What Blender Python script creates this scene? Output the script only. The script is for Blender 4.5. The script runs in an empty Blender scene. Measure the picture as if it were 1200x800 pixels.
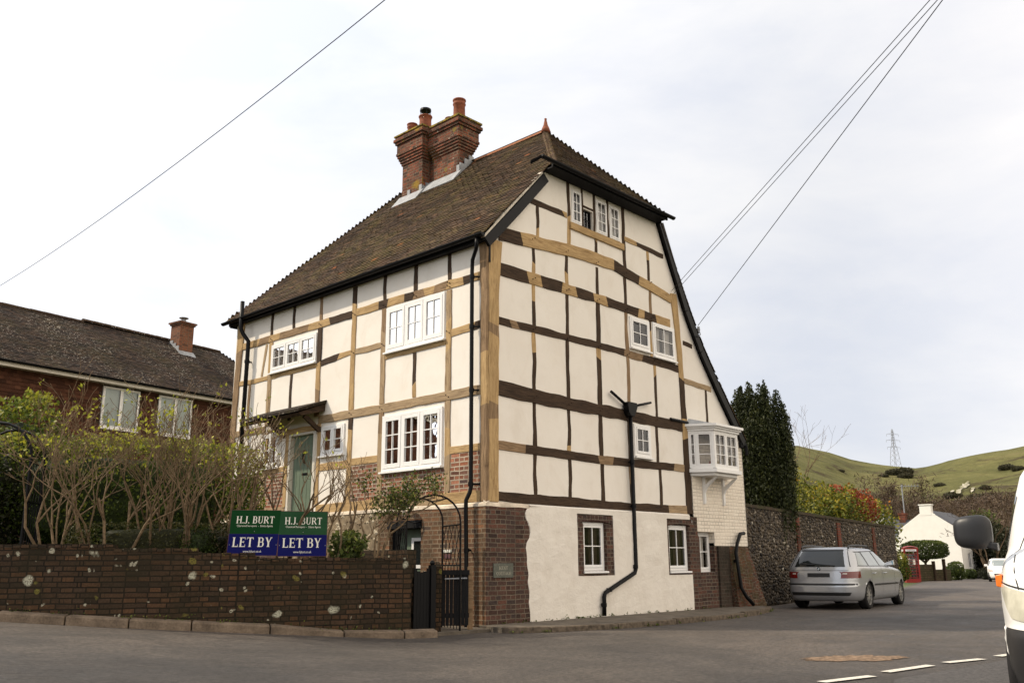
import bpy, bmesh, math, random
import numpy as np
from mathutils import Vector, Matrix
R = math.radians
sin, cos, pi = math.sin, math.cos, math.pi
random.seed(7); rng = np.random.default_rng(7)
S = bpy.context.scene
COL = S.collection

# ------------------------------------------------------------------ camera
YAW, PITCH, ROLL = R(46.96), R(13.82), R(-.35)
CAM = Vector((-11.169, -11.053, 1.08))
fwd = Vector((sin(YAW)*cos(PITCH), cos(YAW)*cos(PITCH), sin(PITCH)))
rt0 = Vector((cos(YAW), -sin(YAW), 0)); up0 = rt0.cross(fwd)
rt = rt0*cos(ROLL) + up0*sin(ROLL); up = -rt0*sin(ROLL) + up0*cos(ROLL)
cd = bpy.data.cameras.new('camera'); cam = bpy.data.objects.new('camera', cd); COL.objects.link(cam)
cd.sensor_width = 36; cd.lens = 31.65; cd.clip_start = .05; cd.clip_end = 6000
m = Matrix((rt, up, -fwd)).transposed().to_4x4(); m.translation = CAM
cam.matrix_world = m; S.camera = cam

def polar(az, d, z=0):
    """world point at azimuth az (degrees right of the view axis) and distance d from the camera, at height z"""
    a = YAW + R(az); return Vector((CAM.x + d*sin(a), CAM.y + d*cos(a), z))

# ------------------------------------------------------------------ light
SUN_EL = R(42); SUN_OFF = R(51.5)                      # offset from -X towards +Y
sdir = Vector((-cos(SUN_OFF)*cos(SUN_EL), sin(SUN_OFF)*cos(SUN_EL), sin(SUN_EL)))
sl = bpy.data.lights.new('sun', 'SUN'); sl.energy = 4.4; sl.angle = R(1.6); sl.color = (1, .87, .68)
so = bpy.data.objects.new('sun', sl); COL.objects.link(so); so.location = (-20, 20, 30)
so.rotation_euler = sdir.to_track_quat('Z', 'Y').to_euler()

W = bpy.data.worlds.new('World'); S.world = W; W.use_nodes = True
nt = W.node_tree; N = nt.nodes; L = nt.links; N.clear()
def nd(t, **k):
    n = N.new(t)
    for a, b in k.items(): setattr(n, a, b)
    return n
out = nd('ShaderNodeOutputWorld'); bg1 = nd('ShaderNodeBackground'); bg2 = nd('ShaderNodeBackground'); mix = nd('ShaderNodeMixShader')
sky = nd('ShaderNodeTexSky', sky_type='NISHITA'); sky.sun_disc = False
sky.sun_elevation = SUN_EL; sky.sun_rotation = math.atan2(sdir.x, sdir.y)
L.new(sky.outputs[0], bg1.inputs[0]); bg1.inputs[1].default_value = .10
tc = nd('ShaderNodeTexCoord'); mp = nd('ShaderNodeMapping'); mp.inputs['Scale'].default_value = (1.1, 1.1, 3.0)
mp.inputs['Rotation'].default_value = (0, 0, .6)
L.new(tc.outputs['Generated'], mp.inputs[0])
n1 = nd('ShaderNodeTexNoise'); n1.inputs['Scale'].default_value = 2.3; n1.inputs['Detail'].default_value = 9; n1.inputs['Roughness'].default_value = .56
n1.inputs['Distortion'].default_value = .25
L.new(mp.outputs[0], n1.inputs['Vector'])
cr = nd('ShaderNodeValToRGB'); cr.color_ramp.elements[0].position = .36; cr.color_ramp.elements[1].position = .66
cr.color_ramp.elements[0].color = (.79, .82, .90, 1); cr.color_ramp.elements[1].color = (1.0, .99, .99, 1)
L.new(n1.outputs['Fac'], cr.inputs[0])
def dot(v, p):
    d = nd('ShaderNodeVectorMath', operation='DOT_PRODUCT'); L.new(tc.outputs['Generated'], d.inputs[0]); d.inputs[1].default_value = v
    mr = nd('ShaderNodeMath', operation='MAXIMUM'); L.new(d.outputs['Value'], mr.inputs[0]); mr.inputs[1].default_value = 0
    pw = nd('ShaderNodeMath', operation='POWER'); L.new(mr.outputs[0], pw.inputs[0]); pw.inputs[1].default_value = p
    return pw.outputs[0]
a1 = nd('ShaderNodeMath', operation='MULTIPLY_ADD'); L.new(dot(tuple(sdir), 1.5), a1.inputs[0]); a1.inputs[1].default_value = .75; a1.inputs[2].default_value = 1.0
a2 = nd('ShaderNodeMath', operation='MULTIPLY_ADD'); bk = dot((.35, -.93, .12), 1.2); L.new(bk, a2.inputs[0]); a2.inputs[1].default_value = 1.35; L.new(a1.outputs[0], a2.inputs[2])  # extra sky brightness added behind the camera to fill the shaded gable
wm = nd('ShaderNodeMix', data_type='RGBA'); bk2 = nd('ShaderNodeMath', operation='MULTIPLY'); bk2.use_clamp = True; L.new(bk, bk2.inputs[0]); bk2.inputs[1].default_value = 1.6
L.new(bk2.outputs[0], wm.inputs[0]); L.new(cr.outputs[0], wm.inputs[6]); wm.inputs[7].default_value = (.97, .86, .73, 1)   # warm fill tint added to the unseen sky behind the camera
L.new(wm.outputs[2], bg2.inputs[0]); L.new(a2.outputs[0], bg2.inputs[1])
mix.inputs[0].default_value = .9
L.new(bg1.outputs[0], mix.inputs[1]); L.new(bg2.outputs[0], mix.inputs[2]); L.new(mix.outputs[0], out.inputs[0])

S.render.engine = 'CYCLES'
S.view_settings.view_transform = 'Standard'; S.view_settings.look = 'None'; S.view_settings.gamma = 1
S.view_settings.exposure = 0.0; S.view_settings.use_curve_mapping = False
S.render.resolution_x = 1024; S.render.resolution_y = 682
S.cycles.max_bounces = 6; S.cycles.transparent_max_bounces = 12; S.cycles.caustics_reflective = False; S.cycles.caustics_refractive = False

# ------------------------------------------------------------------ material helpers
class M:
    """small node-graph helper"""
    def __init__(s, name):
        s.m = bpy.data.materials.new(name); s.m.use_nodes = True; s.t = s.m.node_tree; s.t.nodes.clear()
        s.o = s.n('ShaderNodeOutputMaterial'); s.p = s.n('ShaderNodeBsdfPrincipled'); s.l(s.p.outputs[0], s.o.inputs[0])
    def n(s, t, **k):
        x = s.t.nodes.new(t)
        for a, b in k.items(): setattr(x, a, b)
        return x
    def l(s, a, b): s.t.links.new(a, b)
    def uv(s, sc=(1, 1, 1), obj=False):
        if obj: c = s.n('ShaderNodeTexCoord').outputs['Object']
        else: c = s.n('ShaderNodeTexCoord').outputs['UV']
        mp = s.n('ShaderNodeMapping'); mp.inputs['Scale'].default_value = sc; s.l(c, mp.inputs[0]); return mp.outputs[0]
    def noise(s, vec, sc, det=5, ro=.55, dist=0):
        x = s.n('ShaderNodeTexNoise'); x.inputs['Scale'].default_value = sc; x.inputs['Detail'].default_value = det
        x.inputs['Roughness'].default_value = ro; x.inputs['Distortion'].default_value = dist; s.l(vec, x.inputs['Vector']); return x.outputs['Fac']
    def ramp(s, fac, stops, const=False):
        x = s.n('ShaderNodeValToRGB'); e = x.color_ramp.elements
        if const: x.color_ramp.interpolation = 'CONSTANT'
        while len(e) < len(stops): e.new(.5)
        for i, (p, c) in enumerate(stops):
            e[i].position = p; e[i].color = (c if len(c) == 4 else (*c, 1)) if isinstance(c, tuple) else (c, c, c, 1)
        s.l(fac, x.inputs[0]); return x.outputs[0]
    def mix(s, fac, a, b, mode='MIX'):
        x = s.n('ShaderNodeMix', data_type='RGBA', blend_type=mode)
        for sock, v in ((x.inputs[0], fac), (x.inputs[6], a), (x.inputs[7], b)):
            if isinstance(v, (int, float)): sock.default_value = v
            elif isinstance(v, tuple): sock.default_value = (*v, 1) if len(v) == 3 else v
            else: s.l(v, sock)
        return x.outputs[2]
    def attr(s, name='rnd'):
        return s.n('ShaderNodeAttribute', attribute_name=name).outputs['Fac']
    def base(s, c, rough=.8, spec=.3):
        if isinstance(c, tuple): s.p.inputs['Base Color'].default_value = (*c, 1)
        else: s.l(c, s.p.inputs['Base Color'])
        if isinstance(rough, (int, float)): s.p.inputs['Roughness'].default_value = rough
        else: s.l(rough, s.p.inputs['Roughness'])
        s.p.inputs['Specular IOR Level'].default_value = spec
    def bump(s, h, strength=.3, dist=.01):
        b = s.n('ShaderNodeBump'); b.inputs['Strength'].default_value = strength; b.inputs['Distance'].default_value = dist
        s.l(h, b.inputs['Height']); s.l(b.outputs[0], s.p.inputs['Normal'])

def flat(name, c, rough=.6, spec=.3, metal=0, nz=.12, sc=30, obj=True):
    k = M(name); v = k.uv(obj=obj); f = k.noise(v, sc)
    a = tuple(x*(1-nz) for x in c); b = tuple(min(1, x*(1+nz)) for x in c)
    k.base(k.ramp(f, [(.3, a), (.7, b)]), rough, spec); k.p.inputs['Metallic'].default_value = metal
    return k.m

def brick(name, cols, mortar, bw=.225, bh=.079, ms=.011, dirt=None, bump=.8, tone=1., mott=.35, spots=None, rough=.9, msq=.25):
    k = M(name); v = k.uv()
    # slightly wobbling courses
    nz = k.n('ShaderNodeTexNoise'); nz.inputs['Scale'].default_value = 3.0; nz.inputs['Detail'].default_value = 3; k.l(v, nz.inputs['Vector'])
    sub = k.n('ShaderNodeVectorMath', operation='SUBTRACT'); k.l(nz.outputs['Color'], sub.inputs[0]); sub.inputs[1].default_value = (.5, .5, .5)
    scl = k.n('ShaderNodeVectorMath', operation='SCALE'); k.l(sub.outputs[0], scl.inputs[0]); scl.inputs['Scale'].default_value = .03
    add = k.n('ShaderNodeVectorMath', operation='ADD'); k.l(v, add.inputs[0]); k.l(scl.outputs[0], add.inputs[1]); v2 = add.outputs[0]
    b = k.n('ShaderNodeTexBrick'); k.l(v2, b.inputs['Vector']); b.inputs['Scale'].default_value = 1
    b.inputs['Brick Width'].default_value = bw; b.inputs['Row Height'].default_value = bh; b.inputs['Mortar Size'].default_value = ms
    b.inputs['Mortar Smooth'].default_value = msq; b.inputs['Bias'].default_value = 0
    b.inputs['Color1'].default_value = (0, 0, 0, 1); b.inputs['Color2'].default_value = (1, 1, 1, 1); b.inputs['Mortar'].default_value = (.5, .5, .5, 1)
    b.offset = .5; b.squash = .55; b.squash_frequency = 2
    stops = [(i/(len(cols)-1)*.98+.01, tuple(x*tone for x in c)) for i, c in enumerate(cols)]
    bc = k.ramp(b.outputs['Color'], stops)
    f = k.noise(v, 26, 6, .7); bc = k.mix(mott, bc, k.ramp(f, [(.3, .25), (.7, .9)]), 'OVERLAY')
    f2 = k.noise(v, 2.2, 5, .6)
    c = k.mix(b.outputs['Fac'], bc, k.mix(k.ramp(f2, [(.35, 0.), (.65, 1.)]), mortar, tuple(x*.55 for x in mortar)))
    if dirt: c = k.mix(k.ramp(k.noise(v, 1.3, 6, .65), [(.42, 0.), (.68, .85)]), c, dirt)
    if spots:
        for (scol, ssc, thr) in spots:
            vo = k.n('ShaderNodeTexVoronoi'); vo.inputs['Scale'].default_value = ssc; k.l(k.mix(.2, v, nz.outputs['Color']), vo.inputs['Vector'])
            sp = k.n('ShaderNodeSeparateColor'); k.l(vo.outputs['Color'], sp.inputs[0])
            # only some cells carry a spot; its radius varies by cell
            rr = k.n('ShaderNodeMath', operation='MULTIPLY'); k.l(sp.outputs[0], rr.inputs[0]); rr.inputs[1].default_value = thr
            r2 = k.n('ShaderNodeMath', operation='SUBTRACT'); k.l(rr.outputs[0], r2.inputs[0]); r2.inputs[1].default_value = thr*.50
            lt = k.n('ShaderNodeMath', operation='SUBTRACT'); k.l(r2.outputs[0], lt.inputs[0]); k.l(vo.outputs['Distance'], lt.inputs[1])
            mm = k.n('ShaderNodeMath', operation='MULTIPLY'); mm.use_clamp = True; k.l(lt.outputs[0], mm.inputs[0]); mm.inputs[1].default_value = 14
            ed = k.noise(v, 60, 3, .6); m3 = k.n('ShaderNodeMath', operation='MULTIPLY'); m3.use_clamp = True; k.l(mm.outputs[0], m3.inputs[0]); k.l(k.ramp(ed, [(.38, 0.), (.5, 1.)]), m3.inputs[1])
            c = k.mix(m3.outputs[0], c, scol)
    k.base(c, rough, .2)
    inv = k.n('ShaderNodeMath', operation='MULTIPLY_ADD'); k.l(b.outputs['Fac'], inv.inputs[0]); inv.inputs[1].default_value = -.8; k.l(f, inv.inputs[2])
    k.bump(inv.outputs[0], bump, .012); return k.m

def oak(name, dark, light, crack=.5):
    k = M(name); v = k.uv((1.1, 10, 10)); f = k.noise(v, 1.9, 9, .75, 1.2); g = k.noise(k.uv((1, 1, 1)), 3.5, 4)
    c = k.ramp(f, [(.34, dark), (.47, tuple(a*.45+b*.55 for a, b in zip(dark, light))), (.60, light), (.66, tuple(x*.5 for x in light))])
    c = k.mix(k.ramp(g, [(.35, 0.), (.75, .55)]), c, tuple(x*crack for x in light))
    k.base(c, .85, .2); k.bump(f, .8, .012); return k.m

def leafmat(name, stops, rough=.55, trans=.35, spec=.25):
    k = M(name); c = k.ramp(k.attr(), stops)
    k.base(c, rough, spec)
    tr = k.n('ShaderNodeBsdfTranslucent'); k.l(c, tr.inputs[0]); mx = k.n('ShaderNodeMixShader'); mx.inputs[0].default_value = trans
    k.l(k.p.outputs[0], mx.inputs[1]); k.l(tr.outputs[0], mx.inputs[2]); k.l(mx.outputs[0], k.o.inputs[0]); return k.m

def glassmat(name, tint=(.85, .84, .83), refl=1.6):
    k = M(name); k.t.nodes.remove(k.p)
    tr = k.n('ShaderNodeBsdfTransparent'); tr.inputs[0].default_value = (*tint, 1)
    gl = k.n('ShaderNodeBsdfGlossy'); gl.inputs['Roughness'].default_value = .015; gl.inputs[0].default_value = (.95, .97, 1, 1)
    fr = k.n('ShaderNodeFresnel'); fr.inputs[0].default_value = 1.52
    nb = k.n('ShaderNodeBump'); nb.inputs['Strength'].default_value = .12; nb.inputs['Distance'].default_value = .02
    k.l(k.noise(k.uv(obj=True), 4.5, 1), nb.inputs['Height']); k.l(nb.outputs[0], gl.inputs['Normal']); k.l(nb.outputs[0], fr.inputs['Normal'])
    mu = k.n('ShaderNodeMath', operation='MULTIPLY'); mu.use_clamp = True; k.l(fr.outputs[0], mu.inputs[0]); mu.inputs[1].default_value = refl
    mx = k.n('ShaderNodeMixShader'); k.l(mu.outputs[0], mx.inputs[0]); k.l(tr.outputs[0], mx.inputs[1]); k.l(gl.outputs[0], mx.inputs[2]); k.l(mx.outputs[0], k.o.inputs[0]); return k.m

def tilemat(name, stops, moss=(.15, .125, .03), mossamt=.5, lichen=None):
    k = M(name); r = k.attr(); c = k.ramp(r, stops); v = k.uv()
    c = k.mix(.35, c, k.ramp(k.noise(v, 45, 4, .7), [(.3, .2), (.7, .9)]), 'OVERLAY')
    mo = k.n('ShaderNodeMath', operation='MULTIPLY'); mo.use_clamp = True
    k.l(k.ramp(k.noise(v, .9, 6, .6), [(.45, 0.), (.7, 1.)]), mo.inputs[0]); k.l(k.ramp(k.noise(v, 9, 6, .75), [(.42, 0.), (.6, mossamt)]), mo.inputs[1])
    c = k.mix(mo.outputs[0], c, moss)
    if lichen:
        l1 = k.ramp(k.noise(v, 14, 3, .6), [(.60, 0.), (.63, 1.)]); l2 = k.ramp(k.noise(v, .5, 3, .6), [(.42, 0.), (.58, 1.)])
        mm = k.n('ShaderNodeMath', operation='MULTIPLY'); k.l(l1, mm.inputs[0]); k.l(l2, mm.inputs[1]); c = k.mix(mm.outputs[0], c, lichen)
    k.base(c, .9, .15); k.bump(k.noise(v, 60, 4, .7), .5, .006); return k.m

# ---- materials
MT = {}
k = M('plaster'); v = k.uv(); f = k.noise(v, 2.2, 6, .6); f2 = k.noise(v, 40, 4, .6)
streak = k.ramp(k.noise(k.uv((1.6, .9, 1)), 1.0, 7, .7, .6), [(.52, 0.), (.76, .28)])
k.base(k.mix(streak, k.mix(k.ramp(k.noise(v, 1.1, 7, .7), [(.5, 0.), (.8, .35)]), k.ramp(f, [(.3, (.76, .71, .635)), (.7, (.82, .775, .705))]), (.60, .50, .38)), (.52, .43, .32)), .9, .15)
mxm = k.n('ShaderNodeMath', operation='MULTIPLY_ADD'); k.l(f2, mxm.inputs[0]); mxm.inputs[1].default_value = .3; k.l(f, mxm.inputs[2]); k.bump(mxm.outputs[0], .35, .02); MT['plaster'] = k.m
k = M('limewash_render'); v = k.uv(); f = k.noise(v, 3.5, 7, .6); f2 = k.noise(v, 30, 4, .6)
k.base(k.mix(k.ramp(k.noise(v, 1.6, 7, .7), [(.5, 0.), (.8, .28)]), k.ramp(f, [(.3, (.70, .65, .575)), (.7, (.77, .725, .65))]), (.44, .36, .27)), .9, .15)
mxm = k.n('ShaderNodeMath', operation='MULTIPLY_ADD'); k.l(f2, mxm.inputs[0]); mxm.inputs[1].default_value = .25; k.l(f, mxm.inputs[2]); k.bump(mxm.outputs[0], .6, .035); MT['render'] = k.m
MT['painted_brick'] = brick('white_painted_brick', [(.74, .66, .55), (.79, .72, .61)], (.73, .65, .545), bump=.45, mott=.08, msq=.9, ms=.014)
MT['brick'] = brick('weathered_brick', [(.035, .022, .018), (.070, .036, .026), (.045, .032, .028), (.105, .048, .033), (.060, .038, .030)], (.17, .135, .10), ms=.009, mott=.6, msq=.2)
MT['brick_front_sunlit'] = brick('front_brick_sunlit_tone', [(.085, .05, .03), (.17, .085, .045), (.11, .065, .042), (.21, .10, .05), (.07, .05, .04)], (.30, .23, .155), ms=.011, mott=.5, msq=.2, dirt=(.07, .05, .03))  # sunlight on the lower front put into a lighter, warmer brick colour
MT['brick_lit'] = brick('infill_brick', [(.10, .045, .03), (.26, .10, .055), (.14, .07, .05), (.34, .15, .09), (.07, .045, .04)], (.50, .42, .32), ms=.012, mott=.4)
MT['brick_red'] = brick('chimney_brick', [(.16, .045, .022), (.34, .085, .038), (.22, .06, .03), (.10, .04, .03), (.38, .11, .05)], (.24, .17, .11), dirt=(.05, .035, .025), mott=.4)
MT['brick_garden'] = brick('garden_wall_brick', [(.036, .024, .015), (.062, .036, .020), (.026, .018, .012), (.085, .044, .022), (.045, .03, .02)], (.020, .015, .009), dirt=(.022, .018, .009), mott=.6, bw=.215, bh=.072, ms=.010,
                           spots=[((.42, .41, .31), 3.4, .78), ((.38, .36, .27), 8.5, .6), ((.15, .13, .03), 5.5, .6)])
MT['oak_dark'] = oak('aged_oak', (.009, .006, .004), (.075, .046, .028), .55)
MT['oak_mid'] = oak('weathered_oak', (.08, .048, .026), (.33, .22, .125), .6)
MT['oak_new'] = oak('new_oak', (.20, .115, .048), (.54, .37, .18), .62)
MT['oak_grey'] = oak('grey_oak', (.14, .09, .05), (.44, .32, .19), .6)
MT['white'] = flat('white_gloss_paint', (.80, .79, .77), .35, .4, nz=.03)
MT['cream_paint'] = flat('cream_paint', (.62, .58, .50), .5, nz=.06)
MT['black'] = flat('black_paint', (.004, .004, .0045), .45, .14, nz=.2)
MT['black_rough'] = flat('tarred_board', (.008, .008, .009), .7, .15, nz=.3)
MT['lead'] = flat('lead_sheet', (.27, .28, .29), .6, .4, nz=.25, sc=8)
MT['mortar'] = flat('pale_mortar', (.55, .50, .42), .95, .1, nz=.25, sc=12)
MT['stone_ledge'] = flat('pale_ledge', (.58, .50, .40), .95, .1, nz=.3, sc=6)
MT['glass'] = glassmat('window_glass', refl=1.0)
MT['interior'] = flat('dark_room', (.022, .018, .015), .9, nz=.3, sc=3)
MT['blind'] = flat('cream_blind', (.25, .235, .20), .9, nz=.05)
MT['curtain'] = flat('white_curtain', (.72, .70, .66), .9, nz=.08)
MT['green_door'] = flat('sage_green_paint', (.13, .17, .12), .5, .3, nz=.08, sc=12)
MT['terracotta'] = flat('terracotta', (.22, .07, .035), .8, nz=.3, sc=14)
MT['slate_sign'] = flat('slate', (.10, .105, .085), .7, nz=.25, sc=25)
MT['letter'] = flat('pale_lettering', (.75, .74, .66), .6, nz=.03)
MT['letter_dim'] = flat('worn_lettering', (.34, .32, .25), .8, nz=.2)
MT['sign_green'] = flat('sign_green', (.001, .040, .008), .6, .12, nz=.04)
MT['sign_green_faded'] = flat('sign_green_faded', (.014, .060, .024), .65, .15, nz=.08, sc=9)
MT['sign_blue'] = flat('sign_blue', (.002, .004, .085), .6, .12, nz=.04)
MT['sign_frame'] = flat('sign_edge', (.11, .05, .055), .7)
MT['tile'] = tilemat('clay_roof_tile', [(0, (.028, .019, .012)), (.25, (.056, .034, .020)), (.5, (.040, .026, .017)), (.8, (.075, .044, .026)), (.99, (.095, .058, .034)), (1, (.26, .09, .035))], mossamt=.8)
MT['tile_dark'] = tilemat('dark_roof_tile', [(0, (.014, .010, .008)), (.5, (.029, .019, .014)), (1, (.048, .030, .020))], moss=(.09, .08, .02), mossamt=.4, lichen=(.40, .36, .30))
MT['tile_hung'] = tilemat('hung_wall_tile', [(0, (.035, .016, .010)), (.5, (.065, .027, .016)), (1, (.105, .046, .027))], mossamt=0)
MT['soffit'] = MT['black_rough']

k = M('asphalt'); v = k.uv(obj=True); big = k.noise(v, .16, 6, .6, .8); med = k.noise(v, 1.7, 7, .7); fine = k.noise(v, 75, 4, .75)
c = k.ramp(big, [(.36, (.046, .040, .036)), (.52, (.080, .067, .056)), (.68, (.108, .087, .070))])
c = k.mix(.45, c, k.ramp(med, [(.3, .28), (.7, .72)]), 'OVERLAY'); c = k.mix(.8, c, k.ramp(fine, [(.3, .12), (.7, .88)]), 'OVERLAY'); c = k.mix(.7, c, k.ramp(k.noise(v, 16, 9, .95), [(.42, .05), (.58, .95)]), 'OVERLAY'); c = k.mix(.35, c, k.ramp(k.noise(v, .55, 8, .7, 1.), [(.40, .2), (.62, .8)]), 'OVERLAY')
st_ = k.noise(k.uv((.5, 3.2, 1), obj=True), 1.0, 6, .65); c = k.mix(k.ramp(st_, [(.5, 0.), (.7, .35)]), c, (.045, .039, .036))
cx = k.n('ShaderNodeTexVoronoi', feature='DISTANCE_TO_EDGE'); cx.inputs['Scale'].default_value = .55
vm = k.n('ShaderNodeVectorMath', operation='ADD'); nn = k.n('ShaderNodeTexNoise'); nn.inputs['Scale'].default_value = 1.2; nn.inputs['Detail'].default_value = 6; k.l(v, nn.inputs['Vector']); k.l(v, vm.inputs[0]); k.l(nn.outputs['Color'], vm.inputs[1]); k.l(vm.outputs[0], cx.inputs['Vector'])
c = k.mix(k.ramp(cx.outputs['Distance'], [(0, .5), (.008, 0.)]), c, (.03, .026, .022))
k.base(c, k.ramp(med, [(.3, .55), (.7, .82)]), .4); k.bump(k.noise(v, 26, 8, .95), 1.0, .03); MT['asphalt'] = k.m
k = M('newer_asphalt'); v = k.uv(obj=True); k.base(k.mix(.8, (.058, .052, .048), k.ramp(k.noise(v, 16, 9, .95), [(.42, .05), (.58, .95)]), 'OVERLAY'), .75, .35); k.bump(k.noise(v, 30, 6, .8), .5, .01); MT['asphalt_new'] = k.m
k = M('sandy_patch'); v = k.uv(obj=True); k.base(k.mix(.8, (.17, .115, .075), k.ramp(k.noise(v, 12, 9, .95), [(.42, .05), (.58, .95)]), 'OVERLAY'), .95, .2); MT['grit'] = k.m
k = M('worn_road_paint'); v = k.uv(obj=True); f = k.noise(v, 30, 6, .8); k.base(k.ramp(f, [(.36, (.17, .14, .11)), (.46, (.60, .57, .50))]), .7); MT['paint'] = k.m
k = M('paving'); v = k.uv(obj=True)
k.base(k.mix(.5, k.ramp(k.noise(v, 2.5, 6, .65), [(.3, (.055, .045, .035)), (.7, (.15, .125, .095))]), k.ramp(k.noise(v, 50, 4, .7), [(.3, .2), (.7, .85)]), 'OVERLAY'), .9); k.bump(k.noise(v, 20, 5), .5, .02); MT['paving'] = k.m
k = M('kerb_stone'); v = k.uv(obj=True)
k.base(k.mix(.6, k.ramp(k.noise(v, 3, 7, .7), [(.3, (.075, .055, .038)), (.7, (.20, .15, .105))]), k.ramp(k.noise(v, 40, 5, .7), [(.3, .25), (.7, .85)]), 'OVERLAY'), .9); k.bump(k.noise(v, 18, 6), .6, .02); MT['kerb'] = k.m
MT['kerb_dark'] = flat('dark_kerb_stone', (.105, .082, .06), .9, .15, nz=.5, sc=14)
k = M('garden_soil'); v = k.uv(obj=True); k.base(k.ramp(k.noise(v, 3, 7, .7), [(.35, (.03, .022, .012)), (.5, (.06, .05, .02)), (.65, (.06, .08, .02))]), .95); k.bump(k.noise(v, 9, 6), .8, .05); MT['soil'] = k.m
k = M('meadow_grass'); v = k.uv(obj=True); k.base(k.ramp(k.noise(v, .25, 8, .7), [(.35, (.045, .06, .018)), (.65, (.085, .11, .03))]), .95); MT['grass'] = k.m
k = M('downland'); v = k.uv(obj=True)
c = k.ramp(k.noise(v, .012, 8, .62, .5), [(.36, (.062, .054, .026)), (.47, (.105, .104, .038)), (.60, (.14, .132, .050)), (.74, (.165, .135, .068))])
c = k.mix(.45, c, k.ramp(k.noise(v, .12, 8, .75), [(.3, .25), (.7, .8)]), 'OVERLAY')
c = k.mix(k.ramp(k.noise(v, .03, 9, .7, .6), [(.56, 0.), (.64, .8)]), c, (.05, .035, .022)); k.base(c, .95, .1); k.bump(k.noise(v, .15, 7, .7), 1., 3.); MT['down'] = k.m
k = M('chalk'); v = k.uv(obj=True); k.base(k.ramp(k.noise(v, .2, 6, .7), [(.42, (.16, .15, .08)), (.58, (.50, .46, .38))]), .95); MT['chalk'] = k.m
MT['bark'] = flat('bark', (.085, .06, .038), .95, .1, nz=.45, sc=25)
MT['twig'] = flat('twig_bark', (.15, .105, .062), .9, .15, nz=.4, sc=18)
MT['leaf_lime'] = leafmat('lime_leaf', [(0, (.16, .17, .015)), (.5, (.32, .34, .03)), (1, (.52, .50, .06))])
MT['leaf_hedge'] = leafmat('hedge_leaf', [(0, (.012, .020, .004)), (.55, (.055, .085, .012)), (.88, (.13, .17, .02)), (1, (.27, .27, .03))])
MT['leaf_privet'] = leafmat('privet_leaf', [(0, (.012, .022, .004)), (.45, (.06, .09, .012)), (.8, (.19, .22, .025)), (1, (.44, .42, .04))])
MT['leaf_box'] = leafmat('box_leaf', [(0, (.02, .022, .006)), (.6, (.06, .06, .015)), (1, (.12, .11, .03))])
MT['leaf_yew'] = leafmat('yew_leaf', [(0, (.012, .016, .005)), (.5, (.034, .044, .012)), (.85, (.085, .09, .02)), (1, (.15, .145, .03))], trans=.15)
MT['leaf_photinia'] = leafmat('photinia_leaf', [(0, (.03, .045, .008)), (.45, (.10, .12, .015)), (.75, (.28, .25, .025)), (.9, (.40, .30, .03)), (1, (.45, .16, .03))], trans=.25)
MT['leaf_red'] = leafmat('red_leaf', [(0, (.09, .03, .012)), (.5, (.26, .055, .022)), (1, (.42, .13, .03))], trans=.25)
MT['leaf_mid'] = leafmat('mid_green_leaf', [(0, (.02, .03, .008)), (.6, (.07, .095, .02)), (1, (.20, .22, .04))])
MT['leaf_scrub'] = leafmat('hill_scrub_leaf', [(0, (.035, .034, .016)), (.6, (.06, .055, .028)), (1, (.095, .08, .04))])
MT['leaf_dark'] = leafmat('dark_scrub_leaf', [(0, (.012, .014, .006)), (.6, (.03, .032, .014)), (1, (.06, .055, .02))])
MT['twig_far'] = leafmat('far_twigs', [(0, (.045, .028, .018)), (.6, (.085, .055, .034)), (1, (.13, .09, .05))], trans=.1)
MT['silver'] = flat('silver_car_paint', (.40, .41, .425), .2, .5, metal=.55, nz=.03)
MT['van_white'] = flat('white_vehicle_paint', (.78, .77, .74), .22, .5, nz=.01)
MT['car_glass'] = flat('dark_vehicle_glass', (.012, .015, .015), .05, .5, nz=.1)
MT['car_glass_side'] = flat('pale_reflecting_glass', (.20, .23, .225), .05, 1.0, nz=.15, sc=3)
MT['tyre'] = flat('tyre_rubber', (.012, .011, .011), .85, nz=.2)
MT['alloy'] = flat('alloy_wheel', (.35, .34, .32), .4, .5, metal=.6)
MT['red_lens'] = flat('red_lens', (.13, .004, .004), .12, .7, nz=.1)
MT['clear_lens'] = flat('clear_lens', (.45, .36, .31), .12, .7, nz=.1)
MT['head_lens'] = flat('yellowed_headlamp_lens', (.52, .50, .40), .15, .7, nz=.15, sc=10)
MT['amber'] = flat('amber_lens', (.75, .17, .01), .2, .6)
MT['plastic'] = flat('grey_plastic', (.016, .016, .017), .42, .4, nz=.1, sc=120)
MT['plastic_black'] = flat('black_plastic', (.010, .010, .010), .45, .4, nz=.1)
MT['phone_red'] = flat('red_gloss_paint', (.22, .014, .010), .45, .4, nz=.15)
MT['slate'] = flat('slate_roof', (.06, .062, .07), .7, nz=.3, sc=6)
MT['cottage_white'] = flat('cream_wall_paint', (.80, .77, .71), .9, .1, nz=.04, sc=2)
MT['steel'] = flat('galvanised_steel', (.25, .26, .28), .6, .3, nz=.1)
MT['mesh_flint'] = None
k = M('flint'); c = k.ramp(k.attr(), [(0, (.014, .011, .009)), (.35, (.050, .038, .026)), (.65, (.095, .072, .047)), (.86, (.17, .135, .095)), (.93, (.30, .26, .20)), (1, (.55, .50, .42))])
k.base(k.mix(.4, c, k.ramp(k.noise(k.uv(obj=True), 40, 3), [(.3, .2), (.7, .8)]), 'OVERLAY'), .6, .3); MT['flint'] = k.m
MT['flint_mortar'] = flat('flint_mortar', (.075, .058, .038), .95, nz=.4, sc=10)
MT['blue'] = flat('blue_mirror_cover', (.05, .16, .24), .25, .5)

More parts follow.
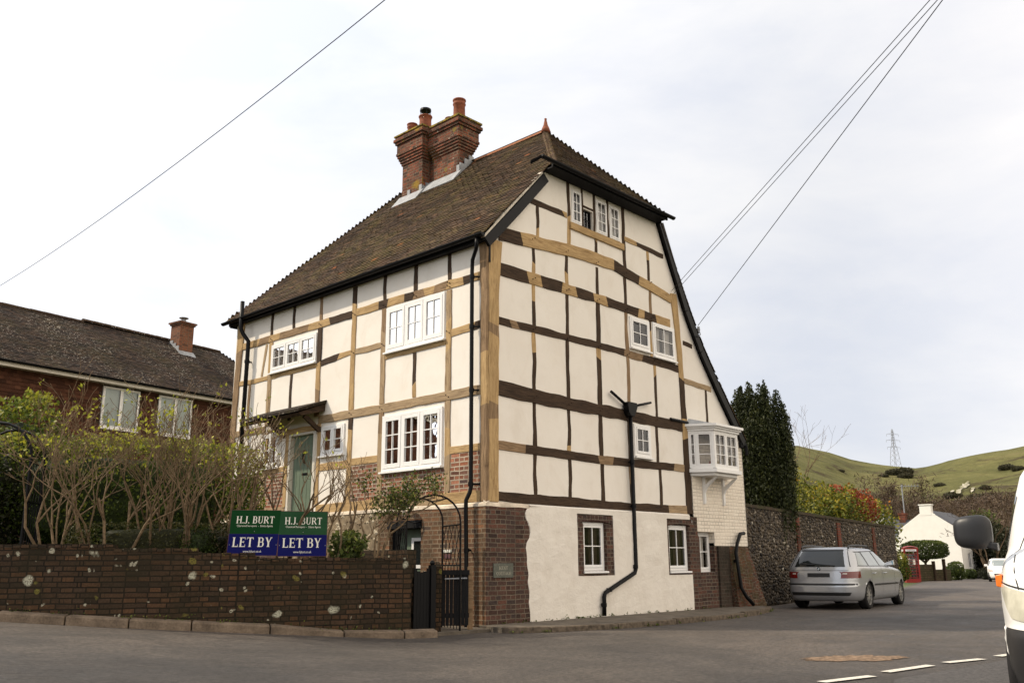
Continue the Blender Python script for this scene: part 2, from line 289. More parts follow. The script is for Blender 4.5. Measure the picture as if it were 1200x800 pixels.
# ------------------------------------------------------------------ mesh helpers
class MB:
    """collects faces; build() links them as ONE mesh object with metric UVs and a per-face random value"""
    def __init__(s): s.v = []; s.f = []; s.mi = []; s.r = []
    def add(s, vs, fs, mi=0, r=None):
        o = len(s.v); s.v += [tuple(x) for x in vs]
        if r is None: r = random.random()
        for f in fs: s.f.append(tuple(i+o for i in f)); s.mi.append(mi); s.r.append(r)
        return s
    def box(s, x0, x1, y0, y1, z0, z1, mi=0, mp=None, r=None):
        vs = [(x, y, z) for z in (z0, z1) for y in (y0, y1) for x in (x0, x1)]
        if mp: vs = [mp(*q) for q in vs]
        return s.add(vs, [(0, 2, 3, 1), (4, 5, 7, 6), (0, 1, 5, 4), (2, 6, 7, 3), (0, 4, 6, 2), (1, 3, 7, 5)], mi, r)
    def hexa(s, vs, mi=0, r=None):                        # 4 bottom + 4 top in ring order
        return s.add(vs, [(3, 2, 1, 0), (4, 5, 6, 7), (0, 1, 5, 4), (1, 2, 6, 5), (2, 3, 7, 6), (3, 0, 4, 7)], mi, r)
    def prism(s, poly, a, b, mi=0, mp=None, r=None):      # poly in (u,v), extruded along third axis a..b ; mp(u,v,d)
        mp = mp or (lambda u, v, d: (u, v, d)); n = len(poly)
        vs = [mp(u, v, a) for u, v in poly] + [mp(u, v, b) for u, v in poly]
        return s.add(vs, [tuple(range(n-1, -1, -1)), tuple(range(n, 2*n))] + [(i, (i+1) % n, (i+1) % n+n, i+n) for i in range(n)], mi, r)
    def tube(s, pts, rad, n=8, mi=0, cap=True, r=None):
        pts = [Vector(p) for p in pts]; rings = []; vs = []; ref = None
        if not isinstance(rad, (list, tuple)): rad = [rad]*len(pts)
        for i, p in enumerate(pts):
            a = pts[max(0, i-1)]; b = pts[min(len(pts)-1, i+1)]; d = (b-a)
            if d.length < 1e-9: d = Vector((0, 0, 1))
            d.normalize()
            if ref is None: ref = d.orthogonal().normalized()
            ref = (ref - d*ref.dot(d)); ref = ref.normalized() if ref.length > 1e-6 else d.orthogonal().normalized()
            q = d.cross(ref)
            for j in range(n):
                t = 2*pi*j/n; vs.append(tuple(p + (ref*cos(t)+q*sin(t))*rad[i]))
        fs = []
        for i in range(len(pts)-1):
            for j in range(n): fs.append((i*n+j, i*n+(j+1) % n, (i+1)*n+(j+1) % n, (i+1)*n+j))
        if cap: fs += [tuple(range(n-1, -1, -1)), tuple(range((len(pts)-1)*n, len(pts)*n))]
        return s.add(vs, fs, mi, r)
    def lathe(s, prof, c=(0, 0, 0), n=20, mi=0, axis='z', cap=True):
        vs = []
        for (rr, z) in prof:
            for j in range(n):
                t = 2*pi*j/n
                q = (rr*cos(t), rr*sin(t), z) if axis == 'z' else (rr*cos(t), z, rr*sin(t)) if axis == 'y' else (z, rr*cos(t), rr*sin(t))
                vs.append((q[0]+c[0], q[1]+c[1], q[2]+c[2]))
        fs = [(i*n+j, i*n+(j+1) % n, (i+1)*n+(j+1) % n, (i+1)*n+j) for i in range(len(prof)-1) for j in range(n)]
        if cap: fs += [tuple(range(n)), tuple(range((len(prof)-1)*n, len(prof)*n))]
        return s.add(vs, fs, mi)
    def build(s, name, mats, parent=None, smooth=False, recalc=True, bevel=0, loc=None):
        if not isinstance(mats, (list, tuple)): mats = [mats]
        me = bpy.data.meshes.new(name); me.from_pydata(s.v, [], s.f); me.update()
        for mt in mats: me.materials.append(mt)
        nf = len(me.polygons)
        if nf == len(s.f):
            me.polygons.foreach_set('material_index', np.array(s.mi, np.int32))
            a = me.attributes.new('rnd', 'FLOAT', 'FACE'); a.data.foreach_set('value', np.array(s.r, np.float32))
        if recalc:
            bm = bmesh.new(); bm.from_mesh(me); bmesh.ops.recalc_face_normals(bm, faces=bm.faces); bm.to_mesh(me); bm.free()
        metric_uv(me)
        if smooth: me.polygons.foreach_set('use_smooth', np.ones(len(me.polygons), bool))
        o = bpy.data.objects.new(name, me); COL.objects.link(o)
        if parent: o.parent = parent
        if loc: o.location = loc
        if bevel:
            b = o.modifiers.new('bevel', 'BEVEL'); b.width = bevel; b.segments = 2; b.limit_method = 'ANGLE'; b.angle_limit = R(40)
        return o

def metric_uv(me):
    nl = len(me.loops)
    if nl == 0: return
    uv = me.uv_layers.new(name='uv')
    co = np.empty(len(me.vertices)*3, np.float32); me.vertices.foreach_get('co', co); co = co.reshape(-1, 3)
    li = np.empty(nl, np.int32); me.loops.foreach_get('vertex_index', li)
    no = np.empty(len(me.polygons)*3, np.float32); me.polygons.foreach_get('normal', no); no = no.reshape(-1, 3)
    tot = np.empty(len(me.polygons), np.int32); me.polygons.foreach_get('loop_total', tot)
    n = np.repeat(no, tot, axis=0); flatm = np.abs(n[:, 2]) > .93
    # horizontal tangent, sign-independent so that opposite faces share one layout
    t = np.stack([-n[:, 1], n[:, 0], np.zeros(len(n))], 1); t /= np.maximum(np.linalg.norm(t, axis=1, keepdims=True), 1e-6)
    sg = np.sign(t[:, 0]*.9 + t[:, 1]); sg[sg == 0] = 1; t *= sg[:, None]; t[flatm] = (1, 0, 0)
    b = np.cross(n, t); b *= np.where(b[:, 2:3] < 0, -1, 1); b[flatm] = (0, 1, 0)
    p = co[li]; u = (p*t).sum(1); vv = (p*b).sum(1)
    uv.data.foreach_set('uv', np.stack([u, vv], 1).astype(np.float32).ravel())

def tag(o, label=None, cat=None, group=None, kind=None):
    if label: o['label'] = label
    if cat: o['category'] = cat
    if group: o['group'] = group
    if kind: o['kind'] = kind
    return o
def thing(name, label, cat, loc=(0, 0, 0), rz=0, group=None):
    o = bpy.data.objects.new(name, None); COL.objects.link(o); o.location = loc; o.rotation_euler = (0, 0, rz); o.empty_display_size = .2
    return tag(o, label, cat, group)
def structure(name, mb, mat, label=None, **k):
    o = mb.build(name, mat, **k); o['kind'] = 'structure'
    if label: o['label'] = label
    return o
def mG(u, v, d, y0=0): return (u, y0-d, v)               # gable wall: X, outward -Y, Z
def mF(u, v, d): return (-d, u, v)                       # front wall: Y, outward -X, Z

def leaves(centers, size, mat, name='foliage', parent=None, asp=1.6, up=0., rv=None, flat_=0., jit=.35):
    """one leaf-sized quad (bent kite) per centre, numpy for speed"""
    c = np.asarray(centers, np.float32); n = len(c)
    d = rng.normal(size=(n, 3)); d[:, 2] = d[:, 2]*(1-flat_) + up; d /= np.linalg.norm(d, axis=1, keepdims=True)
    a = rng.normal(size=(n, 3)); s = np.cross(d, a); s /= np.maximum(np.linalg.norm(s, axis=1, keepdims=True), 1e-6)
    sz = (size*(1+jit*rng.uniform(-1, 1, n)))[:, None]
    p0 = c - d*sz*asp*.5; p2 = c + d*sz*asp*.5; nn = np.cross(d, s)
    p1 = c + s*sz*.5 + nn*sz*.12; p3 = c - s*sz*.5 + nn*sz*.12
    v = np.stack([p0, p1, p2, p3], 1).reshape(-1, 3)
    me = bpy.data.meshes.new(name); me.vertices.add(4*n); me.vertices.foreach_set('co', v.astype(np.float32).ravel())
    me.loops.add(4*n); me.loops.foreach_set('vertex_index', np.arange(4*n, dtype=np.int32))
    me.polygons.add(n); me.polygons.foreach_set('loop_start', np.arange(0, 4*n, 4, dtype=np.int32)); me.polygons.foreach_set('loop_total', np.full(n, 4, np.int32))
    me.update(calc_edges=True)
    at = me.attributes.new('rnd', 'FLOAT', 'FACE'); at.data.foreach_set('value', (rng.uniform(0, 1, n) if rv is None else np.clip(rv, 0, 1)).astype(np.float32))
    me.materials.append(mat); o = bpy.data.objects.new(name, me); COL.objects.link(o)
    if parent: o.parent = parent
    return o

def gz(x, y):
    """height of the ground: the road climbs gently to the left of the house and dips far down the lane"""
    s = -(x+1.5)*.86 + (y+.3)*.5
    z = 0
    if s > .5: z = .068*(s-.5)
    if s > 8: z = .068*7.5 + .02*(s-8)
    if x > 20: z -= .0088*(x-20)
    return z

def sheet(name, x0, x1, y0, y1, step, mat, dz=0, keep=None):
    mb = MB(); nx = int((x1-x0)/step)+1; ny = int((y1-y0)/step)+1; idx = {}
    for i in range(nx):
        for j in range(ny):
            x = x0+(x1-x0)*i/(nx-1); y = y0+(y1-y0)*j/(ny-1); mb.v.append((x, y, gz(x, y)+dz))
    for i in range(nx-1):
        for j in range(ny-1):
            if keep and not keep(x0+(x1-x0)*(i+.5)/(nx-1), y0+(y1-y0)*(j+.5)/(ny-1)): continue
            mb.f.append((i*ny+j, (i+1)*ny+j, (i+1)*ny+j+1, i*ny+j+1)); mb.mi.append(0); mb.r.append(.5)
    return structure(name, mb, mat)

# ------------------------------------------------------------------ SETTING: ground, road, pavement
sheet('ground', -80, 260, -120, 220, 4, MT['grass'], -.06)
mb = MB()
for a in range(48):                                       # the far plain out to the foot of the hills and the horizon
    t0, t1 = 2*pi*a/48, 2*pi*(a+1)/48
    for r0, r1 in ((120, 400), (400, 1500), (1500, 5000)):
        mb.add([(90+r*cos(t), 50+r*sin(t), -2.9) for r, t in ((r0, t0), (r1, t0), (r1, t1), (r0, t1))], [(0, 1, 2, 3)])
structure('plain', mb, MT['grass'])
LN = Vector((sin(R(79.7)), cos(R(79.7)), 0)); LP = Vector((-LN.y, LN.x, 0))       # along the lane / to its left (away from us)
def lane_left(x):                                         # left edge of the lane seen from the camera
    if x < 9: return 9
    if x < 27.3: return (x-8.95)*LN.y/LN.x + .6
    return 3.6 + (x-27.3)*.305
sheet('road', -45, 100, -40, 26, .5, MT['asphalt'], 0, keep=lambda x, y: (y < lane_left(x) if x > 9 else (y < 1.6 if x > -2.1 else y < 1.6+(-2.1-x)*.62 + .3)) and not (x > 30 and y < -8+(x-30)*.2))

# pavement by the gable wall with a low stone kerb
def path_sheet(name, pts_a, pts_b, z0, z1, mat, n=1):
    pass
edge = [(-.32, -.80), (.3, -1.18), (1.6, -1.55), (3.2, -1.66), (5.2, -1.62), (6.6, -1.42), (7.7, -1.1), (8.55, -.72)]
mb = MB(); poly = [(x, y+.13) for x, y in edge] + [(9.0, -.02), (-.2, -.02)]
mb.prism(poly, -.05, .085); structure('pavement', mb, MT['paving'])
mb = MB()
for i in range(len(edge)-1):
    (xa, ya), (xb, yb) = edge[i], edge[i+1]; nseg = max(1, int(math.hypot(xb-xa, yb-ya)/.7))
    for j in range(nseg):
        t0, t1 = j/nseg+.008, (j+1)/nseg-.008; p = lambda t, o: (xa+(xb-xa)*t, ya+(yb-ya)*t+o)
        h = .088+random.uniform(-.008, .012)
        mb.hexa([(*p(t0, 0), -.05), (*p(t1, 0), -.05), (*p(t1, .125), -.05), (*p(t0, .125), -.05), (*p(t0, .012), h), (*p(t1, .012), h), (*p(t1, .125), h+.004), (*p(t0, .125), h+.004)])
structure('pavement_kerb', mb, MT['kerb_dark'], bevel=.012)

# left kerb: long stones below the garden wall
WL = [(-12.5, 8.6), (-10.2, 6.1), (-8.2, 4.05), (-6.65, 2.69), (-5.56, 1.71), (-4.51, 1.08), (-3.36, .49), (-1.83, -.20)]   # base line of the wall face
def along(P, d0):
    out = []; acc = 0
    for i in range(len(P)-1):
        a, b = Vector(P[i]), Vector(P[i+1]); l = (b-a).length; out.append((acc, a, b, l)); acc += l
    return out, acc
def at_line(P, s):
    seg, tot = along(P, 0)
    for acc, a, b, l in seg:
        if s <= acc+l or (acc, a, b, l) == seg[-1]:
            t = (s-acc)/l; d = (b-a)/l; return a+(b-a)*t, d, Vector((-d.y, d.x))
for _ in range(3):                                        # smooth the plan of the wall into a curve (corner cutting)
    WL = [WL[0]] + [q for a, b in zip(WL, WL[1:]) for q in ((a[0]*.75+b[0]*.25, a[1]*.75+b[1]*.25), (a[0]*.25+b[0]*.75, a[1]*.25+b[1]*.75))] + [WL[-1]]
WTOT = along(WL, 0)[1]
def wz(s):                                                # ground line at the wall foot (kerb top)
    p, d, n = at_line(WL, s); return max(.10, gz(p.x, p.y)+.13) if s < WTOT-1.5 else .11+.03*(WTOT-s)
mb = MB(); s = 0.
while s < WTOT+.35:
    l = random.choice((.8, .95, .9, 1.05)); e = min(s+l, WTOT+.4)
    a, d, n = at_line(WL, s); b, d2, n2 = at_line(WL, e-.015)
    ha, hb = wz(min(s, WTOT)), wz(min(e, WTOT)); O, I = -.15, .04; j = random.uniform(-.01, .01)
    q = lambda p, nn, o: (p.x+nn.x*o, p.y+nn.y*o)
    mb.hexa([(*q(a, n, O-.02+j), ha-.35), (*q(b, n2, O-.02+j), hb-.35), (*q(b, n2, I), hb-.35), (*q(a, n, I), ha-.35),
             (*q(a, n, O+j), ha-.012), (*q(b, n2, O+j), hb-.012), (*q(b, n2, I), hb+.012), (*q(a, n, I), ha+.012)]); s = e
structure('kerb', mb, MT['kerb'], bevel=.018)
# gate threshold slab and path to the lower door
mb = MB(); mb.prism([(-1.78, -.28), (-.1, -.35), (-.07, 3.1), (-1.5, 3.1)], -.1, .05); structure('path', mb, MT['paving'])

# road markings, newer lane surface, worn patch
def decal(name, pts, mat, dz):
    mb = MB(); mb.add([(x, y, gz(x, y)+dz) for x, y in pts], [tuple(range(len(pts)))]); return structure(name, mb, mat, recalc=False)
dash = [((-3.95, -6.95), (-3.2, -7.12)), ((-2.86, -7.14), (-2.12, -7.31)), ((-1.72, -7.28), (-.82, -7.41)), ((-.46, -7.44), (.19, -7.62)), ((.62, -7.66), (1.4, -7.78)), ((1.9, -7.85), (2.7, -7.97))]
mb = MB()
for (a, b) in dash:
    a, b = Vector(a), Vector(b); d = (b-a).normalized(); n = Vector((-d.y, d.x))*.055
    mb.add([(p.x, p.y, gz(p.x, p.y)+.012) for p in (a-n, b-n, b+n, a+n)], [(0, 1, 2, 3)])
structure('give_way_marking', mb, MT['paint'], recalc=False)
def blob(cx, cy, rx, ry, ang, n=26, j=.12):
    o = []
    for i in range(n):
        t = 2*pi*i/n; q = 1+random.uniform(-j, j); x, y = rx*cos(t)*q, ry*sin(t)*q; o.append((cx+x*cos(ang)-y*sin(ang), cy+x*sin(ang)+y*cos(ang)))
    return o
decal('road_patch', blob(-.55, -6.50, .60, .30, R(-38), 44, .22), MT['grit'], .006)
decal('road_patch', [(-2.2, -7.55), (3.5, -8.2), (6, -14), (-6, -14), (-5.2, -8.6)], MT['asphalt_new'], .005)

# hills: downland with its own skyline, and a nearer spur
sk = [(-60, .085), (-30, .10), (-5, .105), (10, .118), (17.58, .1163), (19.26, .1078), (20.65, .0979), (22.49, .0921), (24.07, .0883), (25.2, .0907), (26.55, .0946), (27.87, .0983), (29.15, .1011), (33, .112), (45, .12), (60, .11), (90, .09)]
def sky_t(az):
    for (a, h), (b, g) in zip(sk, sk[1:]):
        if az <= b: t = max(0, (az-a)/(b-a)); return h+(g-h)*t
    return sk[-1][1]
from mathutils import noise as mn
mb = MB(); AZ = np.linspace(-60, 90, 260); RR = np.concatenate([np.linspace(170, 1000, 60), np.linspace(1050, 1700, 8)])
for az in AZ:
    for r in RR:
        H = sky_t(az)*1000
        t = min(1, max(0, (r-170)/830)); e = t*t*(3-2*t); e = .35*t + .65*e
        p = polar(az, r); zz = -3.0 + (H+3)*e + mn.fractal(Vector((p.x/160, p.y/160, 3)), 1, 2, 5)*16*t*(1-t)*2
        # nearer spur coming down from the left
        sp = math.exp(-((az-15.5)/4.2)**2)*math.exp(-((r-560)/170)**2)*9; zz += sp*max(0, 1-max(0, az-21)/3)
        if r > 1000: zz = -3+(H+3) - (r-1000)*.03
        mb.v.append((p.x, p.y, zz))
nr = len(RR)
for i in range(len(AZ)-1):
    for j in range(nr-1): mb.f.append((i*nr+j, (i+1)*nr+j, (i+1)*nr+j+1, i*nr+j+1)); mb.mi.append(0); mb.r.append(.5)
hv = np.array(mb.v).reshape(len(AZ), nr, 3)
structure('hills', mb, MT['down'], smooth=True, recalc=False)
def hill_at(az, r):
    i = np.interp(az, AZ, range(len(AZ))); j = np.interp(r, RR, range(nr)); p = hv[int(round(i)), int(round(j))]; return Vector(map(float, p))
mb = MB()
def hill_fine(az, r):
    i = min(len(AZ)-2, max(0, int((az-AZ[0])/(AZ[1]-AZ[0])))); u = (az-AZ[i])/(AZ[1]-AZ[0]); j = min(nr-2, max(0, int(np.searchsorted(RR, r))-1)); w_ = (r-RR[j])/(RR[j+1]-RR[j])
    q = hv[i, j]*(1-u)*(1-w_)+hv[i+1, j]*u*(1-w_)+hv[i, j+1]*(1-u)*w_+hv[i+1, j+1]*u*w_; return Vector(map(float, q))
def hill_r(az, tn):
    i = int(round(np.interp(az, AZ, range(len(AZ)))))
    for j in range(nr):
        if (hv[i, j, 2]-1.08)/RR[j] > tn: return RR[j]
    return 900
rq = random.Random(3)
for (ac, tn, wa, wr, n) in ((26.45, .0705, .30, 13, 22), (26.15, .067, .22, 9, 18), (26.8, .066, .12, 7, 14), (25.75, .0645, .13, 5, 14)):
    rc_ = hill_r(ac, tn); ring_ = []
    for i in range(n):
        t_ = 2*pi*i/n; w_ = rq.uniform(.55, 1.15); q = hill_fine(ac+wa*cos(t_)*w_, rc_+wr*sin(t_)*w_+wr*.8*cos(t_)); ring_.append((q.x, q.y, q.z+.6))
    q = hill_fine(ac, rc_); mb.add([(q.x, q.y, q.z+.9)]+ring_, [(0, i+1, (i+1) % n+1) for i in range(n)])
structure('chalk_pit', mb, MT['chalk'], recalc=False)

# ------------------------------------------------------------------ THE TIMBER-FRAMED HOUSE
house = thing('timber_framed_house', 'tall cream and oak timber-framed house with tiled roof and big brick chimney', 'house')
def clip_poly(poly, axis, val, keep_less):
    o = []
    for i in range(len(poly)):
        a, b = poly[i-1], poly[i]; ia = (a[axis] <= val+1e-9) == keep_less or abs(a[axis]-val) < 1e-9; ib = (b[axis] <= val+1e-9) == keep_less or abs(b[axis]-val) < 1e-9
        if ia != ib:
            t = (val-a[axis])/(b[axis]-a[axis]); o.append((a[0]+(b[0]-a[0])*t, a[1]+(b[1]-a[1])*t))
        if ib: o.append(b)
    return o
def wall_sheet(mb, mp, top, zb, holes, depth=.16, mi=0, mir=None, d=0., skip=()):
    """wall face between height zb and the polyline top, with rectangular holes (u0,u1,v0,v1) that get reveals"""
    us = sorted(set([p[0] for p in top] + [h for q in holes for h in q[:2] if top[0][0] < h < top[-1][0]]))
    def tz(u):
        for (a, h), (b, g) in zip(top, top[1:]):
            if a <= u <= b: return h+(g-h)*((u-a)/(b-a) if b > a else 0)
        return top[-1][1]
    vs = sorted(set([zb]+[h for q in holes for h in q[2:4]]+[99]))
    for u0, u1 in zip(us, us[1:]):
        if u1-u0 < 1e-5: continue
        col = [(u0, zb), (u1, zb), (u1, tz(u1-1e-7)), (u0, tz(u0+1e-7))]
        for v0, v1 in zip(vs, vs[1:]):
            um, vm = (u0+u1)/2, (v0+v1)/2
            if any(h[0] < um < h[1] and h[2] < v0+1e-4 and v1-1e-4 <= h[3] or (h[0] < um < h[1] and abs(h[2]-v0) < 1e-6 and abs(h[3]-v1) < 1e-6) or (h[0] < um < h[1] and h[2] <= v0+1e-6 and v1 <= h[3]+1e-6) for h in holes): continue
            q = clip_poly(clip_poly(col, 1, v0, False), 1, v1, True)
            if len(q) >= 3: mb.add([mp(u, v, d) for u, v in q], [tuple(range(len(q)))], mi)
    for (u0, u1, v0, v1) in holes:
        for si, (a, b) in enumerate((((u0, v0), (u1, v0)), ((u1, v0), (u1, v1)), ((u1, v1), (u0, v1)), ((u0, v1), (u0, v0)))):
            if si in skip: continue
            mb.add([mp(*a, d), mp(*b, d), mp(*b, d-depth), mp(*a, d-depth)], [(0, 1, 2, 3)], mi if mir is None else mir)

# window openings
GW = dict(a=(2.56, 3.27, .93, 1.84), b=(5.46, 6.25, .90, 1.86), c=(4.40, 5.00, 3.25, 3.93), d=(4.40, 5.13, 5.60, 6.29), e=(5.27, 6.14, 5.54, 6.32), n=(6.64, 7.40, .86, 1.74),
          h1=(2.50, 2.82, 7.93, 8.66), h2=(2.90, 3.22, 7.93, 8.35), h3=(3.33, 3.70, 7.93, 8.69), h4=(3.80, 4.16, 7.93, 8.69))
FW = dict(u=(1.10, 2.84, 5.20, 6.12), l=(1.13, 2.87, 2.82, 3.91), s=(5.26, 7.06, 5.40, 6.06), k=(6.55, 7.18, 3.20, 3.97), g=(4.12, 4.92, 3.30, 3.92), door=(5.12, 6.12, 2.10, 3.86))
SIDE = [(6.0, 8.75), (6.69, 6.72), (7.25, 5.86), (7.93, 5.02), (8.86, 3.96)]
# upper gable wall (plaster), wall base at z 2.12
mb = MB()
GT = [(0.02, 6.98), (1.52, 8.72), (1.55, 8.86), (5.6, 8.86), (5.62, 8.8)] + SIDE
topG = [(0.02, 6.96), (1.60, 8.80), (5.60, 8.80)] + [(5.95, 8.05), (6.69, 6.62), (7.25, 5.78), (7.93, 4.94), (8.86, 3.86)]
wall_sheet(mb, mG, [p for p in topG if p[0] < 6.4] + [(6.42, 7.15)], 2.10, [GW[x] for x in ('c', 'd', 'e', 'h1', 'h2', 'h3', 'h4')])
wall_sheet(mb, mG, [(6.42, 7.15)] + [p for p in topG if p[0] > 6.42], 4.05, [])
# front wall (plaster)
wall_sheet(mb, mF, [(0.02, 6.98), (8.72, 6.98)], 2.10, [FW[x] for x in FW])
# far end and rear walls
mb.add([(0, 8.72, 0), (8.86, 8.72, 0), (8.86, 8.72, 3.9), (7.25, 8.72, 5.8), (6.6, 8.72, 6.9), (0, 8.72, 6.96)], [(0, 1, 2, 3, 4, 5)])
mb.build('plaster_wall', MT['plaster'], house, recalc=False)
# inner leaf so that the rooms are dark, plus floors
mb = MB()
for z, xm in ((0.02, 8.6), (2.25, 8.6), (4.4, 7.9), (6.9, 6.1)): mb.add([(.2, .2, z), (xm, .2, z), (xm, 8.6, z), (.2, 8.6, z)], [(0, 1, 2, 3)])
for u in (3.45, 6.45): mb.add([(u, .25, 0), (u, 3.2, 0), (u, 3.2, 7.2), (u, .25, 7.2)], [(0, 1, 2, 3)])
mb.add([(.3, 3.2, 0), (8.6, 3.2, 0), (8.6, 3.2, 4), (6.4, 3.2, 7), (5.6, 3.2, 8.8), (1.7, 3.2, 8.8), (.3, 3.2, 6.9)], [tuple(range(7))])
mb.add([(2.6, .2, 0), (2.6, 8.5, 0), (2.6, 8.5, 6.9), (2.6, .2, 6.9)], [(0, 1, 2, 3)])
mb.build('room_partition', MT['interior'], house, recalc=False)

# ground storey of brick: gable side
mb = MB()
mG2 = lambda u, v, d: (u, -d, v)
wall_sheet(mb, mG2, [(-.06, 2.06), (6.66, 2.06)], -.2, [GW['a'], GW['b']], d=.04)
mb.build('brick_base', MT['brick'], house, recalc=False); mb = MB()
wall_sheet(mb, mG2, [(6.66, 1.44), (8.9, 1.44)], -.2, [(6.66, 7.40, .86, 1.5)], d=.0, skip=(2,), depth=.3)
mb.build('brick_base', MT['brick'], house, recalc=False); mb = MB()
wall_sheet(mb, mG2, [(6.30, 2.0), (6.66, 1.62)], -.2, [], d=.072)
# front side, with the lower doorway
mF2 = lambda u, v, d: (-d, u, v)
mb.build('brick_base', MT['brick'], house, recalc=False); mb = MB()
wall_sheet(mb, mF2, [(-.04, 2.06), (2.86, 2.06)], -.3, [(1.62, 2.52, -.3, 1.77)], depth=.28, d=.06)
mb.build('brick_base', MT['brick_front_sunlit'], house, recalc=False); mb = MB()
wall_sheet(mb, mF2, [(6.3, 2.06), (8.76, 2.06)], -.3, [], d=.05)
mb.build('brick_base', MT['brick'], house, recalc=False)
mb = MB()                                                # left end return
mb.add([(0, 8.8, 0), (8.9, 8.8, 0), (8.9, 8.8, 2.06), (0, 8.8, 2.06)], [(0, 1, 2, 3)])
mb.build('brick_return', MT['brick'], house, recalc=False); mb = MB()
mb.add([(8.92, -.0, -.2), (8.92, 8.8, -.2), (8.92, 8.8, 1.44), (8.92, 0, 1.44)], [(0, 1, 2, 3)])
mb.build('brick_return', MT['brick'], house, recalc=False)
# brick infill panels between the timbers on the front
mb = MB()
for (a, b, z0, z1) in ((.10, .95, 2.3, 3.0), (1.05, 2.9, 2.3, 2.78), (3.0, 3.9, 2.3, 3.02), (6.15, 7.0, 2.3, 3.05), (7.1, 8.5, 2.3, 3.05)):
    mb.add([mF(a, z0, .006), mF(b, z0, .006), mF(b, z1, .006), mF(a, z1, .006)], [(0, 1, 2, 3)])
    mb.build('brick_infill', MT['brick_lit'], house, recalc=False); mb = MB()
# flint and rubble plinth in the middle of the front
mb = MB(); mb.add([mF(2.87, -.3, .055), mF(6.3, -.3, .055), mF(6.3, 2.06, .055), mF(2.87, 2.06, .055)], [(0, 1, 2, 3)])
for i in range(420):
    u, v_ = random.uniform(2.9, 6.28), random.uniform(.9, 2.03); rr = random.uniform(.03, .075)
    pts = [mF(u+rr*a, v_+rr*b*.8, .05+rr*c*.35) for a, b, c in ((1, 0, 0), (0, 1, 0), (-1, 0, 0), (0, -1, 0), (.1, .1, 1))]
    mb.add(pts, [(0, 1, 4), (1, 2, 4), (2, 3, 4), (3, 0, 4)], 1)
k = M('pale_rubble'); k.base(k.ramp(k.attr(), [(0, (.12, .085, .05)), (.5, (.30, .24, .16)), (1, (.55, .48, .36))]), .9); MT['rubble'] = k.m
mb.build('rubble_plinth', [flat('rubble_mortar', (.22, .17, .11), .95, nz=.35, sc=9), MT['rubble']], house, recalc=False)
# pale mortar ledge on top of the brick base
mb = MB(); N_ = 26
def ledge(mp, a, b, d):
    n = int((b-a)/.33)
    for i in range(n):
        u0, u1 = a+(b-a)*i/n, a+(b-a)*(i+1)/n
        j0, j1 = ledge.j, random.uniform(-.012, .012); ledge.j = j1
        mb.hexa([mp(u0, 2.035+j0, d+.006), mp(u1, 2.035+j1, d+.006), mp(u1, 2.035+j1, -.02), mp(u0, 2.035+j0, -.02), mp(u0, 2.085+j0, d-.002), mp(u1, 2.085+j1, d-.002), mp(u1, 2.135, -.02), mp(u0, 2.135, -.02)])
ledge.j = 0
ledge(mF, -.05, 8.76, .065); ledge(mG, -.06, 1.18, .045)
mb.build('mortar_ledge', MT['stone_ledge'], house)

# thick limewashed render on the lower gable with a ragged left edge
left_e = [(1.05, .06), (1.06, .20), (1.02, .40), (1.045, .55), (1.0, .75), (1.02, .90), (.975, 1.05), (.985, 1.20), (.955, 1.34), (.985, 1.45), (1.055, 1.52), (1.075, 1.62), (1.05, 1.74), (.97, 1.82), (.945, 1.93), (.985, 2.02), (1.10, 2.075)]
def band_u(z):
    for (a, za), (b, zb) in zip(left_e, left_e[1:]):
        if z <= zb: return a+(b-a)*max(0, (z-za))/(zb-za)
    return left_e[-1][0]
mb = MB(); D = .075
zs = sorted(set([.07+i*.085 for i in range(24)] + [.93-.075, 2.0, .865]))
holes = [(2.37, 3.50, .84, 1.99), (5.40, 6.42, .82, 1.99)]
zs = sorted(set([z for z in zs if z < 2.06] + [h[2] for h in holes] + [h[3] for h in holes] + [2.075]))
us = sorted(set([1.3+i*.25 for i in range(20)] + [h[i] for h in holes for i in (0, 1)])); us = [u for u in us if u < 6.3] + [6.32]
def rd(u, v_): return D + .012*mn.noise(Vector((u*1.3, v_*1.6, 3))) + .006*mn.noise(Vector((u*5, v_*5, 9)))
for z0, z1 in zip(zs, zs[1:]):
    cols = [None]+us
    for i in range(len(us)):
        ua0, ua1 = (band_u(z0), band_u(z1)) if i == 0 else (us[i-1], us[i-1])
        ub = us[i]; um, zm = (ua0+ub)/2, (z0+z1)/2
        if any(h[0]-1e-4 < um < h[1]+1e-4 and h[2] < zm < h[3] for h in holes): continue
        e0 = .06 if z0 == zs[0] else z0
        mb.add([mG(ua0, z0, rd(ua0, z0)-(.0 if i else .03)), mG(ub, z0, rd(ub, z0)), mG(ub, z1, rd(ub, z1)), mG(ua1, z1, rd(ua1, z1)-(.0 if i else .03))], [(0, 1, 2, 3)])
        if i == 0: mb.add([mG(ua0, z0, rd(ua0, z0)-.03), mG(ua1, z1, rd(ua1, z1)-.03), mG(ua1-.012, z1, .035), mG(ua0-.012, z0, .035)], [(0, 1, 2, 3)])
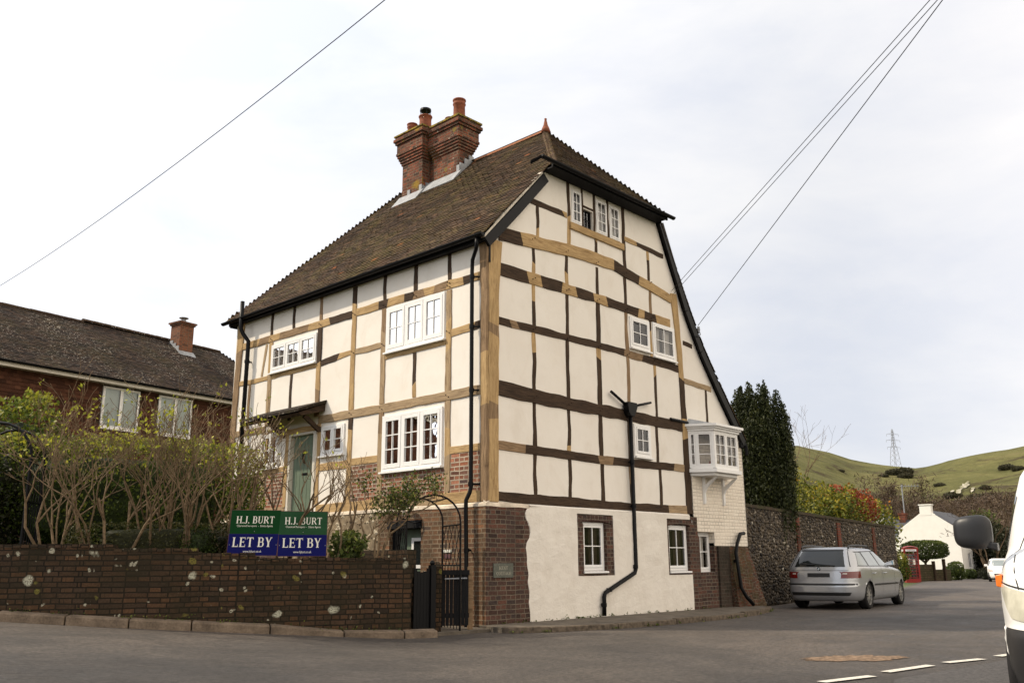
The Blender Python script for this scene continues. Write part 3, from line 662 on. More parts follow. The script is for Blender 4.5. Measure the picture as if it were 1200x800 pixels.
# wavy bottom lip + arched openings' edges
for h in holes:
    for a, b in (((h[0], h[2]), (h[1], h[2])), ((h[1], h[2]), (h[1], h[3])), ((h[1], h[3]), (h[0], h[3])), ((h[0], h[3]), (h[0], h[2]))):
        mb.add([mG(*a, rd(*a)), mG(*b, rd(*b)), mG(*b, .03), mG(*a, .03)], [(0, 1, 2, 3)])
for i in range(22):
    u0, u1 = 1.05+i*.24, 1.05+(i+1)*.24; mb.add([mG(u0, .07, rd(u0, .07)), mG(u1, .07, rd(u1, .07)), mG(u1, .07, .03), mG(u0, .07, .03)], [(0, 1, 2, 3)])
    mb.add([mG(u0, 2.075, rd(u0, 2.07)), mG(u1, 2.075, rd(u1, 2.07)), mG(u1, 2.12, .0), mG(u0, 2.12, .0)], [(0, 1, 2, 3)])
mb.build('lower_render', MT['render'], house, recalc=False)
for h, wn in ((holes[0], GW['a']), (holes[1], GW['b'])):   # exposed brick surround with a shallow arch on top
    mb = MB(); a, b, z0, z1 = h
    mb.box(a+.01, wn[0]-.005, -.068, -.01, z0, wn[3]-.03); mb.box(wn[1]+.005, b-.01, -.068, -.01, z0, wn[3]-.03)
    n = 13
    for i in range(n):
        u0, u1 = a+.012+(b-a-.024)*i/n+.004, a+.012+(b-a-.024)*(i+1)/n-.004; t0, t1 = (i/n-.5)*2, ((i+1)/n-.5)*2
        f0, f1 = .06*(1-t0*t0), .06*(1-t1*t1)
        mb.hexa([(u0, -.074, wn[3]-.03+f0), (u1, -.074, wn[3]-.03+f1), (u1, -.01, wn[3]-.03+f1), (u0, -.01, wn[3]-.03+f0), (u0, -.074, z1-.065+f0), (u1, -.074, z1-.065+f1), (u1, -.01, z1-.065+f1), (u0, -.01, z1-.065+f0)])
    mb.build('brick_surround', MT['brick'], house)

# white painted brick at the right end
mb = MB()
TR = [p for p in topG if p[0] > 6.5]
wall_sheet(mb, mG, [(6.57, 4.06), (8.80, 4.02), (8.9, 3.85)], 1.44, [(6.64, 7.40, 1.44, 1.74)], d=.022, skip=(0,), depth=.32)
mb.add([(8.925, -.022, 1.44), (8.925, 8.8, 1.44), (8.925, 8.8, 3.84), (8.925, -.022, 3.84)], [(0, 1, 2, 3)])
mb.add([(6.57, -.022, 1.44), (6.57, -.022, 4.06), (6.57, 0, 4.06), (6.57, 0, 1.44)], [(0, 1, 2, 3)])
mb.build('painted_brick_wall', MT['painted_brick'], house, recalc=False)

# ---- timbers: each one its own part. seg = list of (t0,t1,material)
TM = [MT['oak_dark'], MT['oak_mid'], MT['oak_new'], MT['oak_grey']]
def timber(name, mp, pts, w, segs=((0, 1, 0),), proud=.014, wob=.0105, back=-.03):
    """pts: centre line (u,v) list; w: width or list; built as short overlapping-free lengths with slightly wavy arrises"""
    P = [Vector(p) for p in pts]; Ls = [0]
    for a, b in zip(P, P[1:]): Ls.append(Ls[-1]+(b-a).length)
    T = Ls[-1]; brk = sorted(set([0, T]+[Ls[i] for i in range(len(Ls))]+[x*T for sg in segs for x in sg[:2]]))
    st = [];
    for a, b in zip(brk, brk[1:]):
        n = max(1, int((b-a)/.13)); st += [a+(b-a)*i/n for i in range(n)]
    st.append(T)
    def pt(s_):
        for i in range(len(P)-1):
            if s_ <= Ls[i+1]+1e-9: t = (s_-Ls[i])/(Ls[i+1]-Ls[i]); return P[i]+(P[i+1]-P[i])*t, (P[i+1]-P[i]).normalized(), i+t
    mb = MB(); seed = random.uniform(0, 99); pr = proud+random.uniform(-.002, .003); vs = []
    for s_ in st:
        p, d, it = pt(min(s_, T)); n = Vector((-d.y, d.x))
        ww = w if not isinstance(w, (list, tuple)) else w[int(it)]+(w[min(len(w)-1, int(it)+1)]-w[int(it)])*(it-int(it))
        e1 = ww/2+wob*2*mn.noise(Vector((s_*2.6, seed, 0)))+wob*.5*mn.noise(Vector((s_*11, seed, 4))); e2 = ww/2+wob*2*mn.noise(Vector((s_*2.6, seed, 7)))
        sk_ = random.uniform(-.045, .045) if any(abs(s_-x*T) < 1e-6 and 0 < x < 1 for sg in segs for x in sg[:2]) else 0
        a, b = p+n*e1+d*sk_, p-n*e2-d*sk_; pp = pr+.003*mn.noise(Vector((s_*6, seed, 2))); ch = .006
        a2, b2 = p+n*(e1-ch)+d*sk_, p-n*(e2-ch)-d*sk_
        vs.append([mp(a.x, a.y, back), mp(a.x, a.y, pp-ch), mp(a2.x, a2.y, pp), mp(b2.x, b2.y, pp), mp(b.x, b.y, pp-ch), mp(b.x, b.y, back)])
    for i in range(len(st)-1):
        tm = (st[i]+st[i+1])/2/T; mi = 0
        for (t0, t1, m_) in segs:
            if t0 <= tm <= t1: mi = m_
        a, b = vs[i], vs[i+1]; fs = [(j, (j+1) % 6, (j+1) % 6+6, j+6) for j in range(6)]
        if i == 0: fs.append(tuple(range(5, -1, -1)))
        if i == len(st)-2: fs.append(tuple(range(6, 12)))
        mb.add(a+b, fs, mi)
    o_ = mb.build(name, TM, house, recalc=False); dv = P[-1]-P[0]
    if abs(dv.y) > abs(dv.x):                              # grain runs along the timber
        lay = o_.data.uv_layers[0].data; a_ = np.empty(len(lay)*2, np.float32); lay.foreach_get('uv', a_); a_ = a_.reshape(-1, 2)[:, ::-1].copy(); a_[:, 1] += seed; lay.foreach_set('uv', a_.ravel())
    return o_
def spl(*marks):                                           # spl(0,.3,2,.5,0): material list with breakpoints
    out = []; t = 0; i = 0
    while i < len(marks):
        mt_ = marks[i]; t1 = marks[i+1] if i+1 < len(marks) else 1; out.append((t, t1, mt_)); t = t1; i += 2
    return out
# gable: corner posts
timber('corner_post', mG, [(.145, 2.12), (.15, 4.0), (.17, 6.1), (.205, 6.93)], [.25, .25, .28, .36], spl(2, .30, 1, .36, 2, .62, 1, .66, 2), .03)
timber('corner_post', mG, [(6.43, 2.12), (6.41, 2.9), (6.40, 4.1), (6.36, 5.3), (6.30, 6.3), (6.20, 7.18)], [.23, .22, .20, .19, .21, .26], spl(0, .33, 2, .42, 0, .60, 2), .026)
# rails
timber('timber_rail', mG, [(.28, 2.215), (2.2, 2.20), (3.6, 2.19), (6.31, 2.20)], [.17, .19, .16, .17], spl(0, .88, 3), .022, .010)
timber('timber_rail', mG, [(.275, 3.11), (3.28, 3.08), (6.30, 3.12)], .165, spl(1, .12, 0, .48, 1, .56, 0, .93, 3), .016)
timber('timber_rail', mG, [(.28, 4.14), (1.6, 4.10), (3.2, 4.09), (6.31, 4.06)], [.28, .26, .24, .22], spl(0, .95, 0), .022, .012)
timber('timber_rail', mG, [(.29, 5.40), (3.28, 5.44), (4.37, 5.44)], .15, spl(0, .08, 1, .13, 0, .95, 1), .016)
timber('timber_rail', mG, [(4.37, 5.43), (6.26, 5.40)], .17, spl(1, .25, 0), .0155)
timber('timber_rail', mG, [(.31, 6.39), (2.0, 6.43), (3.3, 6.45), (6.0, 6.42)], [.25, .23, .20, .19], spl(0, .14, 2, .21, 0, .32, 2, .40, 0, .50, 2, .58, 0, .78, 2, .82, 0, .90, 2), .020, .010)
timber('tie_beam', mG, [(.30, 7.08), (.95, 7.15), (1.7, 7.21), (2.4, 7.28), (3.05, 7.32), (3.85, 7.33), (4.7, 7.21), (5.5, 7.12), (6.08, 7.02)], [.27, .27, .26, .26, .28, .25, .22, .22, .20], spl(0, .11, 2, .62, 0, .78, 2), .026, .010)
timber('timber_rail', mG, [(1.16, 8.03), (2.34, 8.03)], .12, spl(0, .9, 2), .014)
timber('timber_rail', mG, [(4.33, 8.06), (5.85, 8.02)], .11, spl(2, .3, 0), .014)
timber('window_plank', mG, [(2.42, 7.84), (4.28, 7.83)], .15, spl(2), .04, .003)
timber('timber_rail', mG, [(6.52, 6.06), (6.90, 6.03)], .10, spl(0), .014)
timber('timber_rail', mG, [(6.50, 5.15), (7.66, 5.10)], .13, spl(3), .014)
timber('timber_rail', mG, [(6.52, 4.12), (7.0, 4.13)], .12, spl(0), .018)
# studs
def studs(us, v0, v1, w=.095, segs=None):
    for i, u in enumerate(us):
        timber('timber_stud', mG, [(u+random.uniform(-.012, .012), v0-.05), (u+random.uniform(-.02, .02), (v0+v1)/2), (u, v1+.05)], w*1.06, segs[i] if segs else spl(0), .0055, wob=.012)
studs((1.27, 2.27), 2.29, 3.03, .10); studs((3.30,), 2.28, 3.0, .13); studs((4.26,), 2.29, 3.03, .11, [spl(0, .5, 1)]); studs((5.34,), 2.29, 3.03, .10)
studs((1.27, 2.27), 3.19, 4.00, .10, [spl(0), spl(2, .15, 0)]); studs((3.28,), 3.17, 3.99, .13); studs((4.26,), 3.19, 4.0, .11); studs((5.27,), 3.20, 3.97, .10)
studs((1.27, 2.28), 4.23, 5.32, .10, [spl(0, .65, 2), spl(0)]); studs((3.28,), 4.21, 5.36, .15, [spl(0, .8, 2)]); studs((4.30,), 4.21, 5.35, .11, [spl(1)]); studs((5.31,), 4.18, 5.31, .10, [spl(0, .78, 2)])
studs((1.28, 2.29), 5.48, 6.28, .10, [spl(0, .6, 2), spl(0)]); studs((3.30,), 5.52, 6.34, .14); studs((4.30,), 5.53, 6.34, .11, [spl(1)]); studs((5.20,), 5.50, 6.32, .09, [spl(2, .7, 0)])
studs((1.29, 2.31, 3.31, 4.29, 5.26), 6.54, 7.09, .10, [spl(2, .4, 0), spl(2, .45, 0), spl(0), spl(0), spl(1)])
studs((1.43,), 7.34, 7.96, .09, [spl(2, .3, 0)]); studs((2.40,), 7.43, 8.80, .10, [spl(2, .45, 0)]); studs((3.30,), 7.48, 7.75, .09, [spl(0, .8, 2)]); studs((4.32,), 7.42, 8.80, .11, [spl(0)]); studs((5.22,), 7.29, 7.95, .09, [spl(0, .7, 2)])
studs((2.86,), 7.92, 8.78, .07); studs((3.27,), 7.92, 8.78, .08); studs((3.75,), 7.92, 8.78, .08)
studs((7.42,), 4.2, 5.04, .09)
timber('timber_rail', mG, [(2.90, 8.40), (3.22, 8.40)], .06, spl(0), .012)
# front: posts, rails, studs; paler oak puts the sunlit tone into their colour
timber('corner_post', mF, [(.055, 2.12), (.055, 4.0), (.06, 6.0), (.075, 6.93)], [.165, .165, .17, .20], spl(1, .35, 2, .55, 1), .03)
timber('corner_post', mF, [(8.58, 2.12), (8.55, 5.2), (8.48, 6.86)], [.22, .22, .28], spl(1, .85, 2), .028)
PST = [(1.0, [(2.3, 4.0), (4.17, 6.12)], spl(3, .4, 2, .7, 3)), (2.93, [(2.3, 4.0), (4.17, 6.14)], spl(3, .75, 1)), (3.93, [(2.3, 4.0), (4.17, 6.82)], spl(2, .86, 0)), (5.15, [(4.17, 6.14)], spl(1, .3, 2, .6, 0)), (7.10, [(2.3, 4.0), (4.17, 6.14)], spl(3, .6, 2))]
for u, rg, sg in PST:
    for (a, b) in rg: timber('timber_post', mF, [(u, a), (u+random.uniform(-.01, .01), (a+b)/2), (u, b)], .15, sg, .020)
for a, b, sg in ((.16, 3.855, spl(2, .06, 0, .12, 2, .24, 1, .34, 2, .42, 1, .50, 0, .58, 2, .72, 0, .80, 2, .93, 2)), (4.005, 8.44, spl(0, .18, 2, .36, 1, .62, 2, .72, 1, .82, 2))):
    timber('timber_rail', mF, [(a, 6.225), ((a+b)/2, 6.235), (b, 6.245)], .165, sg, .018, .010)
timber('timber_rail', mF, [(.14, 4.09), (3.0, 4.08), (5.05, 4.085)], .17, spl(3, .3, 3, .6, 3), .024)
timber('timber_rail', mF, [(7.15, 4.10), (8.44, 4.10)], .14, spl(3), .022)
timber('timber_rail', mF, [(.14, 2.215), (2.2, 2.21), (5.0, 2.20)], [.20, .20, .17], spl(2, .25, 3, .6, 2), .026)
timber('timber_rail', mF, [(6.2, 2.215), (8.46, 2.22)], .17, spl(3), .024)
timber('timber_rail', mF, [(.14, 3.07), (.92, 3.07)], .14, spl(2), .016); timber('timber_rail', mF, [(3.01, 3.09), (3.85, 3.09)], .14, spl(2), .016)
timber('timber_rail', mF, [(4.01, 3.06), (4.98, 3.06)], .16, spl(2), .016); timber('timber_rail', mF, [(6.30, 3.12), (7.02, 3.12)], .13, spl(2), .016)
timber('timber_rail', mF, [(.15, 5.30), (.92, 5.27)], .15, spl(0, .2, 2), .015); timber('timber_rail', mF, [(3.01, 5.38), (3.85, 5.39)], .14, spl(3), .015)
timber('timber_rail', mF, [(4.01, 5.40), (4.6, 5.37), (5.07, 5.33)], [.10, .15, .13], spl(2, .4, 0), .015); timber('timber_rail', mF, [(7.18, 5.30), (8.44, 5.33)], .12, spl(2), .015)
timber('timber_rail', mF, [(1.08, 5.12), (2.85, 5.12)], .11, spl(2), .016); timber('timber_rail', mF, [(5.23, 5.31), (7.02, 5.31)], .10, spl(2), .016)
for u, a, b, sg in ((.99, 6.32, 6.84, spl(0)), (1.97, 6.32, 6.84, spl(0)), (2.93, 6.32, 6.84, spl(0)), (5.15, 6.33, 6.84, spl(1)), (6.21, 6.33, 6.84, spl(0)), (7.12, 6.33, 6.84, spl(0)), (1.96, 4.18, 5.06, spl(2, .3, 0)), (6.20, 4.2, 5.26, spl(0)), (7.95, 4.2, 5.25, spl(1))):
    timber('timber_stud', mF, [(u, a), (u+.01, (a+b)/2), (u, b)], .105, sg, .012)
timber('timber_stud', mF, [(5.02, 2.30), (5.02, 4.0)], .11, spl(2), .022); timber('timber_stud', mF, [(6.22, 2.30), (6.22, 4.0)], .12, spl(2), .022)
timber('door_head', mF, [(5.08, 3.93), (6.28, 3.93)], .12, spl(2), .03); timber('timber_rail', mF, [(6.3, 4.03), (7.02, 4.03)], .08, spl(1), .018)
timber('timber_stud', mF, [(7.45, 5.38), (7.30, 6.14)], .09, spl(3), .011)
mb = MB()                                                  # oak pegs at the joints
for (mp, L_) in ((mF, [(1.0, z) for z in (6.2, 6.27, 5.3, 4.08)] + [(2.93, z) for z in (6.2, 5.38, 4.08)] + [(3.93, z) for z in (6.22, 5.39, 4.09, 3.08)] + [(5.15, 6.22), (7.1, 6.22), (1.97, 6.22)]), (mG, [(u, z) for u in (1.28, 2.3, 3.3, 4.3, 5.27) for z in (6.42, 7.24, 5.42, 4.1)])):
    for u, v_ in L_:
        for q in (-.035, .035):
            mb.prism([(u+q+.011*cos(t*pi/3), v_+q*.6+.011*sin(t*pi/3)) for t in range(6)], .0, .036, 0, mp); mb.build('oak_peg', MT['oak_dark'], house); mb = MB()

# ---- windows
MT['curtain_brown'] = flat('brown_curtain', (.065, .044, .036), .9)
def window(mp, rect, lights, nx=2, ny=2, proud=.03, fr=.05, cas=.045, bar=.02, sill=.05, cover=None, parent=house, dark_light=(), gl=None, rec=0.0, bars=True, mat='white'):
    """rect u0,u1,v0,v1; lights: list of widths fractions. frame (mesh) > pane, sill, blind"""
    u0, u1, v0, v1 = rect; mb = MB(); pr = proud-rec; bk = pr-.09
    mb.box(u0, u0+fr, v0, v1, bk, pr, 0, lambda a, b, c: mp(a, b, c)); mb.box(u1-fr, u1, v0, v1, bk, pr, 0, mp)
    mb.box(u0+fr, u1-fr, v1-fr, v1, bk, pr, 0, mp); mb.box(u0+fr, u1-fr, v0, v0+fr, bk, pr, 0, mp)
    iu0, iu1 = u0+fr, u1-fr; w = iu1-iu0; x = iu0; n = len(lights); pm = MB(); bl = MB()
    for i, fct in enumerate(lights):
        a, b = x, x+w*fct; x = b
        if i < n-1: mb.box(b-.02, b+.02, v0+fr, v1-fr, bk, pr-.002, 0, mp)
        a += .02 if i else 0; b -= .02 if i < n-1 else 0
        z0, z1 = v0+fr, v1-fr; cp = pr+.008 if i % 2 == 0 else pr+.004; ck = cp-.045
        g = .004
        mb.box(a+g, a+cas, z0+g, z1-g, ck, cp, 0, mp); mb.box(b-cas, b-g, z0+g, z1-g, ck, cp, 0, mp)
        mb.box(a+cas, b-cas, z1-cas, z1-g, ck, cp, 0, mp); mb.box(a+cas, b-cas, z0+g, z0+cas*1.25, ck, cp, 0, mp)
        ga, gb, gc, gd = a+cas, b-cas, z0+cas*1.25, z1-cas
        if bars:
            for q in range(1, nx): u = ga+(gb-ga)*q/nx; mb.box(u-bar/2, u+bar/2, gc, gd, ck+.012, cp-.006, 0, mp)
            for q in range(1, ny):
                v_ = gc+(gd-gc)*q/ny
                for k_ in range(nx):
                    s0 = ga+(gb-ga)*k_/nx+(bar/2 if k_ else 0); s1 = ga+(gb-ga)*(k_+1)/nx-(bar/2 if k_ < nx-1 else 0)
                    mb.box(s0, s1, v_-bar/2, v_+bar/2, ck+.013, cp-.007, 0, mp)
        pm.add([mp(ga, gc, ck+.02), mp(gb, gc, ck+.02), mp(gb, gd, ck+.02), mp(ga, gd, ck+.02)], [(0, 1, 2, 3)])
        if cover == 'blind': bl.add([mp(ga-.02, gc-.03, ck-.05), mp(gb+.02, gc-.03, ck-.05), mp(gb+.02, gd+.03, ck-.05), mp(ga-.02, gd+.03, ck-.05)], [(0, 1, 2, 3)])
        elif cover in ('curtain', 'curtain_dark', 'net') :
            wd = (gb-ga)
            sides = ((0, .42), (.62, 1.02)) if cover == 'curtain' and n == 1 else (((0, 1.02),) if cover == 'net' else (((.5, 1.02),) if n == 1 else (((0, .35),) if i == 0 else (((.6, 1.),) if i == n-1 else ()))))
            for (p0, p1) in sides:
                m_ = 14
                for q in range(m_):
                    t0, t1 = q/m_, (q+1)/m_; c0, c1 = ga+wd*(p0+(p1-p0)*t0), ga+wd*(p0+(p1-p0)*t1)
                    d0, d1 = ck-.07+.018*sin(q*2.1), ck-.07+.018*sin((q+1)*2.1)
                    bl.add([mp(c0, gc-.03, d0), mp(c1, gc-.03, d1), mp(c1, gd+.03, d1), mp(c0, gd+.03, d0)], [(0, 1, 2, 3)])
    f = mb.build('window', MT[mat], parent, bevel=.004)
    pm.build('pane', gl or MT['glass'], f, recalc=False)
    if bl.f: bl.build('blind' if cover == 'blind' else 'curtain', MT['blind'] if cover == 'blind' else (MT['curtain'] if cover != 'curtain_dark' else MT['curtain_brown']), f, recalc=False)
    if sill:
        sb = MB(); sb.hexa([mp(u0-.02, v0-.045, -.02), mp(u1+.02, v0-.045, -.02), mp(u1+.02, v0-.045, pr+sill), mp(u0-.02, v0-.045, pr+sill), mp(u0-.02, v0+.002, -.02), mp(u1+.02, v0+.002, -.02), mp(u1+.02, v0-.012, pr+sill), mp(u0-.02, v0-.012, pr+sill)])
        sb.build('sill', MT[mat], f, bevel=.004)
    return f
T3 = (.333, .334, .333)
window(mF, FW['u'], T3, 2, 2, cover='blind', cas=.07)
window(mF, FW['l'], T3, 2, 3, cover=None, cas=.07)
window(mF, FW['s'], T3, 2, 2, cover='blind', cas=.055)
window(mF, FW['k'], (.5, .5), 1, 2, cover=None)
window(mF, FW['g'], (.5, .5), 1, 2, cover='net')
window(mG, GW['c'], (1,), 2, 2, cover='curtain_dark', proud=.035, fr=.06)
window(mG, GW['d'], (1,), 2, 2, cover=None, proud=.035, fr=.055)
window(mG, GW['e'], (1,), 2, 2, cover='curtain', proud=.03, fr=.05)
window(lambda u, v, d: mG(u, v, d+.0), GW['a'], (1,), 2, 2, cover='curtain_dark', proud=.0, rec=.0, fr=.055, sill=.10)
window(mG, GW['b'], (1,), 2, 2, cover='curtain_dark', proud=.0, fr=.055, sill=.10)
window(mG, GW['n'], (1,), 2, 2, cover='net', proud=-.13, fr=.05, sill=.04)
window(mG, GW['h1'], (1,), 2, 3, proud=.02, fr=.03, cas=.03, sill=0)
window(mG, GW['h3'], (1,), 2, 3, proud=.02, fr=.03, cas=.03, sill=0, cover='net')
window(mG, GW['h4'], (1,), 2, 3, proud=.02, fr=.03, cas=.03, sill=0, cover='net')
window(mG, (GW['h2'][0]+.02, GW['h2'][1]-.01, 7.93, 8.36), (1,), 2, 2, proud=-.05, fr=.02, cas=.02, bar=.012, sill=0, mat='black')
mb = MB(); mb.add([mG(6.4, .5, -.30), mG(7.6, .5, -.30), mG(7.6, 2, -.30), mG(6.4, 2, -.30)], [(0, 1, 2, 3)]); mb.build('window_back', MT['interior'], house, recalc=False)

# ---- doors
mb = MB(); mb.box(5.22, 6.06, 2.12, 3.82, -.14, -.08, 0, mF)
for i in range(6): u = 5.24+.135*i; mb.box(u+.003, u+.128, 2.14, 3.80, -.082, -.070, 0, mF)
dr = mb.build('door', MT['green_door'], house, bevel=.004)
mb = MB(); mb.tube([mF(5.62, 3.42, -.06), mF(5.62, 3.40, -.02), mF(5.62, 3.30, -.02), mF(5.60, 3.2, -.05)], .02, 7); mb.lathe([(.0, -.02), (.05, -.02), (.05, .02), (0, .02)], mF(5.62, 3.45, -.05), 10, axis='x'); mb.build('door_knocker', MT['black'], dr)
mb = MB(); mb.box(5.50, 5.70, 2.95, 3.0, -.075, -.06, 0, mF); mb.build('letter_plate', MT['black'], dr)
mb = MB()
for (a, b, c, d_) in ((5.12, 5.21, 2.1, 3.86), (6.07, 6.14, 2.1, 3.86)): mb.box(a, b, c, d_, -.14, .02, 0, mF)
mb.box(5.21, 6.07, 3.82, 3.87, -.14, .02, 0, mF); mb.build('door_frame', MT['cream_paint'], house)
# canopy over the front door: boarded little roof on brackets
mb = MB()
mb.hexa([mF(4.85, 4.26, .0), mF(7.05, 4.26, .0), mF(7.05, 4.10, .58), mF(4.85, 4.10, .58), mF(4.85, 4.42, .0), mF(7.05, 4.42, .0), mF(7.05, 4.15, .66), mF(4.85, 4.15, .66)])
cp = mb.build('porch_canopy', MT['oak_dark'], house)
mb = MB(); mb.hexa([mF(4.80, 4.43, .0), mF(7.1, 4.43, .0), mF(7.1, 4.17, .7), mF(4.80, 4.17, .7), mF(4.80, 4.49, .0), mF(7.1, 4.49, .0), mF(7.1, 4.23, .7), mF(4.80, 4.23, .7)]); mb.build('canopy_covering', MT['tile_dark'], cp)
for u in (5.0, 6.35):
    mb = MB(); mb.prism([(0, 3.82), (.06, 3.82), (.44, 4.09), (.42, 4.14), (.34, 4.13), (.06, 3.93), (0, 3.93)], u-.035, u+.035, 0, lambda a, b, c: (-a, c, b)); mb.build('canopy_bracket', MT['oak_dark'], cp)
# lower door and its dark frame, lintel
mb = MB(); mb.box(1.72, 2.44, -.1, 1.72, -.2, -.15, 0, mF)
for (a, b, c, d_) in ((1.74, 1.82, -.05, 1.70), (2.34, 2.42, -.05, 1.70), (1.82, 2.34, 1.6, 1.7), (1.82, 2.34, .85, .97)): mb.box(a, b, c, d_, -.15, -.135, 0, mF)
d2 = mb.build('lower_door', MT['green_door'], house)
mb = MB()
for (a, b, c, d_) in ((1.74, 1.80, 1.0, 1.55), (2.02, 2.08, 1.0, 1.55), (1.80, 2.02, 1.0, 1.06), (1.80, 2.02, 1.49, 1.55)): mb.box(a, b, c, d_, -.15, -.115, 0, mF)
w2 = mb.build('door_window', MT['white'], d2); mb = MB(); mb.add([mF(1.8, 1.06, -.125), mF(2.02, 1.06, -.125), mF(2.02, 1.49, -.125), mF(1.8, 1.49, -.125)], [(0, 1, 2, 3)]); mb.build('door_pane', MT['car_glass'], d2, recalc=False)
mb = MB()
for (a, b, c, d_) in ((1.63, 1.71, -.1, 1.75), (2.45, 2.51, -.1, 1.75)): mb.box(a, b, c, d_, -.22, -.02, 0, mF)
mb.box(1.60, 2.58, 1.72, 1.86, -.2, .075, 0, mF); mb.build('lower_door_frame', MT['black_rough'], house)

# ---- rainwater pipes
def pipe(pts, r=.037, clips=(), name='downpipe', dr_=None):
    mb = MB(); mb.tube(pts, r, 10); p = mb.build(name, MT['black'], house, smooth=False)
    for m_ in p.data.polygons: m_.use_smooth = len(m_.vertices) == 4
    for c, d_ in clips:
        mb = MB(); c = Vector(c); mb.tube([c+Vector((0, 0, -.035)), c+Vector((0, 0, .035))], r*1.3, 10); e = c+Vector(d_); mb.tube([c, e], .018, 6)
        mb.build('pipe_clip', MT['black'], p)
    return p
pipe([(-.24, .02, 6.86), (-.24, .02, 6.74), (-.20, .08, 6.66), (-.11, .26, 6.52), (-.11, .27, 6.3), (-.115, .27, 2.36), (-.13, .28, 2.28), (-.17, .33, 2.14), (-.17, .335, 2.0), (-.165, .30, .12), (-.2, .28, .03)], .037,
     [((-.11, .27, 6.2), (.11, -.12, 0)), ((-.11, .27, 5.25), (.11, -.12, 0)), ((-.11, .27, 4.08), (.11, -.12, 0)), ((-.115, .275, 2.42), (.11, -.12, 0)), ((-.165, .32, 1.3), (.1, 0, 0))])
pipe([(-.26, 8.10, 7.30), (-.26, 8.10, 6.62), (-.22, 8.06, 6.5), (-.12, 7.95, 6.3), (-.12, 7.95, 6.0), (-.12, 7.98, 1.2)], .05, [((-.12, 7.95, 5.8), (.12, 0, 0)), ((-.12, 7.96, 4.3), (.12, 0, 0)), ((-.12, 7.97, 3.0), (.12, 0, 0))])
pipe([(4.18, -.10, 4.05), (4.18, -.10, .98), (4.12, -.11, .88), (3.10, -.13, .52), (3.05, -.14, .45), (3.04, -.14, .10)], .042, [((4.18, -.10, 3.1), (0, .1, 0)), ((4.18, -.10, 2.2), (0, .1, 0)), ((4.16, -.10, 1.0), (0, .08, 0)), ((3.24, -.125, .57), (0, .08, 0)), ((3.04, -.14, .3), (0, .1, 0))])
mb = MB(); mb.prism([(4.05, 4.12), (4.02, 4.26), (4.04, 4.34), (4.34, 4.34), (4.36, 4.26), (4.25, 4.05), (4.12, 4.05)], .03, .17, 0, mG); mb.build('rain_hopper', MT['black'], house, bevel=.006)
pipe([(4.10, -.09, 4.26), (3.56, -.08, 4.50)], .03, name='waste_pipe'); pipe([(4.30, -.09, 4.28), (4.98, -.08, 4.44)], .026, name='waste_pipe')
pipe([(8.62, -.10, 1.74), (8.42, -.11, 1.72), (8.20, -.14, 1.50), (8.06, -.17, 1.28), (8.05, -.26, .5), (8.12, -.34, .3), (8.28, -.42, .12)], .042, [((8.08, -.15, 1.1), (0, .15, 0))])
mb = MB(); mb.tube([mG(6.5, 4.17, .03), mG(5.8, 4.18, .035)], .035, 8); mb.build('waste_pipe', MT['black'], house)

# ---- roof: real tiles laid in courses on three slopes
def tiles(mb, org, udir, vdir, width, length, inside, gauge=.1, tw=.168, th=.014, lift=.031, sag=0.0, seed=0):
    """org: lower left of slope; udir along eaves, vdir up the slope; inside(u0,u1,v)->(a,b) clip of the course"""
    nrm = udir.cross(vdir); nrm = nrm if nrm.z > 0 else -nrm; nc = int(length/gauge)+1; rr = random.Random(seed)
    for c in range(nc):
        v_ = c*gauge; rng_ = inside(v_)
        if rng_ is None: continue
        a, b = rng_; off = (tw/2 if c % 2 else 0)+rr.uniform(-.01, .01); i0 = int((a-off)/tw)-1; i1 = int((b-off)/tw)+1
        for i in range(i0, i1+1):
            u0, u1 = max(a, off+i*tw+.0015), min(b, off+(i+1)*tw-.0015)
            if u1-u0 < .03: continue
            dz = rr.uniform(-.003, .005); dv = rr.uniform(-.007, .007); tl = rr.uniform(-.004, .004)
            um = (u0+u1)/2; sg = sag*(mn.noise(Vector((um*.5, v_*.6, seed)))) + dz
            P = lambda u, v2, h: org + udir*u + vdir*v2 + nrm*(h+sg)
            vs = [P(u0, v_+dv, lift-th), P(u1, v_+dv, lift-th+tl), P(u1, v_+gauge*1.3, .001), P(u0, v_+gauge*1.3, .001), P(u0, v_+dv, lift), P(u1, v_+dv, lift+tl), P(u1, v_+gauge*1.3, .001+th), P(u0, v_+gauge*1.3, .001+th)]
            mb.add(vs, [(0, 1, 5, 4), (4, 5, 6, 7), (1, 2, 6, 5), (3, 0, 4, 7)], 0, rr.random())
RX, RZ, RY0, RY1 = 3.80, 11.08, 1.80, 6.95
E0, EZ = -.20, 6.93                                        # eaves line of the front slope
HY, HZ, HX0, HX1 = -.30, 8.86, 1.62, 5.62                   # half-hip eaves
YF = 8.92                                                  # far eaves corner
rm = MB()
vd = Vector((RX-E0, 0, RZ-EZ)); LS = vd.length; vd.normalize(); YV = -.12
def in_front(v_):
    t = v_/LS
    if t > 1: return None
    x = E0+(RX-E0)*t; z = EZ+(RZ-EZ)*t
    far = YF+(RY1-YF)*t
    near = YV
    if z > HZ: near = HY+(RY0-HY)*(z-HZ)/(RZ-HZ)
    return (near, far)
tiles(rm, Vector((E0, 0, EZ)), Vector((0, 1, 0)), vd, 9, LS, in_front, sag=.035, seed=3)
# half hip
hv_ = Vector((0, RY0-HY, RZ-HZ)); LH = hv_.length; hv_.normalize()
def in_hip(v_):
    t = v_/LH
    return None if t > 1 else (HX0+(RX-HX0)*t, HX1+(RX-HX1)*t)
tiles(rm, Vector((0, HY, HZ)), Vector((1, 0, 0)), hv_, 5, LH, in_hip, sag=.02, seed=5)
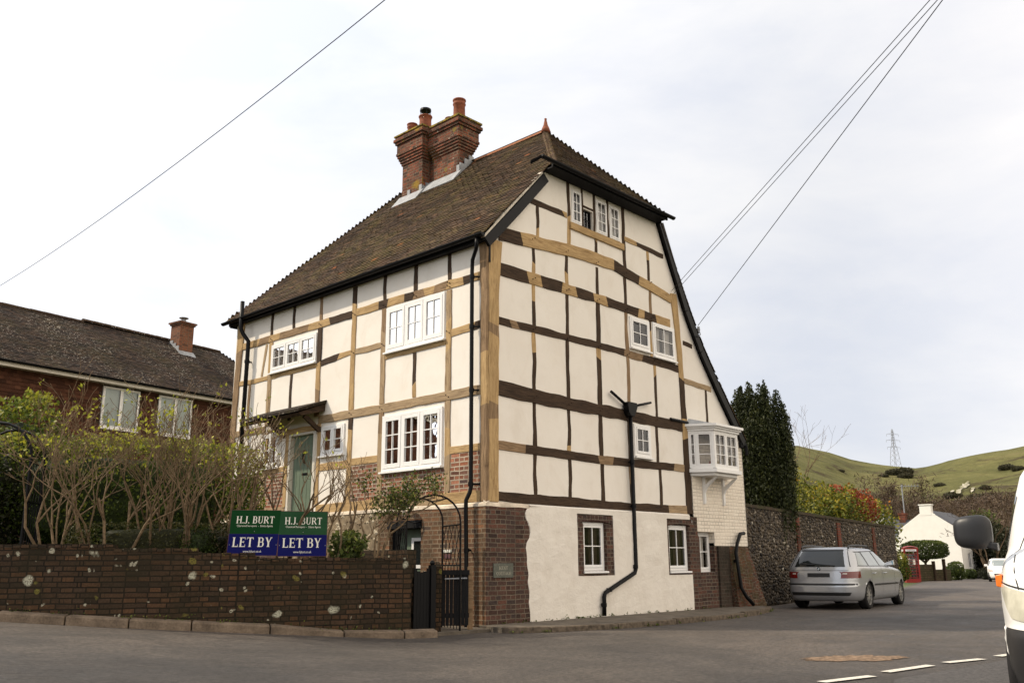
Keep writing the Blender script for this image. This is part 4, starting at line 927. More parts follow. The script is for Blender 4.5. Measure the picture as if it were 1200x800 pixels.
# far hip
fv = Vector((0, RY1-YF, RZ-EZ)); LF = fv.length; fv.normalize()
def in_far(v_):
    t = v_/LF
    return None if t > 1 else (E0+(RX-E0)*t, 6.72+(RX-6.72)*t)
tiles(rm, Vector((0, YF, EZ)), Vector((1, 0, 0)), fv, 9, LF, in_far, seed=8)
# rear slope in three flights down to the catslide
RP = [(RX, RZ), (HX1, HZ+.02), (6.72, 6.90), (7.28, 6.02), (7.96, 5.20), (9.02, 3.98)]
for i in range(5):
    (xa, za), (xb, zb) = RP[i+1], RP[i]; v_ = Vector((xb-xa, 0, zb-za)); Lr = v_.length; v_.normalize()
    if i == 0: f_ = lambda q, L_=Lr: None if q > L_ else (HY+(RY0-HY)*(q/L_), RY1+.95*(1-q/L_))
    else: f_ = lambda q, L_=Lr: None if q > L_ else (YV, 7.9 if i == 1 else 8.7)
    tiles(rm, Vector((xa, 0, za)), Vector((0, 1, 0)), v_, 9, Lr, f_, seed=20+i)
roof = rm.build('tiled_roof', MT['tile'], house, recalc=False)
# under-roof deck so no light leaks in, and verge mortar
mb = MB(); o = .03
xk = E0+(HZ-EZ)/(RZ-EZ)*(RX-E0)
mb.add([(E0, YV, EZ-o), (E0, YF, EZ-o), (RX, RY1, RZ-o), (xk, YV, HZ-o)], [(0, 1, 2), (0, 2, 3)]); mb.add([(xk, YV, HZ-o), (RX, RY1, RZ-o), (RX, RY0, RZ-o)], [(0, 1, 2)])
mb.add([(HX0, HY, HZ-o), (HX1, HY, HZ-o), (RX, RY0, RZ-o)], [(0, 1, 2)]); mb.add([(E0, YF, EZ-o), (RX, RY1, RZ-o), (6.72, YF, EZ-o-.03)], [(0, 1, 2)])
mb.add([(HX1, YV, HZ-o), (RX, RY0, RZ-o), (RX, RY1, RZ-o)], [(0, 1, 2)]); mb.add([(HX1, YV, HZ-o), (RX, RY1, RZ-o), (HX1, RY1+.95, HZ-o)], [(0, 1, 2)])
for i_, ((a, b), (c, d_)) in enumerate(zip(RP[1:], RP[2:])): y_ = (RY1+.95, 8.6, 8.7, 8.7, 8.7); mb.add([(a, YV, b-o), (c, YV, d_-o), (c, y_[i_+1], d_-o), (a, y_[i_], b-o)], [(0, 1, 2), (0, 2, 3)])
mb.build('roof_deck', MT['black_rough'], roof, recalc=False)
# ridge and hip tiles
def ridge(a, b, n, r=.115, mat='tile', name='ridge_tile'):
    a, b = Vector(a), Vector(b); mb = MB(); d = (b-a)/n; dn = d.normalized(); s_ = dn.cross(Vector((0, 0, 1))).normalized(); u_ = s_.cross(dn)
    for i in range(n):
        o_ = a+d*i; rr = r*random.uniform(.97, 1.05); vs = []
        for q, ex in ((o_, 1), (o_+d*.985, .96)):
            for j in range(7): t = pi*j/6; vs.append(tuple(q+(s_*cos(t)*ex+u_*sin(t)*.85*ex)*rr-u_*.05))
        mb.add(vs, [(j, j+1, j+8, j+7) for j in range(6)]+[tuple(range(6, -1, -1))], 0, random.uniform(.7, .98))
    return mb.build(name, MT[mat], roof, recalc=False)
MT['ridge'] = tilemat('ridge_clay', [(0, (.22, .09, .05)), (1, (.32, .14, .08))], mossamt=.9)
ridge((RX, RY0, RZ), (RX, 4.1, RZ), 7, mat='ridge'); ridge((RX, 6.2, RZ), (RX, RY1, RZ), 2, mat='ridge')
ridge((HX0, HY, HZ+.02), (RX, RY0, RZ), 22, .085, name='hip_tile'); ridge((HX1, HY, HZ+.02), (RX, RY0, RZ), 32, .06, name='hip_tile'); ridge((E0, YF, EZ+.02), (RX, RY1, RZ), 52, .075, name='hip_tile')
mb = MB(); mb.lathe([(.13, -.10), (.09, .02), (.055, .10), (.04, .18), (.025, .24), (.035, .27), (.0, .30)], (RX, RY0-.02, RZ+.06), 10)
mb.build('finial', MT['terracotta'], roof, smooth=True)
# bargeboards, verge strips, gutters
mb = MB()
bb = [(-.10, 6.80), (.2, 7.12), (.8, 7.80), (1.45, 8.52), (1.60, 8.72)]
def board(pts, w, y0, y1):
    P = [Vector(p) for p in pts]
    for a, b in zip(P, P[1:]):
        d = (b-a).normalized(); n = Vector((-d.y, d.x)); n = n if n.y < 0 else -n
        mb.hexa([(a.x, y0, a.y), (b.x, y0, b.y), (b.x, y1, b.y), (a.x, y1, a.y), (a.x+n.x*w, y0, a.y+n.y*w), (b.x+n.x*w, y0, b.y+n.y*w), (b.x+n.x*w, y1, b.y+n.y*w), (a.x+n.x*w, y1, a.y+n.y*w)])
board([(x, z-.075) for x, z in ((-.16, 6.93), (.7, 7.84), (1.52, 8.74))], .19, -.115, -.055)
mb.build('bargeboard', MT['black'], roof); mb = MB()
board([(x-.03, z-.05) for x, z in ((5.80, 8.86), (6.72, 6.93), (7.28, 6.05), (7.96, 5.22), (9.02, 4.02))], .17, -.115, -.055)
mb.build('bargeboard', MT['black'], roof)
mb = MB()
for a, b in (((-.17, 6.93), (1.48, 8.72)),):
    mb.hexa([(a[0], -.118, a[1]-.07), (b[0], -.118, b[1]-.07), (b[0], -.02, b[1]-.07), (a[0], -.02, a[1]-.07), (a[0], -.118, a[1]-.012), (b[0], -.118, b[1]-.012), (b[0], -.02, b[1]-.012), (a[0], -.02, a[1]-.012)])
mb.build('verge_mortar', MT['mortar'], roof)
mb = MB(); mb.box(-.16, -.12, -.1, 8.86, 6.82, 6.93); mb.box(-.12, .0, -.1, 8.86, 6.84, 6.86)
mb.box(-.12, 1.2, 8.84, 8.88, 6.80, 6.93)
mb.build('eaves_board', MT['black_rough'], roof)
def gutter(a, b, r=.062, name='gutter'):
    a, b = Vector(a), Vector(b); mb = MB(); d = (b-a).normalized(); s_ = d.cross(Vector((0, 0, 1))).normalized(); vs = []
    for q in (a, b):
        for k_, rr in ((0, r), (1, r-.008)):
            for j in range(9): t = pi+pi*j/8; vs.append(tuple(q+s_*cos(t)*rr+Vector((0, 0, sin(t)*rr))))
    fs = [(j, j+1, j+19, j+18) for j in range(8)] + [(j+9, j+10, j+28, j+27) for j in range(8)] + [(0, 9, 27, 18), (8, 17, 35, 26)] + [tuple(range(0, 9)), tuple(range(18, 27))]
    mb.add(vs, fs); return mb.build(name, MT['black'], roof, recalc=False)
gutter((-.255, -.16, 6.92), (-.255, 8.98, 6.90)); gutter((1.12, -.385, 8.84), (5.80, -.385, 8.86), .058); gutter((1.02, -.2, 8.72), (1.14, -.37, 8.83), .05)
mb = MB(); mb.box(1.55, 5.64, -.325, -.29, 8.77, 8.86); mb.box(1.60, 5.60, -.29, .0, 8.775, 8.80)
mb.build('eaves_board', MT['black_rough'], roof)
mb = MB(); mb.box(8.78, 9.05, -.10, .2, 3.80, 3.93); mb.tube([(8.96, -.13, 3.86), (8.96, -.13, 3.62)], .04, 8); mb.build('catslide_foot', MT['black_rough'], roof)
# iron bracket on the corner post
mb = MB(); mb.box(.02, .055, -.05, -.031, 6.45, 6.88); mb.build('iron_strap', MT['black'], house)

# ---- chimney stack: two joined flues with oversailing courses
ch = MB()
def stack(x0, x1, y0, y1, zb, dx=0):
    z = zb
    dx -= .07
    lv = [(0, 11.42), (.035, 11.49), (.07, 11.56), (.105, 11.63), (.14, 11.70), (.17, 11.77), (.15, 12.02), (.20, 12.09), (.245, 12.18), (.20, 12.24)]
    zp = zb
    for e, zt in lv:
        e *= .78
        ch.box(x0-e, x1+e, y0-e, y1+e, zp, zt+dx); zp = zt+dx+.001
stack(3.16, 4.05, 5.50, 6.30, 10.0, .06); stack(3.36, 3.86, 4.34, 5.28, 10.0, 0)
ch.box(3.45, 3.95, 5.27, 5.52, 10, 12.1)
chim = ch.build('chimney', brick('stack_brick', [(.10, .034, .02), (.24, .068, .034), (.15, .046, .028), (.055, .028, .02), (.28, .09, .045)], (.24, .18, .12), dirt=(.03, .022, .015), mott=.8, spots=[((.30, .19, .02), 1.7, 1.3), ((.20, .15, .03), 5, .7), ((.40, .36, .28), 12, .5)]), roof, bevel=.008)
k = M('mossy_cap'); v = k.uv(obj=True); k.base(k.ramp(k.noise(v, 5, 6, .7), [(.35, (.06, .045, .02)), (.46, (.14, .11, .025)), (.58, (.32, .22, .03))]), .95); k.bump(k.noise(v, 30, 4), .6, .02); MT['moss'] = k.m
mb = MB()
mb.box(2.98, 4.23, 5.33, 6.48, 12.235, 12.275); mb.box(3.18, 4.04, 4.16, 5.28, 12.175, 12.225)
mb.hexa([(3.02, 5.37, 12.275), (4.2, 5.37, 12.275), (4.2, 6.44, 12.275), (3.02, 6.44, 12.275), (3.3, 5.6, 12.39), (3.9, 5.6, 12.39), (3.9, 6.2, 12.39), (3.3, 6.2, 12.39)])
mb.hexa([(3.22, 4.20, 12.225), (4.0, 4.20, 12.225), (4.0, 5.24, 12.225), (3.22, 5.24, 12.225), (3.45, 4.4, 12.35), (3.8, 4.4, 12.35), (3.8, 5.0, 12.35), (3.45, 5.0, 12.35)])
mb.build('chimney_cap', MT['moss'], chim)
def pot(x, y, z, r, h, band=True):
    mb = MB(); pr = [(r*1.05, 0), (r, .06), (r*.94, h*.72)] + ([(r*1.06, h*.76), (r*1.08, h*.80), (r*.96, h*.84)] if band else []) + [(r*1.0, h*.93), (r*1.10, h*.95), (r*1.1, h), (r*.8, h), (r*.75, h*.7)]
    mb.lathe(pr, (x, y, z), 18); p = mb.build('chimney_pot', MT['terracotta'], chim, smooth=True); return p
pot(3.62, 4.60, 12.30, .160, .60); pot(3.45, 6.28, 12.30, .135, .44); pot(3.7, 5.03, 12.28, .13, .28)
p2 = pot(3.5, 5.80, 12.34, .17, .48, False)
mb = MB(); mb.lathe([(.10, .40), (.15, .41), (.15, .46), (.145, .46)], (3.5, 5.80, 12.38), 16); mb.lathe([(.0, .66), (.15, .655), (.155, .60), (.0, .60)], (3.5, 5.80, 12.38), 16)
for j in range(6): t = j*pi/3; mb.tube([(3.5+.145*cos(t), 5.8+.145*sin(t), 12.85), (3.5+.145*cos(t), 5.8+.145*sin(t), 13.02)], .008, 5)
mb.build('cowl', MT['black'], p2)
# lead flashing round the stack
mb = MB()
def rz(x): return EZ+(x-E0)*(RZ-EZ)/(RX-E0)
def rz_strip(x, y0, y1, h=.14, out_=.02): mb.hexa([(x-.28, y0, rz(x-.28)+.025), (x-.28, y1, rz(x-.28)+.025), (x-.01, y1, rz(x)+.02), (x-.01, y0, rz(x)+.02), (x-.29, y0, rz(x-.28)+.045), (x-.29, y1, rz(x-.28)+.045), (x-out_, y1, rz(x)+h), (x-out_, y0, rz(x)+h)])
rz_strip(3.16, 5.42, 6.38, .10); rz_strip(3.36, 4.22, 5.46, .10)
for i in range(3): x = 3.36+i*.16; mb.box(x, x+.16, 4.27, 4.298, rz(x)-.1, min(11.25, rz(x+.16)+.16))
for i in range(2): x = 3.16+i*.12; mb.box(x, x+.12, 5.455, 5.498, rz(x)-.1, rz(x)+.2)
mb.box(3.13, 3.158, 5.95, 6.05, rz(3.16), rz(3.16)+.22); mb.box(3.13, 3.158, 5.48, 5.58, rz(3.16), rz(3.16)+.24); mb.box(3.33, 3.358, 4.28, 4.38, rz(3.36), rz(3.36)+.26)
mb.build('lead_flashing', MT['lead'], chim)

# ---- oriel bay window
bay = None
BP = [(6.50, 0), (6.80, .50), (7.86, .50), (8.16, 0)]       # plan (X, outward)
b0, b1 = 3.14, 3.98
def face(a, b):
    """map for a canted face running from plan point a to b"""
    A, B = Vector((a[0], -a[1])), Vector((b[0], -b[1])); d = (B-A).normalized(); n = Vector((d.y, -d.x))
    return (lambda u, v, dd: (A.x+d.x*u+n.x*dd, A.y+d.y*u+n.y*dd, v)), (B-A).length
mb = MB()
mb.prism([(x, -y) for x, y in [(6.46, -.02), (6.77, .56), (7.89, .56), (8.20, -.02)]], b0-.10, b0-.015); mb.prism([(x, -y) for x, y in [(6.55, -.02), (6.83, .46), (7.83, .46), (8.11, -.02)]], b0-.17, b0-.101)
bay = mb.build('bay_window', MT['white'], house, bevel=.006)
for (a, b, lt) in ((BP[0], BP[1], (.30, .70)), (BP[1], BP[2], (.5, .5)), (BP[2], BP[3], (1,))):
    mp_, ln = face(a, b); mb = MB(); W_ = .05
    mb.box(.0, W_, b0, b1, -.06, .01, 0, mp_); mb.box(ln-W_, ln, b0, b1, -.06, .01, 0, mp_); mb.box(W_, ln-W_, b0-.01, b0+.05, -.06, .01, 0, mp_); mb.box(W_, ln-W_, b1-.05, b1, -.06, .01, 0, mp_)
    x = W_; pn = MB(); il = ln-2*W_
    for i, f_ in enumerate(lt):
        p, q = x, x+il*f_; x = q
        if i < len(lt)-1: mb.box(q-.02, q+.02, b0+.05, b1-.05, -.06, .008, 0, mp_)
        p += .02 if i else 0; q -= .02 if i < len(lt)-1 else 0
        for (c, d_, e, f2) in ((p+.002, p+.035, b0+.052, b1-.052), (q-.035, q-.002, b0+.052, b1-.052), (p+.035, q-.035, b0+.052, b0+.09), (p+.035, q-.035, b1-.085, b1-.052)): mb.box(c, d_, e, f2, -.045, .004, 0, mp_)
        nv = 2 if (q-p) > .3 and len(lt) == 2 and a == BP[1] else 1
        for j in (1, 2): z = b0+.09+(b1-b0-.175)*j/3; mb.box(p+.035, q-.035, z-.009, z+.009, -.035, -.004, 0, mp_)
        if nv == 2: mb.box((p+q)/2-.009, (p+q)/2+.009, b0+.09, b1-.085, -.036, -.003, 0, mp_)
        pn.add([mp_(p+.035, b0+.09, -.03), mp_(q-.035, b0+.09, -.03), mp_(q-.035, b1-.085, -.03), mp_(p+.035, b1-.085, -.03)], [(0, 1, 2, 3)])
    mb.build('bay_frame', MT['white'], bay); pn.build('pane', MT['glass'], bay, recalc=False)
mb = MB()
for i, (e, z0, z1) in enumerate(((.05, b1, b1+.05), (.09, b1+.05, b1+.09), (.14, b1+.09, b1+.15))): mb.prism([(6.5-e, .03), (6.8-e*.6, -.5-e), (7.86+e*.6, -.5-e), (8.16+e, .03)], z0+.001, z1)
mb.build('bay_cornice', MT['white'], bay, bevel=.005)
mb = MB(); mb.hexa([(6.42, .0, b1+.15), (6.75, -.58, b1+.15), (7.9, -.58, b1+.15), (8.25, .0, b1+.15), (6.6, .0, b1+.30), (6.95, -.3, b1+.22), (7.7, -.3, b1+.22), (8.0, .0, b1+.30)]); mb.build('bay_roof', MT['lead'], bay)
mb = MB(); mb.add([(6.55, .05, b0), (8.1, .05, b0), (8.1, .05, b1), (6.55, .05, b1)], [(0, 1, 2, 3)]); mb.add([(6.52, 0, b0+.01), (6.8, -.46, b0+.01), (7.86, -.46, b0+.01), (8.14, 0, b0+.01)], [(0, 1, 2, 3)]); mb.build('bay_interior', MT['interior'], bay, recalc=False)
mb = MB(); mb.lathe([(.0, 0), (.05, 0), (.07, .06), (.05, .14), (.0, .15)], (6.98, -.3, b0+.03), 10); mb.build('orange_vase', flat('orange_glaze', (.45, .12, .03), .5), bay, smooth=True)
for x in (7.03, 7.93-.05):
    mb = MB(); mb.prism([(.0, 2.36), (.035, 2.36), (.05, 2.42), (.05, 2.62), (.10, 2.72), (.40, 2.97), (.34, 2.97), (.08, 2.80), (.05, 2.80), (.05, 2.97), (0, 2.97)], x-.035, x+.035, 0, lambda a, b, c: (c, -.022-a, b)); mb.build('bay_bracket', MT['white'], bay, bevel=.004)

# ---- brick buttress at the right foot, name plaque, lantern
mb = MB(); mb.hexa([(7.99, -.24, -.05), (8.95, -.42, -.05), (9.30, .02, -.05), (7.99, .05, -.05), (7.99, -.05, 1.42), (8.86, -.05, 1.42), (8.93, .04, 1.42), (7.99, .05, 1.42)])
bm = bmesh.new(); vs_ = [bm.verts.new(v_) for v_ in mb.v]; [bm.faces.new([vs_[i_] for i_ in f2]) for f2 in mb.f]; bmesh.ops.recalc_face_normals(bm, faces=bm.faces); bmesh.ops.subdivide_edges(bm, edges=bm.edges[:], cuts=9, use_grid_fill=True)
for v_ in bm.verts: n3 = mn.noise_vector(v_.co*4)*.03+mn.noise_vector(v_.co*13)*.014; v_.co += n3
mb = MB(); bm.verts.index_update(); mb.v = [tuple(v_.co) for v_ in bm.verts]; mb.f = [tuple(v_.index for v_ in f2.verts) for f2 in bm.faces]; mb.mi = [0]*len(mb.f); mb.r = [.5]*len(mb.f); bm.free()
mb.build('buttress', brick('mossy_buttress_brick', [(.04, .026, .02), (.115, .042, .026), (.07, .034, .024)], (.16, .125, .09), dirt=(.05, .045, .014), mott=.6), house)
mb = MB(); mb.box(7.50, 7.98, -.05, .02, -.1, 1.43); mb.build('brick_pier', brick('dark_pier_brick', [(.035, .028, .02), (.06, .04, .03)], (.10, .08, .06), dirt=(.02, .016, .01)), house)
# ------------------------------------------------------------------ lettering
def glyph(c):
    """strokes of a bold roman capital in a cell of height 1: returns (polys, advance)"""
    P = []; sw, th, sf = .17, .075, .055
    def bar(x0, y0, x1, y1): P.append([(x0, y0), (x1, y0), (x1, y1), (x0, y1)])
    def stem(x, ser=True, y0=0, y1=1, w=sw):
        bar(x, y0, x+w, y1)
        if ser: bar(x-.07, y0, x, y0+sf); bar(x+w, y0, x+w+.07, y0+sf); bar(x-.07, y1-sf, x, y1); bar(x+w, y1-sf, x+w+.07, y1)
    def diag(x0, y0, x1, y1, w): P.append([(x0-w/2, y0), (x0+w/2, y0), (x1+w/2, y1), (x1-w/2, y1)])
    def arc(cx, cy, rx, ry, a0, a1, w1, w2, n=12):
        for i in range(n):
            t0, t1 = R(a0+(a1-a0)*i/n), R(a0+(a1-a0)*(i+1)/n)
            f = lambda t: w2+(w1-w2)*abs(cos(t))
            P.append([(cx+rx*cos(t0), cy+ry*sin(t0)), (cx+rx*cos(t1), cy+ry*sin(t1)), (cx+(rx-f(t1))*cos(t1), cy+(ry-w2)*sin(t1)), (cx+(rx-f(t0))*cos(t0), cy+(ry-w2)*sin(t0))])
    A = .8
    if c == 'H': stem(.07); stem(.60); bar(.24, .47, .60, .47+th); A = .86
    elif c == 'J': bar(.22, .2, .22+sw, 1); bar(.15, 1-sf, .22, 1); bar(.39, 1-sf, .46, 1); arc(.15, .2, .24, .22, 0, -150, sw, th); A = .48
    elif c == '.': bar(.02, 0, .17, .15); A = .24
    elif c == ' ': A = .30
    elif c == 'B': stem(.07, False); bar(0, 0, .07, sf); bar(0, 1-sf, .07, 1); [bar(.24, y, .42, y+th) for y in (0, .48, 1-th)]; arc(.42, .277, .27, .278, -90, 90, sw, th); arc(.40, .74, .24, .26, -90, 90, sw, th); A = .74
    elif c == 'U': bar(.07, .3, .07+sw, 1); bar(0, 1-sf, .07, 1); bar(.24, 1-sf, .31, 1); bar(.60, .3, .60+th, 1); bar(.53, 1-sf, .6, 1); bar(.675, 1-sf, .745, 1); arc(.372, .3, .303, .31, 180, 360, .12, th); A = .80
    elif c == 'R': stem(.07); [bar(.24, y, .42, y+th) for y in (.46, 1-th)]; arc(.42, .73, .26, .27, -90, 90, sw, th); diag(.72, 0, .42, .47, .17); bar(.72, 0, .82, sf); A = .82
    elif c == 'T': stem(.29, False); bar(.22, 0, .29, sf); bar(.46, 0, .53, sf); bar(.02, 1-th, .73, 1); bar(.02, .78, .06, 1-th); bar(.69, .78, .73, 1-th); A = .76
    elif c == 'L': stem(.07); bar(.24, 0, .62, th); bar(.58, th, .62, .26); A = .68
    elif c == 'E': stem(.07, False); bar(0, 0, .07, sf); bar(0, 1-sf, .07, 1); bar(.24, 0, .64, th); bar(.60, th, .64, .27); bar(.24, 1-th, .62, 1); bar(.58, .76, .62, 1-th); bar(.24, .48, .46, .48+th); bar(.46, .40, .50, .62); A = .70
    elif c == 'Y': stem(.29, False, 0, .46); bar(.22, 0, .29, sf); bar(.46, 0, .53, sf); diag(.375, .44, .12, 1, .17); diag(.40, .44, .65, 1, .08); bar(-.0, 1-sf, .26, 1); bar(.54, 1-sf, .76, 1); A = .76
    elif c == 'K': stem(.07); diag(.26, .42, .62, 1, .08); diag(.68, 0, .36, .56, .17); bar(.52, 1-sf, .74, 1); bar(.56, 0, .80, sf); A = .80
    elif c == 'N': bar(.09, 0, .09+th, 1); diag(.62, 0, .14, 1, .17); bar(.60, 0, .60+th, 1); bar(0, 1-sf, .2, 1); bar(.02, 0, .24, sf); bar(.52, 1-sf, .76, 1); A = .78
    elif c == 'C': arc(.42, .5, .42, .5, 50, 310, sw, th); bar(.64, .66, .69, .92); A = .78
    elif c == 'G': arc(.42, .5, .42, .5, 50, 320, sw, th); bar(.60, .12, .72, .44); bar(.52, .44, .80, .44+sf); bar(.64, .66, .69, .92); A = .84
    elif c == 'O': arc(.42, .5, .42, .5, 0, 360, sw, th, 22); A = .86
    elif c == 'A': diag(.62, 0, .36, 1, .17); diag(.12, 0, .36, 1, .075); bar(.2, .30, .54, .30+th); bar(0, 0, .24, sf); bar(.5, 0, .78, sf); A = .80
    return P, A
def word(txt, mp, u0, v0, h, width=None, d=.003, bold=1.0):
    """letters laid on the surface mp(u,v,d); width rescales the word to that length"""
    tot = sum(glyph(c)[1]+.07 for c in txt); sx = (width/tot) if width else h; mb = MB(); x = 0
    for c in txt:
        ps, a = glyph(c)
        for i, p in enumerate(ps):
            e = d+.0004*(i % 5); mb.add([mp(u0+(x+q[0])*sx, v0+q[1]*h, e) for q in p], [tuple(range(len(p)))])
        x += a+.07
    return mb
def small_text(txt, size, mp, uc, v0, parent, mat, name='lettering', d=.003, xs=1.0):
    cu = bpy.data.curves.new('t', 'FONT'); cu.body = txt; cu.size = size; cu.align_x = 'CENTER'; cu.resolution_u = 2
    to = bpy.data.objects.new('t', cu); COL.objects.link(to); bpy.context.view_layer.update()
    me = bpy.data.meshes.new_from_object(to.evaluated_get(bpy.context.evaluated_depsgraph_get())); bpy.data.objects.remove(to)
    for v_ in me.vertices: v_.co = mp(uc+v_.co.x*xs, v0+v_.co.y, d)
    me.materials.clear(); me.materials.append(mat); me.name = name; o_ = bpy.data.objects.new(name, me); COL.objects.link(o_); o_.parent = parent; return o_

# name plaque on the gable brickwork
mpl = lambda u, v, d: (u, -.062-d, v)
mb = MB(); mb.box(.11, .60, -.064, -.04, .84, 1.08); pq = mb.build('name_plaque', MT['slate_sign'], house, bevel=.004)
mb = word('KENT', mpl, .245, .975, .055, .22, .003); mb.build('lettering', MT['letter_dim'], pq, recalc=False)
mb = word('COTTAGE', mpl, .175, .885, .055, .37, .003); mb.build('lettering', MT['letter_dim'], pq, recalc=False)
# small sign on the house wall beside the arch and wall lantern by the lower door
mb = MB(); mb.box(.80, .99, 1.27, 1.32, .06, .075, 0, mF); mb.build('wall_sign', MT['letter'], house)
mb = MB(); mb.box(.82, .97, 1.17, 1.24, .06, .075, 0, mF); mb.build('wall_sign', MT['sign_frame'], house)
ln = None
mb = MB(); mb.tube([mF(1.62, 1.84, .07), mF(1.66, 1.80, .16), mF(1.80, 1.84, .22)], .014, 6)
for q in range(4): a = pi/4+q*pi/2; mb.tube([(-.24+.06*cos(a), 1.9+.06*sin(a), 1.88), (-.24+.085*cos(a), 1.9+.085*sin(a), 2.10)], .008, 5)
mb.lathe([(.0, .0), (.075, 0), (.075, .02), (0, .02)], (-.24, 1.9, 1.86), 4); mb.lathe([(.12, 0), (.10, .02), (.03, .09), (.0, .12)], (-.24, 1.9, 2.10), 4)
ln = mb.build('wall_lantern', MT['black'], house); mb = MB(); mb.lathe([(.02, 0), (.035, .04), (.03, .1), (.0, .12)], (-.24, 1.9, 1.92), 8); mb.build('lamp_bulb', MT['cream_paint'], ln, smooth=True)

# ------------------------------------------------------------------ GARDEN WALL (left)
def seg_wall(mb, P, th, zb, zt, mi=0, step=.5):
    """wall following polyline P (face line), thickness th to the back, base/top heights as functions of arc length"""
    seg, tot = along(P, 0); n = int(tot/step); pr = []
    for i in range(n+1):
        s_ = tot*i/n; p, d, nn_ = at_line(P, s_); pr.append((s_, p, nn_))
    for (s0, p0, n0), (s1, p1, n1) in zip(pr, pr[1:]):
        sm = (s0+s1)/2; t = zt(sm)
        mb.hexa([(p0.x, p0.y, zb(s0)), (p1.x, p1.y, zb(s1)), (p1.x+n1.x*th, p1.y+n1.y*th, zb(s1)), (p0.x+n0.x*th, p0.y+n0.y*th, zb(s0)),
                 (p0.x, p0.y, t), (p1.x, p1.y, t), (p1.x+n1.x*th, p1.y+n1.y*th, t), (p0.x+n0.x*th, p0.y+n0.y*th, t)], mi)
    return pr
# top steps down towards the gate
S_AT = lambda x: min(((at_line(WL, q*.05)[0].x-x)**2, q*.05) for q in range(int(WTOT/.05)))[1]
s_a, s_b, s_c = S_AT(-5.55), S_AT(-4.60), S_AT(-3.0)
def wtop(s_): return 1.325 if s_ < s_a else (1.265 if s_ < s_b else (1.20 if s_ < S1 else 1.125+.0*s_))
S1 = S_AT(-3.9)
gw = None
mb = MB(); seg, tot = along(WL, 0); cuts = sorted(set([0, s_a, s_b, S1, WTOT]+[x[0] for x in seg]+[S_AT(-2.6)]))
for a, b in zip(cuts, cuts[1:]):
    if b-a < .02: continue
    m_ = max(1, int((b-a)/.45))
    for i in range(m_):
        s0, s1 = a+(b-a)*i/m_, a+(b-a)*(i+1)/m_; (p0, d0, n0), (p1, d1, n1) = at_line(WL, s0+1e-4), at_line(WL, s1-1e-4); t = wtop((s0+s1)/2); th = .24
        mb.hexa([(p0.x, p0.y, wz(s0)-.3), (p1.x, p1.y, wz(s1)-.3), (p1.x+n1.x*th, p1.y+n1.y*th, wz(s1)-.3), (p0.x+n0.x*th, p0.y+n0.y*th, wz(s0)-.3),
                 (p0.x, p0.y, t), (p1.x, p1.y, t), (p1.x+n1.x*th, p1.y+n1.y*th, t), (p0.x+n0.x*th, p0.y+n0.y*th, t)])
bm = bmesh.new()
gwo = mb.build('garden_wall', MT['brick_garden'])
tag(gwo, 'low old brown brick garden wall with pale lichen spots below the bare hedge', 'wall')
mb = MB(); s_ = 0
while s_ < WTOT-.02:                                       # coping of bricks on edge, slightly uneven
    l = .112; e = min(WTOT, s_+l); (p0, d0, n0), (p1, d1, n1) = at_line(WL, s_), at_line(WL, e-.008); t = wtop((s_+e)/2)+.001; h = .045+random.uniform(-.007, .008); o_ = -.008+random.uniform(-.006, .006)
    q = lambda p, n_, o2: (p.x+n_.x*o2, p.y+n_.y*o2)
    mb.hexa([(*q(p0, n0, o_), t), (*q(p1, n1, o_), t), (*q(p1, n1, .245), t), (*q(p0, n0, .245), t), (*q(p0, n0, o_+.006), t+h), (*q(p1, n1, o_+.006), t+h), (*q(p1, n1, .24), t+h), (*q(p0, n0, .24), t+h)]); s_ = e
mb.build('coping', MT['brick_garden'], gwo)

# garden ground behind the wall
GP = [(p.x+n_.x*.2, p.y+n_.y*.2) for p, d, n_ in (at_line(WL, q*WTOT/30) for q in range(31))]
mb = MB(); mb.v = []
poly = [(-30, 18)] + GP + [(-1.62, 3.2), (-.05, 3.2), (-.05, 9), (1, 9), (9, 9), (9, 40), (-30, 40)]
mb.prism(poly, .2, 1.12); structure('garden_ground', mb, MT['soil'], recalc=True)
mb = MB(); mb.box(-1.62, -1.44, .15, 3.2, .0, 1.30); ob = mb.build('retaining_wall', MT['brick_garden']); tag(ob, 'short brick wall holding back the garden beside the path to the lower door', 'wall')

# ------------------------------------------------------------------ gates, pier, arch
def depthpt(x, D): pass
t = thing('garden_gate', 'narrow black boarded gate between the garden wall end and a brick pier', 'gate', (-1.73, -.12, .06))
mb = MB(); n = 5
A, B = Vector((0, 0)), Vector((.26, .05))
for i in range(n):
    x0, x1 = .02+i*.058, .02+(i+1)*.058-.004; h0 = .93-.10*math.sqrt(max(0, 1-((i+.5)/n-1)**2)) if 0 else .98-.09*sin(pi*(i+.5)/n)
    mb.box(x0, x1, 0, .022, .03, h0)
mb.build('gate_boards', MT['black'], t); mb = MB(); mb.box(.02, .31, .022, .05, .2, .28); mb.box(.02, .31, .022, .05, .72, .80); mb.build('gate_rail', MT['black'], t)
mb = MB(); mb.box(.31, .40, -.03, .06, -.05, 1.0); mb.lathe([(.03, 0), (.045, .03), (.03, .06), (0, .075)], (.355, .015, 1.0), 10); mb.build('gate_post', MT['black'], t)
t.rotation_euler.z = R(-10)
mb = MB(); mb.box(-.09, .09, -.12, .12, -.1, .98); mb.hexa([(-.1, -.13, .98), (.1, -.13, .98), (.1, .13, .98), (-.1, .13, .98), (-.05, -.08, 1.06), (.05, -.08, 1.06), (.05, .08, 1.06), (-.05, .08, 1.06)])
ob = mb.build('gate_pier', MT['brick_garden'], loc=(-1.17, -.02, .05)); ob.rotation_euler.z = R(-40); tag(ob, 'slim dark brick pier between the black gate and the slatted gate', 'pier')
